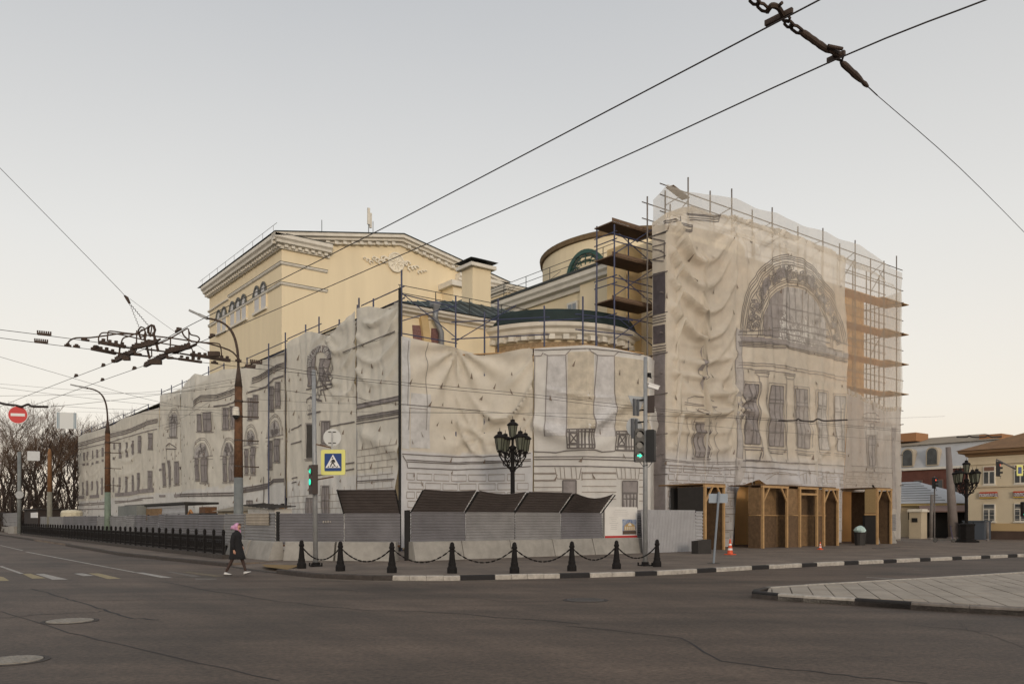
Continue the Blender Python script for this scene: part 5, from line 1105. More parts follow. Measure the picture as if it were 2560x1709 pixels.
# ================================================================== BOLLARDS AND CHAINS
bp_ = [(-22.91, -4.8), (-22.49, -6.83), (-21.62, -8.55), (-20.28, -9.82), (-18.79, -10.95), (-16.73, -11.21), (-14.82, -11.24), (-12.85, -11.19)]
proto = MB().lathe([(.15, 0), (.15, .15), (.13, .19), (.115, .22), (.115, .30), (.10, .33), (.075, .62), (.068, .72), (.088, .74), (.088, .79), (.07, .81), (.07, .86), (.05, .91), (.015, .935)], (0, 0, 0), 12).build('bollard', M_iron, None, False, None, (0, 0, 0))
nth = ['leftmost', 'second', 'third', 'fourth', 'fifth', 'sixth', 'seventh', 'rightmost']
for i, (x, y) in enumerate(bp_):
    o = proto if i == 0 else proto.copy()
    if i: COL.objects.link(o)
    o.location = (x, y, .13); tag(o, ('black cast-iron bollard, %s in the chained row' % nth[i]) if i in (0, 7) else 'black cast-iron bollard, %s from the left in the chained row' % nth[i], 'bollard', 'chained bollards')
for i in range(7):
    a = Vector((*bp_[i], .13+.74)); b = Vector((*bp_[i+1], .13+.74)); L = (b-a).length; n = int(L/.085); mb = MB(); sag = .42
    P = [a.lerp(b, k/n)-Vector((0, 0, sag*4*(k/n)*(1-k/n))) for k in range(n+1)]
    for k in range(n):
        d = (P[k+1]-P[k]); m_ = d*.12; w, h = (.045, .016) if k % 2 else (.016, .045); mb.beam(P[k]-m_, P[k+1]+m_, w, h)
    o = mb.build('chain', M_iron); o['kind'] = o.get('kind', None) or 'thing'; del o['kind']
    tag(o, 'sagging black chain between the %s and %s bollards' % (nth[i] if i else 'first', nth[i+1] if i < 6 else 'eighth'), 'chain', 'bollard chains')

# ================================================================== IRON FENCE
IF = thing('iron_fence', (-22.8, 34, 0), 'low black ornamental iron fence along the left street kerb', 'fence')
pm = MB().box((0, 0, .5), (.09, .09, 1.0)).lathe([(.05, .98), (.075, 1.02), (.06, 1.08), (.075, 1.12), (.05, 1.18), (.01, 1.22)], (0, 0, 0), 8)
fp = pm.build('fence_post', M_iron, IF, False, None); pme = fp.data
for v in pme.vertices: v.co += Vector(IF.location)
g = MB(); w = 1.25
for z, h in ((.92, .05), (.78, .03), (.24, .05), (.36, .03)): g.beam((0, .05, z), (0, w-.05, z), .03, h)
for k in range(5):
    yc = .13+k*.2475
    for zc_, r in ((.57, .115), (.57, .06)): g.tube([(0, yc+r*math.cos(a*.785), zc_+1.5*r*math.sin(a*.785)) for a in range(9)], .018, 4, False)
    g.beam((0, yc+.12, .24), (0, yc+.12, .92), .022, .022); g.tube([(0, yc+.05*math.cos(a*.9), .85+.05*math.sin(a*.9)) for a in range(8)], .014, 4, False)
    g.tube([(0, yc+.05*math.cos(a*.9), .30+.04*math.sin(a*.9)) for a in range(8)], .014, 4, False)
gm = g.build('fence_panel', M_iron, IF); 
for v in gm.data.vertices: v.co += Vector(IF.location)
y = 3.45; first = True; yy = []
while y < 66:
    if first: a, b = fp, gm; first = False
    else:
        a, b = fp.copy(), gm.copy(); COL.objects.link(a); COL.objects.link(b)
    a.location = Vector((-22.8, y, .12))-IF.location; b.location = Vector((-22.8, y, .12))-IF.location; y += 1.25
MB().bx(-22.95, -22.65, 3.2, 67, .1, .3).build('plinth', M_kd, IF)
# ================================================================== STREET LAMPS
M_lampgrey = mat('painted_grey_pole', (.20, .215, .215), .6, 2, .35); M_lampgreen = mat('green_stained_pole', (.17, .22, .17), .65, 2, .3)
def street_lamp(base, ztop, arm, head, label, r=.2, m=M_lampgrey):
    b = Vector(base); t = thing('street_lamp', b, label, 'street lamp', 'curved street lamps'); zr = ztop*.42
    MB().tube([b, b+Vector((0, 0, zr))], [r*1.12, r*.95], 10).build('lower_pole', m, t, True)
    MB().tube([b+Vector((0, 0, zr)), b+Vector((0, 0, ztop-.9))], [r*.97, r*.8], 10).build('upper_pole', M_rust, t, True)
    MB().tube([b+Vector((0, 0, ztop-.9)), b+Vector((0, 0, ztop))], [r*.85, r*.32], 10).build('cone', M_rusthw, t, True)
    A = Vector(arm); s0 = b+Vector((0, 0, ztop-.1)); pts = []
    c1 = s0+Vector((0, 0, (A.z-s0.z)*.75)); c2 = c1.lerp(A, .3)+Vector((0, 0, (A.z-s0.z)*.12))
    for i in range(15):
        k = i/14; pts.append(s0*(1-k)**3+c1*3*k*(1-k)**2+c2*3*k*k*(1-k)+A*k**3)
    MB().tube(pts, [.06]*8+[.05]*7, 6).build('arm', M_rusthw, t, True)
    H = Vector(head); MB().beam(A, A.lerp(H, .45), .16, .13).beam(A.lerp(H, .45), H, .22, .09).build('lamp_head', M_galv, t)
    for z in (ztop-1.6, ztop-2.3, ztop-3.4, ztop-4.6): MB().lathe([(r*.98, 0), (r*.98, .08)], b+Vector((0, 0, z)), 10).beam(b+Vector((.1, 0, z+.04)), b+Vector((.75, -.55, z)), .07, .05).build('bracket', M_rusthw, t)
    return t
street_lamp((-20.85, 7.36, 0), 8.75, (-22.0, 8.24, 11.02), (-22.65, 8.72, 11.38), 'tall curved street lamp with rusty upper pole nearest the walking woman', .21)
street_lamp((-21.41, 32.89, 0), 8.7, (-22.56, 33.76, 10.98), (-23.46, 34.45, 11.22), 'curved street lamp with green-stained pole further down the street', .21, M_lampgreen)
b = Vector((-21.22, 60.35, 0)); t = thing('wire_pole', b, 'rusty tapered wire pole without a lamp at the far left', 'pole')
MB().tube([b, b+Vector((0, 0, 4.4))], [.26, .22], 10).build('lower_pole', mat('greenish_pole', (.22, .21, .17), .7, 2, .3), t, True); MB().tube([b+Vector((0, 0, 4.4)), b+Vector((0, 0, 8.2)), b+Vector((0, 0, 8.6))], [.22, .18, .08], 10).build('upper_pole', mat('orange_rust', (.24, .12, .05), .85, 4, .4), t, True)
cam_h = thing('cctv_dome', (-21.0, 7.0, 6.6), 'small white dome camera clamped to the tall rusty street lamp', 'camera')
MB().lathe([(.05, .28), (.14, .25), (.16, .0), (.16, -.12), (.02, -.12)][::-1], (-21.1, 6.98, 6.6), 10).build('housing', M_white, cam_h); MB().lathe([(.02, -.3), (.12, -.22), (.14, -.12)], (-21.1, 6.98, 6.6), 10).build('dome', M_dark, cam_h)
t = thing('sign_pole', (-22.3, 73.7, 0), 'plain grey pole with a small round plate at the far left edge', 'pole')
MB().tube([(-22.3, 73.7, 0), (-22.3, 73.7, 9.1)], [.21, .18], 8).build('pole', M_lampgrey, t, True)
MB().tube([(-22.3, 73.2, 4.4), (-22.35, 73.1, 4.4)], .42, 16).build('round_plate', M_galv, t)

# five-armed lantern posts
M_lant = mat('lantern_glass', (.13, .14, .105), .25, 3, .3)
def lantern_parts(t, c, s=1.0):
    x, y, z = c
    b = MB().lathe([(.05*s, -.25*s), (.07*s, -.08*s), (.13*s, -.04*s), (.15*s, .02*s), (.10*s, .04*s)], c, 8).build('lantern_base', M_iron, t)
    MB().lathe([(.14*s, .05*s), (.23*s, .62*s)], c, 6, .3).build('lantern_glass', M_lant, t)
    f = MB()
    for k in range(6): a = .3+k*math.pi/3; f.beam((x+.145*s*math.cos(a), y+.145*s*math.sin(a), z+.04*s), (x+.24*s*math.cos(a), y+.24*s*math.sin(a), z+.63*s), .025*s, .025*s)
    f.build('lantern_frame', M_iron, t)
    MB().lathe([(.25*s, .62*s), (.30*s, .64*s), (.30*s, .69*s), (.2*s, .78*s), (.12*s, .82*s), (.12*s, .92*s), (.06*s, .95*s), (.015*s, .97*s), (.012*s, 1.12*s)], c, 8).build('lantern_cap', M_iron, t)
def lantern_post(base, H, label, s=1.0, ped=False):
    t = thing('lantern_post', base, label, 'lantern post', 'five-armed lantern posts'); b = Vector(base)
    MB().lathe([(.16, 0), (.16, .25), (.11, .35), (.10, H*.55), (.10, H-2.6*s), (.14, H-2.55*s), (.14, H-2.4*s), (.09, H-2.3*s), (.085, H-1.55*s), (.17, H-1.5*s), (.17, H-1.38*s), (.06, H-1.3*s), (.06, H-1.1*s)], b, 10).build('post', M_iron, t)
    if ped: MB().lathe([(.8, 0), (.8, .12), (.62, .14), (.62, .2), (.5, .22), (.5, 1.15), (.55, 1.18), (.55, 1.28), (.2, 1.35)], b, 8, .39).build('pedestal', M_iron, t)
    lantern_parts(t, b+Vector((0, 0, H-.95*s)), s*.95)
    for k in range(4):
        a = math.radians(-37+30+k*90); d = Vector((math.cos(a), math.sin(a), 0)); e = b+d*.72*s+Vector((0, 0, H-1.62*s))
        lantern_parts(t, e, s)
        m = MB(); o = b+Vector((0, 0, H-2.5*s))
        m.tube([o+d*(.1+.62*q*s)+Vector((0, 0, s*(.25*q*q+.4*q-.0)))  for q in (0, .25, .5, .75, 1)]+[e+Vector((0, 0, -.22*s))], .035*s, 5)
        for (r0, zz, rr) in ((.3, .55, .16), (.5, .72, .13), (.24, .85, .11), (.42, .3, .12)): m.tube([o+d*(r0*s+rr*s*math.cos(q*.8))+Vector((0, 0, zz*s+rr*s*math.sin(q*.8))) for q in range(9)], .028*s, 4)
        m.build('scroll_arm', M_iron, t)
    return t
lantern_post((-10.76, -.3, 0.1), 6.3, 'black five-armed lantern post rising behind the hoarding canopies', .95)
lantern_post((26.6, -3.83, .13), 5.8, 'black five-armed lantern post on a pedestal near the pawnshop building', 1.02, True)

# ================================================================== POLES, SIGNALS, SIGNS
M_sgrey = mat('sign_back_grey', (.42, .44, .46), .5, 3, .15, metal=.2); M_blk = mat('black_plastic', (.012, .012, .013), .45)
M_lens = mat('dark_lens', (.05, .05, .052), .3); M_go = mat('green_signal_light', (.0, .85, .50), .4, emit=1.1); M_stop = mat('red_signal_light', (.95, .10, .05), .4, emit=1.2)
M_blue = mat('sign_blue', (.01, .045, .19), .5); M_yel = mat('sign_yellow', (.72, .70, .22), .6); M_wh = mat('sign_white', (.75, .75, .75), .6); M_red = mat('sign_red', (.55, .03, .03), .55)
def metal_pole(base, H, label, r=.07, lean=(0, 0), foot=True):
    b = Vector(base); t = thing('signal_pole', b, label, 'pole')
    MB().tube([b, b+Vector((lean[0]*H, lean[1]*H, H))], [r*1.1, r*.85], 10).build('pole', M_galv, t, True)
    if foot:
        MB().lathe([(.22, 0), (.22, .03), (.13, .05), (.12, .14)], b, 8).build('base_flange', M_iron, t)
        for k in range(4): a = k*1.57+.6; MB().lathe([(.03, 0), (.03, .12)], b+Vector((.24*math.cos(a), .24*math.sin(a), 0)), 6).build('anchor_bolt', M_iron, t)
    return t
fa = math.atan2(-.7965, -.6046)                    # direction from the theatre corner to the viewer
class Board:                                       # local frame of an upright sign face
    def __init__(s, c, ang): s.c = Vector(c); s.n = Vector((math.cos(ang), math.sin(ang), 0)); s.x = Vector((-s.n.y, s.n.x, 0))
    def p(s, x, z, o=0): return s.c+s.x*x+Vector((0, 0, z))+s.n*o
    def poly(s, pts, o, t=.01): return MB().slab([s.p(x, z, o) for x, z in pts][::-1], s.n, t)
def rrect(w, h, r=.06, n=4):
    q = []
    for cx, cz, a0 in ((w/2-r, h/2-r, 0), (-w/2+r, h/2-r, 90), (-w/2+r, -h/2+r, 180), (w/2-r, -h/2+r, 270)): q += [(cx+r*math.cos(math.radians(a0+90*i/n)), cz+r*math.sin(math.radians(a0+90*i/n))) for i in range(n+1)]
    return q
def circ(r, n=24, cx=0, cz=0): return [(cx+r*math.cos(2*math.pi*i/n), cz+r*math.sin(2*math.pi*i/n)) for i in range(n)]
pb = Vector((-22.02, -3.9, .13)); metal_pole(pb, 6.75, 'tall galvanised pole carrying the crossing sign and pedestrian signal', .078, (-.008, .006))
c = atd(833, 1155, 28.1); B = Board(c, fa-.12)
t = thing('crossing_sign', c, 'square pedestrian crossing sign with yellow border and walking figure', 'sign')
B.poly(rrect(.86, .86), -.02, .02).build('backing', M_sgrey, t); B.poly(rrect(.86, .86), .002).build('yellow_border', M_yel, t); B.poly(rrect(.60, .60, .03), .014).build('blue_field', M_blue, t)
B.poly([(-.265, -.19), (.265, -.19), (0, .265)], .026).build('white_triangle', M_wh, t)
def stroke(b, pts, w, o):
    m = MB()
    for (x0, z0), (x1, z1) in zip(pts, pts[1:]):
        l = math.hypot(x1-x0, z1-z0); nx, nz_ = -(z1-z0)/l*w/2, (x1-x0)/l*w/2
        m.slab([b.p(x, z, o) for x, z in ((x0+nx, z0+nz_), (x0-nx, z0-nz_), (x1-nx, z1-nz_), (x1+nx, z1+nz_))], b.n, .006); o += .0006
    return m
fig = stroke(B, [(.0, .10), (.02, .0), (-.02, -.03)], .07, .037); fig.f += []
for pts, w in (([(-.02, -.02), (-.06, -.09), (-.085, -.155)], .035), ([(.01, -.02), (.05, -.09), (.09, -.15)], .035), ([(.02, .09), (.065, .06), (.07, -.01)], .028), ([(-.01, .09), (-.045, .03), (-.075, .0)], .028)):
    s_ = stroke(B, pts, w, .0385); fig.add(s_.v, s_.f)
h_ = B.poly(circ(.027, 12, -.012, .15), .037, .006); fig.add(h_.v, h_.f); fig.build('walking_figure', M_blk, t)
for x in (-.16, 0, .15): B.poly([(x-.035, -.175), (x+.015, -.175), (x+.035, -.13), (x-.0, -.13)], .037, .005).build('stripe_mark', M_blk, t)
c2 = atd(830.5, 1093, 28.15); B2 = Board(c2, fa+.1); t = thing('round_sign', c2, 'back of a round sign above the pedestrian crossing sign', 'sign')
B2.poly(circ(.30, 28), -.01, .012).build('disc', mat('sign_back_pale', (.55, .56, .55), .6), t); B2.poly([(-.025, -.42), (.025, -.42), (.025, .2), (-.025, .2)], .012, .04).build('support_tube', M_galv, t)
for z in (-.19, .19): B2.poly([(-.13, z-.012), (.13, z-.012), (.13, z+.012), (-.13, z+.012)], .004, .02).build('clamp', M_iron, t)
pt = pb+Vector((0, 0, 5.0)); 
MB().beam((pb.x, pb.y, 4.33), c2+Vector((0, 0, -.36)), .05, .04).build('sign_bracket', M_rust, bpy.data.objects['signal_pole']); MB().beam((pb.x, pb.y, 3.1), (c.x, c.y, 3.2), .05, .04).build('sign_bracket', M_rust, bpy.data.objects['signal_pole'])
c3 = atd(775, 1198, 28.0); B3 = Board(c3, fa-.95); t = thing('pedestrian_signal', c3, 'brown pedestrian traffic signal glowing green left of the crossing sign', 'traffic light')
B3.poly([(-.16, -.5), (.16, -.5), (.16, .5), (-.16, .5)], -.22, .2).build('housing', mat('brown_housing', (.05, .035, .03), .6), t)
for z in (.28, -.08): B3.poly(circ(.125, 16, 0, z), -.015, .02).build('lens', M_lens, t)
o = stroke(B3, [(-.05, .32), (-.05, .26), (.04, .26), (.04, .32)], .03, .01); s_ = stroke(B3, [(.04, .36), (.04, .2)], .03, .013); o.add(s_.v, s_.f); o.build('countdown_digit', M_go, t)
B3.poly([(x*.55, z) for x, z in circ(.11, 16, 0, 0)], .008, .006)
MB().slab([B3.p(x*.7, z-.08, .008) for x, z in circ(.105, 16)][::-1], B3.n, .006).build('green_man_lens', M_go, t)
MB().beam(c3+Vector((0, 0, -.08)), (pb.x, pb.y, c3.z-.08), .04, .04).build('bracket', M_iron, t)

qb = Vector((-12.79, -10.58, .13)); PR = metal_pole(qb, 7.25, 'tall galvanised pole carrying the green arrow signal and camera', .08, (.002, 0))
def signal(c, ang, label, lit, arrow, H=.95):
    c = Vector(c); B = Board(c, ang); t = thing('traffic_signal', c, label, 'traffic light', 'three-lens traffic signals')
    B.poly(rrect(.30, H, .05), -.24, .22).build('housing', M_blk, t)
    for k, z in enumerate((.3, 0, -.3)):
        z *= H/.95; on = (k == lit)
        B.poly(circ(.11, 18, 0, z), -.015, .012).build('lens', M_lens if not on or arrow else (M_stop if k == 0 else M_go), t)
        m = MB(); q = [(x, zz) for x, zz in circ(.125, 18, 0, z)][0:10]
        for (x0, z0), (x1, z1) in zip(q, q[1:]): m.add([B.p(x0, z0, -.02), B.p(x1, z1, -.02), B.p(x1, z1, .13), B.p(x0, z0, .13)], [(0, 1, 2, 3)])
        m.build('visor', M_blk, t)
        if on and arrow: B.poly([(-.08, z-.03), (.0, z-.03), (.0, z-.075), (.09, z), (.0, z+.075), (.0, z+.03), (-.08, z+.03)], .002, .005).build('green_arrow', M_go, t)
    MB().tube([c+Vector((0, 0, -H/2)), c+B.x*.12+Vector((0, 0, -H/2-.15)), c+B.x*.3+Vector((0, 0, -H/2-.1))], .012, 4).build('cable', M_blk, t)
    return t
signal(atd(1599, 1112, 28.4), fa+.1, 'black traffic signal showing a green right arrow', 2, True, 1.15)
signal(atd(1630, 1115, 28.6), fa+math.pi*.86, 'black traffic signal turned away, right of the green arrow signal', -1, False, 1.12)
for z in (3.75, 4.85): MB().beam((qb.x, qb.y, z), atd(1599, 1112, 28.5)+Vector((0, 0, z-4.3)), .05, .04).build('bracket', M_iron, PR)
cs = atd(1592, 1012, 28.5); Bs = Board(cs, fa+.55); t = thing('triangle_sign', cs, 'back of a downward triangle sign on the green arrow signal pole', 'sign')
Bs.poly([(-.38, .3), (.38, .3), (.04, -.36), (-.04, -.36)], -.01, .012).build('plate', M_sgrey, t)
for x in (-.14, .02): Bs.poly([(x-.045, -.38), (x+.045, -.38), (x+.045, .2), (x-.045, .2)], .006, .05).build('support_bar', mat('dark_bar', (.08, .085, .095), .6), t)
MB().beam(cs+Vector((0, 0, .15)), (qb.x, qb.y, cs.z+.2), .04, .05).beam(cs+Vector((0, 0, -.2)), (qb.x, qb.y, cs.z-.15), .04, .05).build('bracket', M_iron, t)
cr = atd(1586, 1067, 28.5); Br = Board(cr, fa+.45); t = thing('round_sign', cr, 'back of a round sign just above the green arrow signal', 'sign')
Br.poly(circ(.33, 28), -.01, .012).build('disc', M_sgrey, t)
for x in (-.1, .05): Br.poly([(x-.05, -.4), (x+.05, -.4), (x+.05, .28), (x-.05, .28)], .006, .05).build('support_bar', MATS['dark_bar'], t)
MB().beam(cr+Vector((0, 0, .15)), (qb.x, qb.y, cr.z+.2), .04, .05).build('bracket', M_iron, t)
cc = atd(1632, 966, 28.6); t = thing('bullet_camera', cc, 'white bullet camera pointing right on the green arrow signal pole', 'camera')
MB().beam(cc-RT*.16+Vector((0, 0, .05)), cc+RT*.2+Vector((0, 0, -.06)), .13, .13).build('housing', M_wh, t); MB().beam(cc-RT*.19+Vector((0, 0, .13)), cc+RT*.24+Vector((0, 0, -.0)), .17, .03).build('sunshade', M_wh, t); MB().beam(cc-RT*.22+Vector((0, 0, -.05)), cc+Vector((0, 0, -.04)), .05, .05).build('bracket', M_galv, t)
ct = atd(1622, 937, 28.6); MB().box(ct, (.12, .12, .14)).beam(ct+RT*-.12, ct+RT*.1+Vector((0, 0, -.1)), .04, .04).build('pole_clamp', M_iron, PR)
cw = atd(1626, 1010, 28.55); tag(MB().box(cw, (.03, .3, .6), .4).build('sign_plate', MATS['brown_housing']), 'narrow dark sign seen edge-on on the green arrow signal pole', 'sign')
sb = Vector((-9.65, -11.01, .13)); t = thing('back_sign', sb, 'thin leaning pole with a blue-grey rectangular sign seen from behind', 'sign')
MB().tube([sb, sb+RT*.2+Vector((0, 0, 2.62))], .04, 8).build('pole', mat('blue_grey_paint', (.22, .25, .29), .6, 3, .2), t)
cb = atd(1796, 1244.7, 30.2); Bb = Board(cb, fa); Bb.poly(rrect(.70, .34, .03), -.03, .012).build('plate', mat('sign_back_blue', (.27, .32, .38), .55, 2, .15), t); Bb.poly([(-.03, -.17), (.03, -.17), (.03, .17), (-.03, .17)], -.01, .03).build('clamp_bar', M_sgrey, t)
MB().lathe([(.25, 0), (.2, .015)], sb, 10).build('foot', M_kd, t)
# signs hung over the left street
ne = atd(44.7, 1036.4, 32.7); Bn = Board(ne, fa+.3); t = thing('no_entry_sign', ne, 'round red no-entry sign hanging from the span wire at the left edge', 'sign')
Bn.poly(circ(.36, 32), -.01, .012).build('rim', M_wh, t); Bn.poly(circ(.335, 32), .004, .006).build('red_disc', M_red, t); Bn.poly([(-.25, -.055), (.25, -.055), (.25, .055), (-.25, .055)], .012, .005).build('white_bar', M_wh, t)
wq = atd(166.5, 1051, 32.7); Bw = Board(wq, fa+.3); t = thing('square_sign', wq, 'back of a white square sign with blue straps hanging beside the bare tree', 'sign')
Bw.poly(rrect(.74, .64, .02), -.01, .012).build('plate', mat('sign_back_white', (.62, .64, .64), .6), t)
for x in (-.32, -.27, .27, .32): Bw.poly([(x-.011, -.31), (x+.011, -.31), (x+.011, .32), (x-.011, .32)], .004, .01).build('strap', mat('blue_strap', (.12, .22, .30), .6), t)
ws = atd(84, 1139, 70); Bz = Board(ws, fa+.3); tag(Bz.poly(rrect(.95, .8, .05), 0, .02).build('small_sign', M_sgrey), 'small grey sign back hanging in front of the trunks at far left', 'sign')
# ================================================================== CONES, BIN, SITE CLUTTER
M_cone = mat('orange_cone', (.62, .09, .03), .6); 
def cone(p, s, label):
    t = thing('traffic_cone', p, label, 'traffic cone', 'orange traffic cones'); b = Vector(p)
    MB().bx(b.x-.2*s, b.x+.2*s, b.y-.2*s, b.y+.2*s, b.z, b.z+.04).build('base', M_cone, t)
    def rr_(z): return .15-.115*z/.75
    for z0, z1, m in ((.04, .22, M_cone), (.22, .31, M_wh), (.31, .45, M_cone), (.45, .53, M_wh), (.53, .75, M_cone)): MB().lathe([(rr_(z0)*s, z0*s), (rr_(z1)*s, z1*s)], b, 12).build('band', m, t)
cone((-3.12, -6.66, .13), .95, 'orange traffic cone by the first wooden portal'); cone((5.88, -5.54, .13), .55, 'small orange traffic cone in front of the wide wooden porch')
tag(MB().add([(-3.6, -5.2, .13), (-2.9, -5.4, .13), (-2.9, -5.0, .13), (-3.6, -4.8, .13), (-3.6, -5.2, .75), (-2.9, -5.4, .8), (-2.9, -5.0, .8), (-3.6, -4.8, .72)], [(0, 1, 5, 4), (1, 2, 6, 5), (2, 3, 7, 6), (3, 0, 4, 7), (4, 5, 6, 7)]).build('dark_crate', M_nblack), 'small dark box at the foot of the first wooden portal', 'box')
bn = Vector((14.4, -2.9, .13)); t = thing('rubbish_bin', bn, 'dark bin topped by a pale plastic bag left of the last wooden portal', 'bin')
MB().lathe([(.3, 0), (.36, .75), (.38, .78), (.38, .82), (.3, .82)], bn, 12).build('bin', M_nblack, t)
m = MB().lathe([(.28, .78), (.36, .92), (.30, 1.1), (.14, 1.2), (.03, 1.22)], bn, 10)
for v in m.v: v += Vector((nz(v.x*5, v.y*5, v.z*5), nz(v.y*5, v.z*5, v.x*5), 0))*.12
m.build('plastic_bag', mat('pale_teal_bag', (.42, .55, .53), .6), t)
tag(MB().bx(9.6, 12.2, -6.6, -6.35, .135, .15).build('floor_plate', M_lidd), 'flat dark metal strip lying on the pavement before the porch', 'plate')
ct_ = thing('site_container', (-18.5, 32, 0), 'grey site container with a ribbed side behind the street hoarding', 'container')
MB().bx(-19.2, -16.6, 34.2, 40.4, .2, 2.78).build('plain_body', mat('container_grey', (.20, .21, .20), .8, 2, .2), ct_); corr('ribbed_side', (-18.5, 34.1), (-18.5, 24), .3, 2.68, M_pale_st, ct_, .4, .02); MB().bx(-18.7, -16.5, 23.9, 40.5, 2.72, 2.86).build('roof', M_nblack, ct_); MB().bx(-18.6, -18.45, 23.9, 24.05, .2, 2.72).build('corner_post', M_nblack, ct_); MB().bx(-18.6, -18.3, 30, 34, 1.7, 2.5).build('plywood_sheet', M_ply2, ct_)
sh = thing('site_shed', (-18.5, 16, 0), 'small beige shed roof showing over the street hoarding left of the rusty lamp', 'shed')
MB().bx(-18.5, -16.5, 14.8, 17.8, .2, 2.2).build('body', mat('beige_shed', (.46, .40, .31), .9, 2, .2), sh); MB().add([(-18.8, 14.6, 2.2), (-18.8, 18, 2.2), (-16.3, 18, 2.2), (-16.3, 14.6, 2.2), (-17.5, 15.2, 2.55), (-17.5, 17.4, 2.55)], [(0, 4, 5, 1), (1, 5, 2), (2, 5, 4, 3), (3, 4, 0)]).build('roof', mat('shed_roof', (.30, .26, .20), .9, 3, .3), sh)
sh = thing('site_canopy', (-18.5, 11.4, 0), 'dark curved canopy roof over pale boxes right of the rusty lamp', 'canopy')
m = MB()
for i in range(8): m.beam((-18.4, 14-i*.6, 2.5-.03*i), (-17.2, 13.9-i*.6, 2.62-.03*i), .6, .05)
m.build('roof', M_nblack, sh)
for i in range(4): MB().bx(-18.2, -17.3, 13.2-i*1.0-.45, 13.2-i*1.0+.45, .2, 2.28).build('wall_panel', mat('pale_box_panel', (.50, .48, .45), .85), sh)
for (y, m_, l) in ((67, mat('yellow_plastic', (.55, .42, .14), .6), 'yellow tank showing over the far end of the street hoarding'), (62.2, mat('cream_plastic', (.60, .55, .42), .6), 'cream tank beside the yellow tank over the street hoarding')):
    t = thing('site_tank', (-19, y, 0), l, 'tank'); MB().lathe([(1.0, 0), (1.0, 2.4), (.9, 2.62), (.3, 2.7)], (-19, y, 0), 14).build('body', m_, t)
    for z in (2.05, 2.2, 2.35): MB().lathe([(1.02, z), (1.04, z+.02), (1.02, z+.04)], (-19, y, 0), 14).build('rib', m_, t)
t = thing('site_digger', (-18.5, 20.8, 0), 'rusty digger cab top showing over the hoarding right of the container', 'digger')
MB().bx(-18.8, -17.6, 19.2, 22.4, .5, 2.12).build('body', M_nblack, t); MB().bx(-18.5, -17.8, 20.2, 21.4, 2.12, 2.5).build('cab', M_rust, t); MB().tube([(-18.5, 22.4, 1.9), (-18.5, 23.2, 2.3), (-18.5, 23.8, 1.9)], .09, 5).build('arm', mat('digger_orange', (.35, .16, .05), .7), t)
t = thing('guard_booth', (-21.5, 71, 0), 'dark guard booth with a white notice at the far end of the hoarding', 'booth')
MB().bx(-21.5, -19, 65.9, 76.5, 0, 2.75).build('body', mat('dark_brown_boards', (.035, .025, .022), .9, 2, .3), t); MB().bx(-21.56, -21.5, 66, 70.8, 1.9, 2.45).build('notice', M_wh, t); MB().bx(-21.7, -18.8, 65.6, 76.8, 2.75, 2.85).build('roof', M_nblack, t)
t = thing('far_hoarding', (-22, 84, 0), 'short stretch of pale panels on a concrete block beyond the guard booth', 'hoarding')
corr('panel', (-21.8, 95), (-21.8, 80), .9, 2.5, M_hoard2, t, .2, .03); MB().bx(-22.0, -21.4, 80, 95, 0, .8).build('block', M_conc, t); MB().bx(-21.6, -21.2, 95.2, 120, 0, 2.7).build('dark_panel', MATS['dark_brown_boards'], t)
tag(MB().box((-22.6, 77, .5), (.25, 3.0, .9), .1).build('leaning_slab', M_conc), 'pale slab leaning at the end of the iron fence', 'slab')
# planks seen in the hole of the street sheet
PW = thing('boarded_opening', (-12.3, 23, 0), 'boarded dark opening where the street sheet hangs open', 'opening')
MB().bx(-12.2, -12.1, 20.5, 24.6, .2, 3.2).build('dark_panel', M_dark, PW)
for z in (1.0, 1.7, 2.4): MB().bx(-12.4, -12.3, 20.6, 24.5, z, z+.14).build('plank', M_plank, PW)
# ================================================================== OVERHEAD WIRES
def smooth(P, n=4):
    if len(P) < 3: return P
    out_ = []
    for i in range(len(P)-1):
        p0, p1, p2, p3 = P[max(i-1, 0)], P[i], P[i+1], P[min(i+2, len(P)-1)]
        for k in range(n):
            t = k/n; out_.append(.5*((2*p1)+(p2-p0)*t+(2*p0-5*p1+4*p2-p3)*t*t+(3*p1-p0-3*p2+p3)*t**3))
    return out_+[P[-1]]
def wire(P, label, r=.008, name='overhead_wire', group='overhead wires'): return tag(MB().tube(smooth([Vector(p) for p in P]), r, 5).build(name, M_wire, None, True), label, 'wire', group)
ZT = 6.0
def wz(Z, pts, z=ZT): return [gp(*Z(*p), z=z) for p in pts]
W2a = wz(Z1, [(0, 1160), (260, 1055), (690, 888), (1060, 745), (1420, 590), (1640, 470), (1900, 335)])+wz(ZD, [(860, 533), (1330, 288), (1880, 0), (2010, -68)])
W2b = wz(Z1, [(200, 1185), (500, 1080), (935, 922), (1230, 818), (1500, 715), (1760, 600), (1940, 525)])+wz(ZD, [(760, 655), (1330, 405), (1910, 140), (2262, 0), (2360, -40)])
wire(W2a, 'upper trolley wire climbing from the street to the top edge left of the insulator string', .0075); wire(W2b, 'lower trolley wire climbing to the top edge right of the insulator string', .0075)
W1a = wz(Z1, [(-60, 448), (400, 505), (900, 572)])+wz(Z1, [(2120, 742), (2349, 765)])+wz(Z4, [(620, 80), (1210, 165), (1860, 222), (2349, 268)])+wz(Z5, [(1200, 1192), (1800, 1262)])+wz(Z8, [(80, 398), (850, 470), (2190, 582)])
W1b = wz(Z1, [(-60, 522), (400, 582), (840, 636)])+wz(Z1, [(1860, 755), (2349, 812)])+wz(Z4, [(620, 110), (1210, 185), (1860, 250), (2349, 296)])+wz(Z5, [(1200, 1215), (1800, 1290)])+wz(Z8, [(80, 415), (850, 485), (2190, 596)])
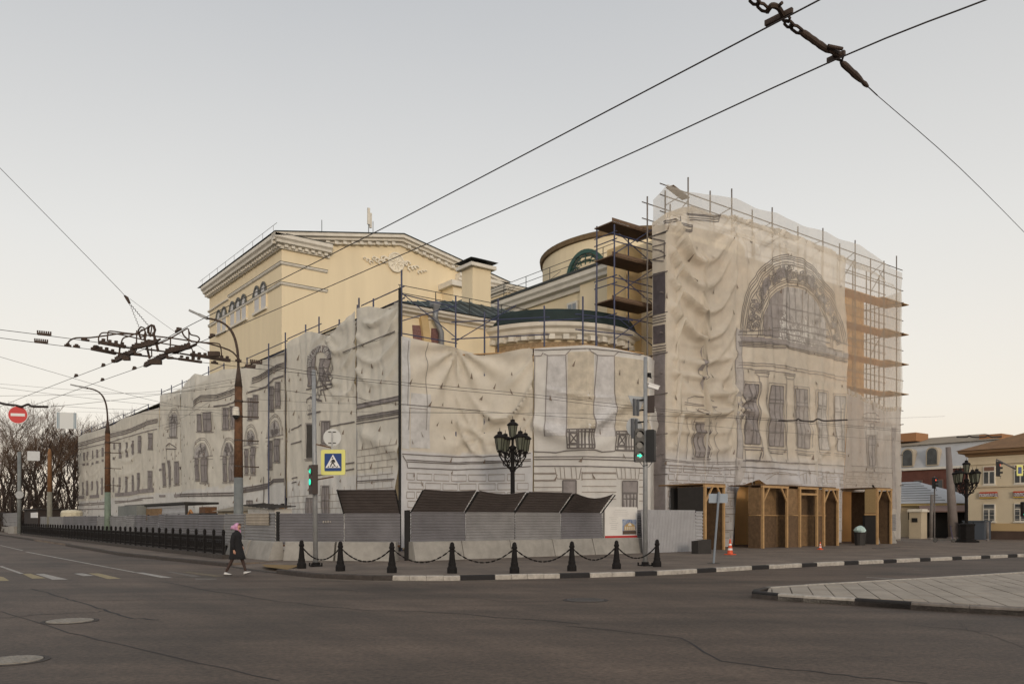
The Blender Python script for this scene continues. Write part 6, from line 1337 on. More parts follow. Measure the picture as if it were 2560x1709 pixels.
wire(W1a, 'upper wire of the trolley pair crossing the whole front from left to right', .0075); wire(W1b, 'lower wire of the trolley pair crossing the whole front from left to right', .0075)
def span(Z, pts, d, label, r=.006):
    n = len(pts)-1; ds = d if isinstance(d, tuple) else (d, d)
    wire([atd(*Z(*p), lerp(ds[0], ds[1], i/n)) for i, p in enumerate(pts)], label, r)
span(Z1, [(-40, 692), (640, 890), (1300, 1080), (1900, 1200), (2210, 1262)], (24, 37.5), 'thin span wire sloping from the left edge to the rusty lamp pole')
span(Z1, [(-40, 1062), (700, 1050), (1500, 1015), (2225, 892)], (30, 37.5), 'thin span wire rising to the collar of the rusty lamp pole')
span(Z1, [(440, 1162), (900, 1118), (1500, 1045), (2220, 958)], (34, 37.5), 'kinked span wire just under the collar of the rusty lamp pole', .008)
span(Z1, [(-40, 948), (900, 1022), (1500, 1040), (2225, 915)], (40, 37.6), 'faint span wire above the far trees'); span(Z1, [(-40, 980), (700, 1070), (1500, 1150), (2190, 1170)], (30, 37.5), 'faint span wire sagging toward the rusty lamp pole')
span(Z1, [(700, 1205), (1500, 1232), (2200, 1245)], (57, 37.5), 'thin level wire between the two street lamps'); span(Z1, [(1020, 1385), (1500, 1330), (1900, 1130), (2210, 920)], (57, 37.5), 'wire climbing from the green-stained lamp to the rusty lamp')
span(Z1, [(450, 1150), (1200, 1188), (2000, 1190), (2210, 1200)], (34, 37.5), 'wire running level over the far street sheet'); span(Z2, [(490, 95), (570, 180), (690, 220), (820, 190), (980, 20)], (79, 58), 'slack cable drooping between the far pole and the green-stained lamp')
span(Z2, [(700, 55), (840, 58), (975, 54)], (75, 58), 'short wire ending at the green-stained lamp'); span(Z2, [(700, 150), (975, 148)], (75, 58), 'short lower wire ending at the green-stained lamp')
span(Z4, [(235, 245), (500, 268), (870, 318), (1210, 340), (1400, 380), (2349, 462)], (37.5, 38), 'heavy span cable from the rusty lamp pole toward the right', .010)
wire([atd(*Z5(0, 1270), 38), atd(*Z5(950, 1352), 37), atd(*Z5(2040, 1422), 29.5)], 'heavy cable dropping to the green arrow signal pole', .009); span(Z4, [(235, 355), (900, 392), (1600, 408), (2349, 480)], (37.5, 38), 'thin wire low across the front wing sheet'); span(Z4, [(200, 465), (1000, 470), (2349, 482)], (37.5, 39), 'hair-thin level wire across the front wing sheet')
span(Z5, [(0, 1352), (1200, 1355), (2040, 1366)], (39, 30), 'faint level wire over the corner bay sheet')
span(Z8, [(50, 500), (900, 580), (1700, 640), (2349, 690)], (29, 55), 'wire leaving the green arrow signal pole to the right'); span(Z8, [(50, 468), (600, 478), (1170, 508)], (29, 36), 'left half of the span wire carrying the three dark hangers', .008); span(Z8, [(1740, 500), (2190, 484), (2560, 470)], (36, 60), 'right half of the span wire carrying the three dark hangers')
span(Z5, [(2200, 1025), (2349, 1060)], (29, 40), 'short stay wire by the bullet camera')
# fittings clipped on the trolley wires
def fit(Z, a, b, kind, label, z=ZT, h=.09):
    p, q = gp(*Z(*a), z=z), gp(*Z(*b), z=z); t = thing('wire_fitting', (p+q)/2, label, 'wire fitting', 'fittings on the trolley wires')
    MB().beam(p+Vector((0, 0, .02)), q+Vector((0, 0, .02)), .04, h*.6).build('body', M_rusthw, t)
    if kind == 'comb':
        for i in range(7): c = p.lerp(q, i/6); MB().box(c+Vector((0, 0, h*.6)), (.03, .03, h)).build('tooth', M_rusthw, t)
    else: MB().box(p.lerp(q, .5)+Vector((0, 0, h*.5)), (.06, .06, h*.8), .6).build('clamp', M_rusthw, t)
fit(Z1, (345, 500), (465, 512), 'comb', 'toothed fitting on the upper left trolley wire'); fit(Z1, (320, 572), (435, 583), 'comb', 'toothed fitting on the lower left trolley wire')
fit(Z1, (2300, 760), (2400, 770), 'comb', 'toothed fitting on the upper trolley wire right of the lamp cone'); fit(Z1, (2255, 802), (2340, 808), 'comb', 'toothed fitting on the lower trolley wire at the lamp cone')
fit(Z1, (590, 605), (655, 612), 'c', 'clamp at the left end of the crossing on the lower wire'); fit(Z1, (670, 614), (735, 620), 'c', 'second clamp left of the crossing on the lower wire'); fit(Z1, (745, 552), (820, 562), 'c', 'clamp left of the crossing on the upper wire')
for a, b, l in (((935, 795), (962, 785), 'small clip on the climbing wire just below the crossing'), ((1218, 822), (1248, 812), 'small clip on the lower climbing wire just below the crossing'), ((685, 890), (712, 880), 'small clip on the upper climbing wire far below the crossing'), ((928, 926), (953, 918), 'small clip on the lower climbing wire far below the crossing'),
                ((1612, 480), (1660, 455), 'clip on the upper climbing wire just above the crossing'), ((1920, 535), (1968, 512), 'clip on the lower climbing wire just above the crossing'), ((1940, 762), (2000, 770), 'clamp right of the crossing on the lower wire'), ((2160, 742), (2215, 748), 'clamp right of the crossing on the upper wire')): fit(Z1, a, b, 'c', l)
# the trolley-wire crossing itself
cc0 = gp(*Z1(1350, 640), z=ZT); CR = thing('wire_crossing', cc0, 'rusty tangle of trolley-wire crossing frames hanging at the upper left', 'wire crossing')
def DD(p): 
    u, v = Z1(*p); return atd(u, v, 20.6+(u-370)*.004)
for pts, r in (([(610, 600), (640, 555), (700, 530), (820, 528), (980, 508), (1100, 492), (1260, 498), (1400, 512), (1600, 535), (1830, 570)], .030), ([(908, 590), (905, 530), (925, 492), (960, 482), (1050, 490), (1200, 520), (1400, 565), (1700, 612)], .026), ([(985, 560), (990, 492), (1012, 468), (1150, 485), (1260, 495)], .026),
               ([(1830, 570), (1990, 580), (2022, 605), (2035, 700)], .026), ([(1085, 700), (1110, 590), (1132, 532), (1200, 510), (1330, 450), (1390, 415), (1378, 520)], .028), ([(1440, 590), (1560, 535), (1680, 465), (1730, 452), (1732, 600)], .028), ([(1670, 465), (1690, 512), (1760, 560), (1900, 578), (2100, 640), (2172, 700), (2190, 748)], .030),
               ([(1735, 470), (1752, 500), (1810, 515), (1830, 545), (1790, 590)], .026)): MB().tube(smooth([DD(p) for p in pts], 3), r*.68, 6).build('curved_bar', M_rusthw, CR, True)
for a, b, w in (((920, 570), (1150, 612), .13), ((840, 628), (1060, 672), .12), ((1750, 682), (2110, 738), .13), ((1640, 722), (1850, 752), .10), ((1210, 625), (1440, 572), .13), ((1520, 665), (1745, 612), .13), ((1060, 742), (1235, 655), .13), ((1330, 785), (1530, 692), .13), ((1120, 612), (1230, 632), .05), ((1330, 632), (1640, 672), .06), ((1060, 668), (1390, 702), .06), ((1530, 705), (1660, 728), .06), ((1650, 672), (1760, 690), .06), ((1600, 670), (1800, 590), .08), ((1380, 602), (1470, 540), .06)):
    p, q = gp(*Z1(*a), z=ZT), gp(*Z1(*b), z=ZT); MB().beam(p, q, w*.6, w*.62).build('contact_rail', M_rusthw, CR)
    n = max(2, int((q-p).length/.14))
    if w > .09:
        for i in range(n): c = p.lerp(q, (i+.5)/n); MB().box(c+Vector((0, 0, rnd(.05, .08))), (.06, .07, rnd(.05, .09)), rnd(0, 1)).build('bolt_block', M_rusthw, CR)
for a, b in (((1910, 655), (2015, 700)), ((1380, 735), (1480, 772)), ((1130, 700), (1190, 735)), ((870, 600), (900, 622)), ((1030, 728), (1048, 755)), ((1240, 672), (1295, 690)), ((1530, 705), (1590, 722))):
    p = DD(((a[0]+b[0])/2, (a[1]+b[1])/2)); w = (b[0]-a[0])*.27245*20.6/2056; h = (b[1]-a[1])*.27245*20.6/2056
    MB().box(p, (w, .12, h), -.6).build('junction_box', M_rusthw, CR)
for a, b, r in (((1255, 462), (1250, 650), .018), ((1565, 520), (1560, 652), .018), ((1405, 480), (1452, 655), .035), ((1322, 510), (1372, 720), .03), ((1390, 620), (1392, 700), .016), ((1750, 600), (1775, 672), .016), ((1095, 690), (1100, 610), .022)): MB().tube([DD(a), DD(b)], r, 5).build('hanger', M_rusthw, CR)
for c in ((1385, 462), (1310, 500), (1300, 475), (1395, 455)): p = DD(c); MB().tube([p+RT*.09*math.cos(k*.9)+UPV*.13*math.sin(k*.9) for k in range(8)], .02, 5).build('shackle', M_rusthw, CR)
def bridle(a, b, r, name, n=1): MB().tube([DD(a), DD(b)], r, 5).build(name, M_wire, CR)
for a, b in (((1190, 215), (1290, 465)), ((1200, 225), (1372, 430))):
    p, q = DD(a), DD(b)
    MB().tube([p.lerp(q, i/18)+RT*.018*((-1)**i) for i in range(19)], .009, 4).build('bridle_chain', M_wire, CR)
MB().tube([DD((1140, 140)), DD((1165, 165)), DD((1190, 215))], [.02, .045, .03], 6).build('strain_insulator', M_rusthw, CR)
wire([atd(*ZD(-30, 355), 17.5), DD((1010, 0)), DD((1140, 140))], 'stay wire from the left edge down to the wire crossing', .006); wire([DD((1190, 170)), DD((1600, 470)), atd(*Z1(1980, 700), 22)], 'hair-thin second stay wire above the wire crossing', .004)
# insulator string overhead at the top right
Z10 = mapper(1800, 0, .32354); IS = thing('insulator_string', gp(*Z10(700, 300), z=6.1), 'dark chain of strain insulators hanging across the wires at the top right', 'insulator')
def w6(p, z=6.06): return gp(*Z10(*p), z=z)
def rod(a, b, r, name, m=M_rusthw, prof=None):
    p, q = w6(a), w6(b); n = len(prof) if prof else 2; MB().tube([p.lerp(q, i/(n-1)) for i in range(n)], [r*k for k in prof] if prof else r, 9).build(name, m, IS)
rod((620, 240), (850, 402), .030, 'insulator', prof=[.6, 1, 1.05, .95, 1.05, .95, 1.08, 1, .9, .5]); rod((935, 478), (1140, 668), .030, 'insulator', prof=[.5, 1, 1.05, 1, .95, 1.1, 1, .85, .6, .8, .5])
for a, b in (((235, -20), (300, 40)), ((290, 20), (370, 95)), ((505, 160), (560, 215)), ((545, 190), (640, 265)), ((480, 105), (530, 170)), ((880, 400), (945, 470))):
    p, q = w6(a), w6(b); d = (q-p); m = p.lerp(q, .5); sd_ = Vector((d.y, -d.x, 0)).normalized()*.028
    MB().tube([p, m+sd_-d*.2, m+sd_+d*.2, q, m-sd_+d*.2, m-sd_-d*.2, p], .013, 6).build('shackle', M_rusthw, IS)
MB().tube(smooth([w6(p) for p in ((365, 90), (400, 45), (450, 60), (480, 110))]), .024, 6).build('clamp_hook', M_rusthw, IS); MB().beam(w6((350, 185)), w6((560, 80)), .03, .045).build('wire_clamp', M_rusthw, IS); MB().beam(w6((830, 472)), w6((965, 408)), .03, .045).build('wire_clamp', M_rusthw, IS)
rod((835, 355), (945, 378), .016, 'eye_bolt'); rod((440, 60), (480, 22), .014, 'eye_bolt'); rod((840, 380), (930, 425), .028, 'clamp_hook'); rod((1140, 668), (1215, 738), .006, 'thimble', M_wire)
wire([w6((1215, 738)), atd(2400, 420, 9.5), atd(2570, 590, 12.5)], 'thin stay wire running from the insulator string to the right edge', .004)
wire([atd(*Z8(1160, 508), 36), atd(*Z8(1300, 505), 36), atd(*Z8(1325, 492), 36), atd(*Z8(1360, 508), 36), atd(*Z8(1450, 512), 36), atd(*Z8(1490, 492), 36), atd(*Z8(1540, 508), 36), atd(*Z8(1640, 505), 36), atd(*Z8(1740, 500), 36)], 'dark wavy insulated span with two humps in front of the portico windows', .035, 'insulated_span')
wire([atd(*Z1(-20, 1120), 32.7), atd(*Z1(60, 1140), 32.7), atd(*Z1(150, 1150), 32.7), atd(*Z1(200, 1160), 32.7), atd(*Z1(260, 1140), 32.7), atd(*Z1(300, 1158), 32.7), atd(*Z1(440, 1162), 32.7)], 'dark insulated span bar from which the no-entry sign hangs', .05, 'insulated_span')
wire([atd(*Z9(835, 226), 50), atd(*Z9(940, 226), 50), atd(*Z9(970, 212), 50), atd(*Z9(1010, 226), 50), atd(*Z9(1140, 224), 50), atd(*Z9(1170, 210), 50), atd(*Z9(1220, 226), 50), atd(*Z9(1325, 220), 50)], 'sunlit insulated span above the pawnshop roof', .05, 'insulated_span')
# ================================================================== BUILDINGS ON THE RIGHT
M_pawn = mat('pale_yellow_wall', (.66, .57, .42), .9, .5, .12); M_pawnd = mat('brown_plinth', (.10, .065, .05), .9, 1, .3); M_proof = mat('rusty_brown_roof', (.26, .14, .06), .8, 1.2, .35)
M_brick = mat('dark_red_brick', (.15, .06, .045), .9, 1.2, .35); M_slate = mat('pale_grey_roof', (.46, .47, .49), .7, .8, .15)
PB = thing('pawnshop_building', (43, -25, 0), 'pale yellow two-storey shop building with rusty roof at the right edge', 'building')
MB().bx(37.5, 49, -62, .85, 1.4, 7.0).build('wall', M_pawn, PB); MB().bx(37.42, 49.05, -62.1, .92, .8, 1.42).build('base_band', mat('ochre_band', (.50, .36, .19), .9), PB); MB().bx(37.36, 49.1, -62.15, .95, -.1, .81).build('plinth', M_pawnd, PB)
MB().ext([(0, 6.85), (.15, 6.9), (.2, 7.05), (.55, 7.15), (.6, 7.35), (0, 7.4)], [(49, .85), (37.5, .85), (37.5, -62)][::1]).build('eave_cornice', mat('brown_eave', (.24, .15, .08), .85), PB)
MB().add([(36.8, 1.55, 7.38), (36.8, -63, 7.38), (49.7, -63, 7.38), (49.7, 1.55, 7.38), (43.2, -5, 9.9), (43.2, -56, 9.9)], [(0, 4, 5, 1), (1, 5, 2), (2, 5, 4, 3), (3, 4, 0)]).build('roof', M_proof, PB)
MB().bx(37.38, 37.5, -62, .86, 4.35, 4.5).build('string_course', M_pawn, PB); MB().bx(37.4, 37.5, -62, .86, 6.2, 6.26).build('string_course', M_pawn, PB)
for k in range(5):
    y = -.8-k*2.32
    for z0, z1 in ((4.55, 6.05), (1.55, 3.0)):
        w = MB().bx(37.42, 37.52, y-.46, y+.46, z0, z1).build('window', M_white, PB)
        zt = z1-.42 if z0 > 4 else z1-.45
        for ya, yb in ((-.38, -.06), (.06, .38)): MB().bx(37.40, 37.44, y+ya, y+yb, z0+.1, zt-.05).build('pane', M_glass, w)
        MB().bx(37.40, 37.44, y-.38, y+.38, zt+.04, z1-.06).build('pane', mat('brown_blind', (.20, .11, .08), .8) if z0 > 4 else M_glass, w)
        if z0 < 4:
            for q in range(4): MB().bx(37.39, 37.41, y-.38, y+.38, z0+.2+q*.3, z0+.22+q*.3).build('bar', M_white, w)
        MB().bx(37.36, 37.5, y-.52, y+.52, z0-.09, z0-.01).build('sill', M_white, w)
def text_mesh(body, size):
    cu = bpy.data.curves.new('text', 'FONT'); cu.body = body; cu.size = size; cu.align_x = 'CENTER'; cu.align_y = 'CENTER'; cu.extrude = .01
    o = bpy.data.objects.new('text', cu); COL.objects.link(o); dg_ = bpy.context.evaluated_depsgraph_get(); me = bpy.data.meshes.new_from_object(o.evaluated_get(dg_)); bpy.data.objects.remove(o); return me
def letters(body, size, c, name, m, parent, widen=1.0):
    me = text_mesh(body, size); R_ = Matrix(((0, 0, -1), (-1*widen, 0, 0), (0, 1, 0)))
    for v in me.vertices: v.co = R_ @ v.co
    me.materials.clear(); me.materials.append(m); o = bpy.data.objects.new(name, me); COL.objects.link(o); o.parent = parent; base = Vector((0, 0, 0)); q = parent
    while q is not None: base += q.location; q = q.parent
    o.location = Vector(c)-base
    for p in me.polygons: p.use_smooth = False
    return o
for y, body, l in ((-.78, 'ЛОМБАРД', 'white lettered pawnshop sign between red and yellow stripes'), (-3.3, 'ЗОЛОТО', 'second lettered shop sign cut off by the right edge')):
    t = thing('shop_sign', (37.3, y, 3.5), l, 'sign', 'shop signs on the pale yellow building')
    MB().bx(37.3, 37.42, y-.66, y+.66, 3.84, 3.96).build('red_stripe', mat('sign_red_light', (.50, .07, .03), .6), t); MB().bx(37.32, 37.42, y-.66, y+.66, 3.53, 3.84).build('panel', mat('sign_panel', (.28, .20, .20), .7), t); MB().bx(37.3, 37.42, y-.66, y+.66, 3.46, 3.53).build('yellow_stripe', mat('sign_yellow_warm', (.62, .42, .06), .6), t)
    letters(body, .34, (37.30, y, 3.68), 'lettering', mat('letter_white', (.8, .78, .8), .5), t, .8); letters(body, .36, (37.312, y-.01, 3.675), 'letter_shadow', mat('letter_plum', (.12, .05, .10), .6), t, .8)
# brick house with a pale mansard and arched dormers
BH = thing('mansard_house', (66, 14, 0), 'dark brick house with pale mansard roof and arched dormers beyond the theatre', 'building')
MB().bx(60, 74, 7, 40, 0, 7.4).build('wall', M_brick, BH); MB().bx(59.8, 74, 6.8, 40.2, 7.35, 7.6).build('cornice', M_white, BH)
MB().add([(59.9, 6.9, 7.6), (59.9, 40, 7.6), (61.2, 40, 10.3), (61.2, 8.2, 10.3), (74, 40, 7.6), (74, 6.9, 7.6), (73, 8.2, 10.3), (73, 40, 10.3)], [(0, 3, 2, 1), (0, 5, 6, 3)]).build('mansard', M_slate, BH)
MB().add([(60.9, 8, 10.3), (60.9, 40, 10.3), (67, 40, 11.6), (67, 12, 11.6), (73, 8, 10.3), (73, 40, 10.3)], [(0, 3, 2, 1), (0, 4, 3), (4, 5, 2, 3)]).build('roof', mat('tan_roof', (.33, .27, .20), .9, 1, .3), BH)
MB().bx(63, 66, 18, 22, 11, 12).build('chimney', mat('orange_brick', (.34, .17, .08), .9), BH); MB().bx(62, 65, 8.2, 10.5, 10.4, 11).build('chimney', MATS['orange_brick'], BH)
for y in (17.4, 14.6, 21.5, 26):
    q = [(y-.55, 7.9), (y+.55, 7.9), (y+.55, 9.2)]+[(y+.55*math.cos(math.pi*i/8), 9.2+.55*math.sin(math.pi*i/8)) for i in range(1, 8)]+[(y-.55, 9.2)]
    d_ = MB().slab([(59.85, a, b) for a, b in [(y+(a-y)*1.25, 8.7+(b-8.7)*1.15) for a, b in q]], (1, 0, 0), 1.2).build('dormer', mat('dormer_wood', (.42, .36, .28), .8), BH); MB().slab([(59.83, a, b) for a, b in q], (1, 0, 0), .02).build('pane', M_glass, d_)
for y in (16.2, 13.9, 12.3, 10.0):
    w = MB().bx(59.9, 60.05, y-.5, y+.5, 4.2, 6.2).build('window', mat('dim_frame', (.17, .11, .09), .8), BH); MB().bx(59.87, 59.93, y-.4, y+.4, 4.3, 6.1).build('pane', M_glass, w)
LH = thing('low_house', (45, 9, 0), 'low house with grey shingled hip roof and cream walls behind the gate', 'building')
MB().bx(40.2, 50, 4.2, 16, 0, 3.0).build('wall', mat('cream_low_wall', (.56, .48, .36), .9, 1, .15), LH); MB().bx(39.8, 50.2, 3.6, 16.3, 2.95, 3.17).build('fascia', mat('yellow_fascia', (.55, .43, .22), .8), LH)
rf = MB().add([(39.7, 3.4, 3.17), (39.7, 16.4, 3.17), (50.3, 16.4, 3.17), (50.3, 3.4, 3.17), (45, 8.8, 5.35), (45, 13, 5.35)], [(0, 4, 5, 1), (1, 5, 2), (2, 5, 4, 3), (3, 4, 0)]).build('roof', M_slate, LH)
for i in range(1, 9):
    f = i/9; MB().beam((lerp(39.68, 45, f), lerp(3.4, 8.8, f), lerp(3.2, 5.38, f)), (lerp(39.68, 45, f), lerp(16.4, 13, f), lerp(3.2, 5.38, f)), .03, .05).build('shingle_course', mat('shingle_line', (.27, .28, .30), .8), rf)
MB().bx(40.1, 40.25, 6.0, 7.2, 1.7, 2.7).build('dark_window', M_dark, LH)
AW = thing('gate_awning', (38.5, 3, 0), 'dark gateway with brown awning beside the cream gate pillar', 'gate')
MB().bx(39.2, 39.5, .9, 6.3, .1, 2.5).build('dark_gate', M_dark, AW); MB().slab([(38.0, .6, 2.35), (38.0, 5.0, 2.35), (39.6, 6.0, 2.85), (39.6, .9, 2.85)], (0, 0, 1), .1).build('awning', mat('brown_awning', (.20, .13, .11), .85), AW)
MB().bx(38.2, 38.35, 1.2, 1.35, .1, 2.5).build('post', M_white, AW)
g1 = gp(*Z9(418, 1330), z=.13); t = thing('gate_pillar', g1, 'short cream gate pillar with a dark box on it', 'pillar')
MB().bx(g1.x-.55, g1.x+.45, g1.y-.5, g1.y+.5, .1, 2.35).build('shaft', MATS['cream_low_wall'], t); MB().bx(g1.x-.68, g1.x+.58, g1.y-.63, g1.y+.63, 2.35, 2.5).build('cap', M_white, t); MB().bx(g1.x-.58, g1.x+.3, g1.y-.62, g1.y+.62, 2.5, 2.6).build('cap_top', M_white, t); MB().bx(g1.x-.62, g1.x-.55, g1.y-.2, g1.y+.25, 1.5, 1.85).build('intercom', M_dark, t)
def rpole(Z, b, t_, r0, r1, label, m): 
    p = gp(*Z(*b), z=.13); H = (V0-Z(*t_)[1])/FPX*((p-CAM).dot(FW))+1.75
    q = p+RT*((Z(*t_)[0]-Z(*b)[0])/FPX*(p-CAM).dot(FW)); q.z = H
    o = thing('utility_pole', p, label, 'pole'); MB().tube([p, q], [r0, r1], 10).build('shaft', m, o, True); MB().lathe([(r0*1.3, 0), (r0*1.3, .1), (r0, .15)], p, 10).build('foot', m, o); return p, q
rpole(Z9, (805, 1335), (742, 335), .42, .20, 'thick grey concrete utility pole between the low house and the lantern post', mat('pole_concrete', (.22, .19, .18), .9, 2, .2)); rpole(Z9, (553, 1340), (565, 850), .14, .12, 'thin dark pole in front of the low house', M_polew)
rpole(Z9, (1172, 1355), (1172, 1150), .09, .08, 'thin grey post before the pawnshop wall', M_polew)
p = gp(*Z9(1055, 1340), z=.13); t = thing('utility_cabinet', p, 'blue-grey street cabinet between the lantern post and the pawnshop', 'cabinet')
MB().bx(p.x-.6, p.x+.6, p.y-.8, p.y+.8, .13, 1.55).build('body', mat('cabinet_blue', (.07, .085, .11), .6), t); MB().bx(p.x-.66, p.x+.66, p.y-.86, p.y+.86, 1.55, 1.64).build('lid', MATS['cabinet_blue'], t); MB().bx(p.x-.63, p.x-.6, p.y-.02, p.y+.02, .2, 1.5).build('door_seam', M_dark, t)
p = gp(*Z9(700, 1372), z=.13); d_ = RT; t = thing('kick_scooter', p, 'dark electric kick scooter parked near the grey utility pole', 'scooter')
for s in (-1, 1): c = p+d_*s*.62+Vector((0, 0, .14)); MB().tube([c-FW*.04, c+FW*.04], .14, 12).build('wheel', M_blk, t)
MB().beam(p-d_*.5+Vector((0, 0, .17)), p+d_*.45+Vector((0, 0, .17)), .2, .07).build('deck', M_blk, t); MB().tube([p+d_*.6+Vector((0, 0, .2)), p+d_*.42+Vector((0, 0, 1.15))], .035, 6).build('stem', mat('purple_stem', (.06, .05, .10), .5), t); MB().tube([p+d_*.42+FW*-.25+Vector((0, 0, 1.15)), p+d_*.42+FW*.25+Vector((0, 0, 1.17))], .025, 6).build('handlebar', M_blk, t); MB().beam(p-d_*.75+Vector((0, 0, .28)), p-d_*.45+Vector((0, 0, .26)), .12, .03).build('mudguard', M_blk, t)
# far signals at the right edge
m_ = gp(*Z9(1650, 1350), z=.13); mp = atd(*Z9(1490, 580), 52); ma = atd(*Z9(1268, 470), 52); t = thing('signal_mast', (mp.x, mp.y, .13), 'mast arm holding a red signal in front of the pawnshop', 'pole')
e_ = atd(*Z9(1640, 655), 52); MB().tube([(e_.x, e_.y, .13), (e_.x, e_.y, e_.z+.3)], .1, 8).build('mast', M_polew, t); MB().tube([e_, mp, ma], .055, 6).build('arm', M_polew, t); MB().beam(ma, ma+Vector((0, 0, -1.05)), .05, .05).beam(ma+Vector((0, 0, -1.05)), ma+RT*.3+Vector((0, 0, -1.05)), .05, .05).build('hanger_frame', M_polew, t)
c = atd(*Z9(1310, 572), 51.8); signal(c, fa+1.0, 'red traffic signal hanging from the mast arm before the pawnshop', 0, False, .92)
p = gp(*Z9(615, 1335), z=.13); c = atd(*Z9(610, 725), 60); signal(c, fa+.9, 'red traffic signal in front of the dark brick house', 0, False, .8)
t = thing('signal_pole', (c.x, c.y, .13), 'slim pole of the red signal before the brick house', 'pole'); MB().tube([(c.x+.2, c.y+.2, .13), (c.x+.2, c.y+.2, c.z+.5)], .05, 6).build('shaft', M_polew, t)
c = atd(*Z9(1522, 588), 51.5); Bq = Board(c, fa-.2); t = thing('lane_sign', c, 'small blue sign with yellow border on the mast arm at the right edge', 'sign'); Bq.poly(rrect(.36, .68, .03), 0, .015).build('yellow_border', M_yel, t); Bq.poly(rrect(.2, .42, .02), .018, .008).build('blue_field', M_blue, t)
c = atd(*Z9(1585, 1010), 50); signal(c, fa+.2, 'green traffic signal cut off by the right edge', 2, False, .9)
# ================================================================== BARE TREES
M_bark = mat('dark_bark', (.05, .034, .026), .95, 3, .3); M_twig = mat('reddish_twigs', (.10, .062, .04), .95)
def tree_meshes(seed, H, spread, lv=5):
    R = random.Random(seed); tr = MB(); cr = MB()
    def tri(mb, a, b, r0, r1):
        d = (b-a).normalized(); x = d.cross(Vector((.3, .9, .2))).normalized(); y = d.cross(x); n0 = len(mb.v)
        for c, r in ((a, r0), (b, r1)):
            for k in range(3): an = k*2.094; mb.v.append(c+(x*math.cos(an)+y*math.sin(an))*r)
        mb.f += [(n0+k, n0+(k+1) % 3, n0+3+(k+1) % 3, n0+3+k) for k in range(3)]
    def grow(p, d, l, r, lev):
        q = p
        for k in range(3):
            d2 = (d+Vector((R.uniform(-1, 1), R.uniform(-1, 1), R.uniform(-.4, .7)))*.13).normalized(); n = q+d2*l/3; r1 = max(.010, r*(.88)); tri(tr if lev < 2 else cr, q, n, r, r1); q = n; d = d2; r = r1
            if lev >= 2 and lev < lv:
                dd_ = (d+Vector((R.uniform(-1, 1), R.uniform(-1, 1), R.uniform(-.5, .8)))*.9).normalized(); grow(q, dd_, l*R.uniform(.4, .62), r*.5, max(lev+1, lv-1))
        if lev < lv:
            for k in range(R.choice((2, 3, 3)) if lev < 3 else 3):
                an = R.uniform(0, 6.28); sp = R.uniform(.35, .8)*spread; dd_ = (d+Vector((math.cos(an), math.sin(an), R.uniform(-.1, .5)))*sp).normalized(); grow(q, dd_, l*R.uniform(.62, .85), r*R.uniform(.55, .72), lev+1)
    nst = 3 if spread < .9 else 2
    tr.tube([(0, 0, 0), (0, 0, H*.08), (.1, 0, H*.2)], [H*.030, H*.024, H*.021], 7, False)
    for k in range(nst):
        a = k*2.2+seed; grow(Vector((.1, 0, H*.19)), Vector((math.cos(a)*.28, math.sin(a)*.28, 1)).normalized(), H*.26, H*.016, 0)
    return tr, cr
protos = []
for i, (sd_, H, sp_) in enumerate(((3, 18, .8), (11, 17, .95), (23, 16, .75))):
    tr, cr = tree_meshes(sd_, H, sp_); protos.append((tr, cr))
TP = []
for tr, cr in protos:
    def mk(mb, n, m):
        me = bpy.data.meshes.new(n); me.from_pydata(mb.v, [], mb.f); me.materials.append(m); return me
    TP.append((mk(tr, 'trunk', M_bark), mk(cr, 'crown', M_twig)))
def bare_tree(u, s_, k, sc, rz, label):
    p = atd(u, V0, s_); p.z = .05; t = thing('bare_tree', p, label, 'tree', 'bare trees at the left', rz); t.scale = (sc, sc, sc)
    for me, n in zip(TP[k], ('trunk', 'crown')): o = bpy.data.objects.new(n, me); COL.objects.link(o); o.parent = t
for u, s_, k, sc, rz, l in ((88, 118, 0, 1.0, .3, 'broad bare tree behind the no-entry and square signs'), (8, 112, 1, .95, 1.2, 'bare tree cut off by the left edge of the photo'), (140, 126, 1, .93, 2.2, 'bare tree right behind the rusty pole without a lamp'),
      (182, 132, 2, 1.0, .8, 'slender bare tree close to the far end of the sheeted wing'), (206, 140, 2, 1.05, 2.9, 'thin bare treetop just over the far sheeted roof'), (318, 150, 0, 1.12, 4.0, 'bare treetop rising behind the sheeted wing right of the second lamp'), (345, 158, 1, 1.05, 5.0, 'small bare treetop over the sheeted wing, rightmost'),
      (52, 135, 2, .95, 4.4, 'bare tree behind the broad one near the left edge'), (160, 112, 1, .72, 5.3, 'low dark bare tree beside the far end of the sheets'), (115, 108, 0, .70, 3.3, 'low bare tree behind the guard booth'), (30, 106, 2, .66, 1.9, 'low bare tree behind the far grey pole'), (70, 150, 1, 1.0, .1, 'faint bare tree farthest behind the no-entry sign')):
    bare_tree(u, s_, k, sc, rz, l)
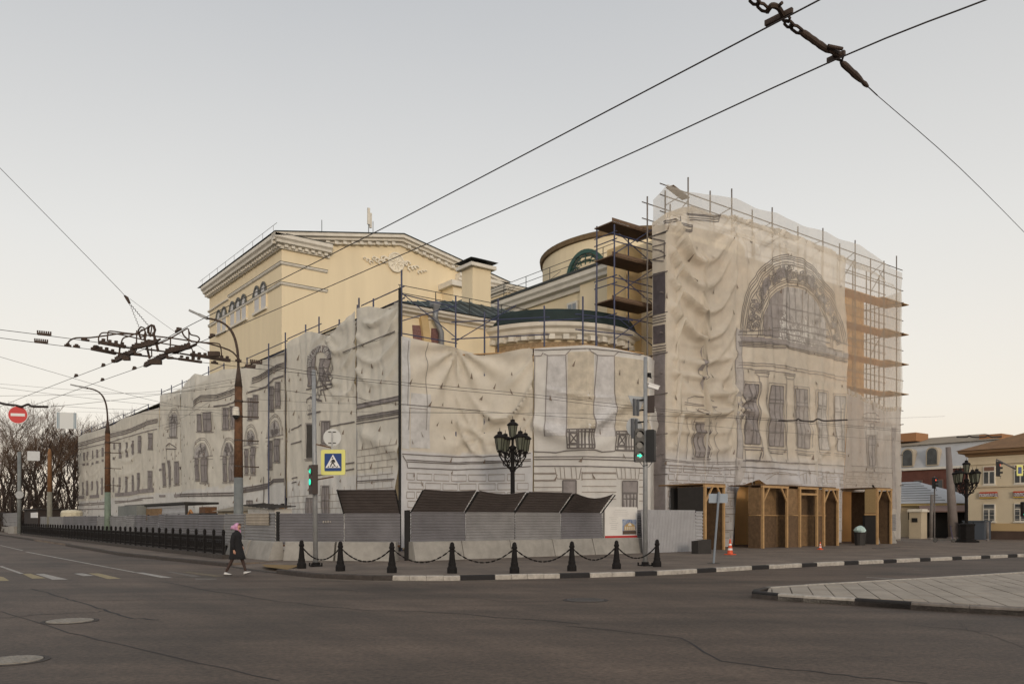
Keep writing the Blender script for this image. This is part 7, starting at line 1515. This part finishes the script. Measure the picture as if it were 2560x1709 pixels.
# dark undergrowth that reads as one mass
mb = MB(); R = random.Random(5)
for i in range(6500):
    u = R.uniform(-60, 200); s_ = R.uniform(103, 150); p = atd(u, V0, s_); hmax = 6.5+3.5*noise.noise((u*.02, s_*.03, 0))+3.5*sst(40, 120, u); p.z = R.uniform(0, 1)**1.9*hmax*1.35
    d = Vector((R.uniform(-1, 1), R.uniform(-1, 1), R.uniform(.2, 1.6))).normalized()*R.uniform(.7, 2.2); w = Vector((d.y, -d.x, 0)).normalized()*R.uniform(.03, .11)
    n0 = len(mb.v); mb.v += [p-w, p+w, p+d]; mb.f.append((n0, n0+1, n0+2))
th = mb.build('thicket', M_bark); th['kind'] = 'stuff'; th['label'] = 'dark bare undergrowth between the far trees'; th['category'] = 'undergrowth'
pk = MB()
for u0, u1, s_ in ((-120, 60, 170), (60, 200, 178)): a, b = atd(u0, V0, s_), atd(u1, V0, s_); a.z = b.z = 0; pk.beam(a+Vector((0, 0, 1.6)), b+Vector((0, 0, 1.6)), 1, 3.2)
tag(pk.build('park_wall', mat('far_park_wall', (.16, .14, .14), .9, .2, .5)), 'low dull wall far behind the bare trees at the left', 'wall')

# ================================================================== THE WALKING WOMAN
fx = Vector((.80, -.60, 0)).normalized(); fy = Vector((-fx.y, fx.x, 0))
wb = gp(590, 1437); PE = thing('person', (wb.x, wb.y, 0), 'woman in black coat and pink headscarf walking right across the crossing', 'person')
M_skin = mat('skin', (.50, .27, .19), .6); M_coat = mat('black_wool_coat', (.012, .011, .013), .9, 30, .3); M_tights = mat('brown_tights', (.045, .025, .02), .8); M_shoe = mat('white_sneaker', (.55, .54, .53), .6); M_scarf = mat('pink_headscarf', (.45, .16, .33), .8, 14, 0, (.62, .40, .55)); M_hair = mat('brown_hair', (.12, .055, .03), .7)
def lp2(x, y, z): return fx*x+fy*y+Vector((0, 0, z))
joints = {'pel': (0, 0, .90, .13), 'sp': (.01, 0, 1.08, .125), 'ch': (.02, 0, 1.24, .135), 'nk': (.035, 0, 1.37, .05), 'hd0': (.06, 0, 1.44, .07), 'hd1': (.065, 0, 1.53, .088), 'hd2': (.05, 0, 1.585, .06),
  'lh': (0, .08, .84, .085), 'lk': (.17, .08, .48, .056), 'lc': (.22, .08, .32, .052), 'la': (.285, .08, .10, .034), 'rh': (-.02, -.08, .84, .085), 'rk': (-.10, -.08, .47, .056), 'rc': (-.19, -.08, .30, .052), 'ra': (-.29, -.08, .09, .034),
  'ls': (.02, .14, 1.28, .045), 'le': (.03, .22, 1.06, .042), 'lw': (.12, .19, .90, .028), 'rs': (.01, -.14, 1.28, .045), 're': (-.05, -.22, 1.04, .042), 'rw': (.0, -.215, .80, .028), 'rp': (.012, -.213, .75, .03), 'lp': (.14, .18, .86, .03),
  'nose': (.155, 0, 1.515, .018), 'jaw': (.10, 0, 1.45, .05)}
edges = [('pel', 'sp'), ('sp', 'ch'), ('ch', 'nk'), ('nk', 'hd0'), ('hd0', 'hd1'), ('hd1', 'hd2'), ('pel', 'lh'), ('lh', 'lk'), ('lk', 'lc'), ('lc', 'la'), ('pel', 'rh'), ('rh', 'rk'), ('rk', 'rc'), ('rc', 'ra'), ('ch', 'ls'), ('ls', 'le'), ('le', 'lw'), ('lw', 'lp'), ('ch', 'rs'), ('rs', 're'), ('re', 'rw'), ('rw', 'rp'), ('hd1', 'nose'), ('hd0', 'jaw')]
for s, o_ in (('r', (.012, -.213, .75)), ('l', (.14, .18, .86))):           # fingers and thumb
    for k in range(4):
        a = (o_[0]-.028+k*.018, o_[1], o_[2]-.01); joints[f'{s}f{k}'] = (a[0]+.004, a[1]+.004, a[2]-(.04, .047, .045, .036)[3-k], .0085); joints[f'{s}g{k}'] = (a[0]+.022, a[1]+.016, a[2]-(.062, .075, .072, .055)[3-k], .0075); edges += [(s+'p', f'{s}f{k}'), (f'{s}f{k}', f'{s}g{k}')]
    joints[s+'t'] = (o_[0]+.04, o_[1]+.012, o_[2]-.015, .010); edges.append((s+'p', s+'t')); joints[s+'u'] = (o_[0]+.046, o_[1]+.02, o_[2]-.045, .008); edges.append((s+'t', s+'u'))
names = list(joints); me = bpy.data.meshes.new('body'); me.from_pydata([lp2(*joints[n][:3]) for n in names], [(names.index(a), names.index(b)) for a, b in edges], [])
bo = bpy.data.objects.new('body', me); COL.objects.link(bo); sk = bo.modifiers.new('Skin', 'SKIN'); sub = bo.modifiers.new('Sub', 'SUBSURF'); sub.levels = 1; sub.render_levels = 1
sl_ = me.skin_vertices[0].data
for i, n in enumerate(names): sl_[i].radius = (joints[n][3],)*2; sl_[i].use_root = (n == 'pel')
dg_ = bpy.context.evaluated_depsgraph_get(); m2 = bpy.data.meshes.new_from_object(bo.evaluated_get(dg_)); bpy.data.objects.remove(bo)
m2.materials.clear(); m2.materials.append(M_skin); m2.materials.append(M_tights); m2.shade_smooth()
for p_ in m2.polygons:
    c = p_.center
    if c.z < .72 and abs(c.dot(fy)) < .155 and not (c.z > .6 and c.dot(fy) < -.16): p_.material_index = 1
bo = bpy.data.objects.new('body', m2); COL.objects.link(bo); bo.parent = PE
def loft(rings, n=20):           # rings: (cx, z, rx, ry)
    mb = MB()
    for cx, z, rx, ry in rings:
        for k in range(n): a = 2*math.pi*k/n; mb.v.append(PE.location+lp2(cx+rx*math.cos(a)*(1+.04*math.sin(3*a+z*9)), ry*math.sin(a), z))
    for i in range(len(rings)-1):
        for k in range(n): mb.f.append((i*n+k, i*n+(k+1) % n, (i+1)*n+(k+1) % n, (i+1)*n+k))
    return mb
loft([(.03, .50, .25, .20), (.045, .51, .265, .21), (.03, .66, .225, .205), (.01, .80, .20, .20), (.0, .95, .18, .195), (.005, 1.08, .165, .19), (.015, 1.22, .16, .205), (.02, 1.30, .135, .20), (.028, 1.345, .10, .13), (.035, 1.37, .075, .085), (.04, 1.41, .072, .075), (.04, 1.415, .06, .06)]).build('coat', M_coat, PE, True)
for pts, r in (([(.01, -.165, 1.31), (-.02, -.205, 1.18), (-.05, -.225, 1.04), (-.03, -.225, .92), (-.005, -.217, .80)], [.07, .072, .066, .06, .055]), ([(.02, .165, 1.31), (.03, .205, 1.18), (.03, .225, 1.06), (.07, .21, .98), (.12, .19, .90)], [.07, .072, .066, .06, .055])):
    MB().tube([PE.location+lp2(*p) for p in pts], r, 10).build('sleeve', M_coat, PE, True)
# scarf: pulled back to a point, knotted under the chin
sc_ = MB(); n = 16
for i, (z, cx, rx, ry) in enumerate(((1.405, .06, .065, .07), (1.43, .035, .10, .09), (1.47, .0, .125, .105), (1.52, .01, .118, .108), (1.57, .03, .10, .098), (1.61, .04, .07, .07), (1.635, .045, .02, .02))):
    for k in range(n):
        a = 2*math.pi*k/n; x = rx*math.cos(a); f = 1.0
        if math.cos(a) < -.6 and z < 1.54: x *= 1.35
        if math.cos(a) > .55 and z < 1.59: x = rx*.55
        sc_.v.append(PE.location+lp2(cx+x, ry*math.sin(a), z))
for i in range(6):
    for k in range(n): sc_.f.append((i*n+k, i*n+(k+1) % n, (i+1)*n+(k+1) % n, (i+1)*n+k))
sc_.build('headscarf', M_scarf, PE, True)
MB().tube([PE.location+lp2(*p) for p in ((-.09, 0, 1.50), (-.14, 0, 1.47), (-.17, 0, 1.43))], [.07, .04, .008], 8).build('scarf_tail', M_scarf, PE, True)
MB().tube([PE.location+lp2(*p) for p in ((.10, 0, 1.41), (.13, 0, 1.38), (.14, .01, 1.32))], [.03, .025, .012], 7).build('scarf_knot', M_scarf, PE, True)
MB().tube([PE.location+lp2(*p) for p in ((.10, -.06, 1.60), (.135, -.045, 1.585), (.14, .045, 1.585), (.10, .06, 1.60))], .022, 6).build('hair', M_hair, PE, True)
for s in (-1, 1): MB().lathe([(.004, -.008), (.010, 0), (.004, .008)], PE.location+lp2(.142, s*.033, 1.535), 6).build('eye', M_dark, PE)
MB().tube([PE.location+lp2(.143, -.022, 1.475), PE.location+lp2(.149, 0, 1.474), PE.location+lp2(.143, .022, 1.475)], .006, 5).build('mouth', mat('lips', (.36, .12, .10), .6), PE)
def shoe(heel, toe, y):
    a, b = Vector(lp2(heel[0], y, heel[1])), Vector(lp2(toe[0], y, toe[1])); up = (b-a).cross(-fy).normalized(); up = up if up.z > 0 else -up; mb = MB(); so_ = MB()
    for t, w, h in ((0, .03, .06), (.08, .042, .085), (.3, .043, .10), (.45, .045, .075), (.65, .052, .055), (.88, .045, .045), (1, .02, .03)):
        c = PE.location+a.lerp(b, t)
        for o, z in ((-w, .012), (-w, h*.6), (-w*.5, h), (w*.5, h), (w, h*.6), (w, .012)): mb.v.append(c+fy*o+up*z)
        for o, z in ((-w-.004, 0), (w+.004, 0), (w+.004, .02), (-w-.004, .02)): so_.v.append(c+fy*o+up*z)
    for i in range(6):
        for k in range(6): mb.f.append((i*6+k, i*6+(k+1) % 6, i*6+6+(k+1) % 6, i*6+6+k))
        for k in range(4): so_.f.append((i*4+k, i*4+(k+1) % 4, i*4+4+(k+1) % 4, i*4+4+k))
    mb.f += [tuple(range(6)), tuple(range(36, 42))]; so_.f += [(0, 1, 2, 3), (24, 25, 26, 27)]
    o = mb.build('shoe', M_shoe, PE, True); so_.build('sole', M_nblack, o)
shoe((-.345, .008), (-.11, .006), -.08); shoe((.23, .01), (.45, .085), .08)
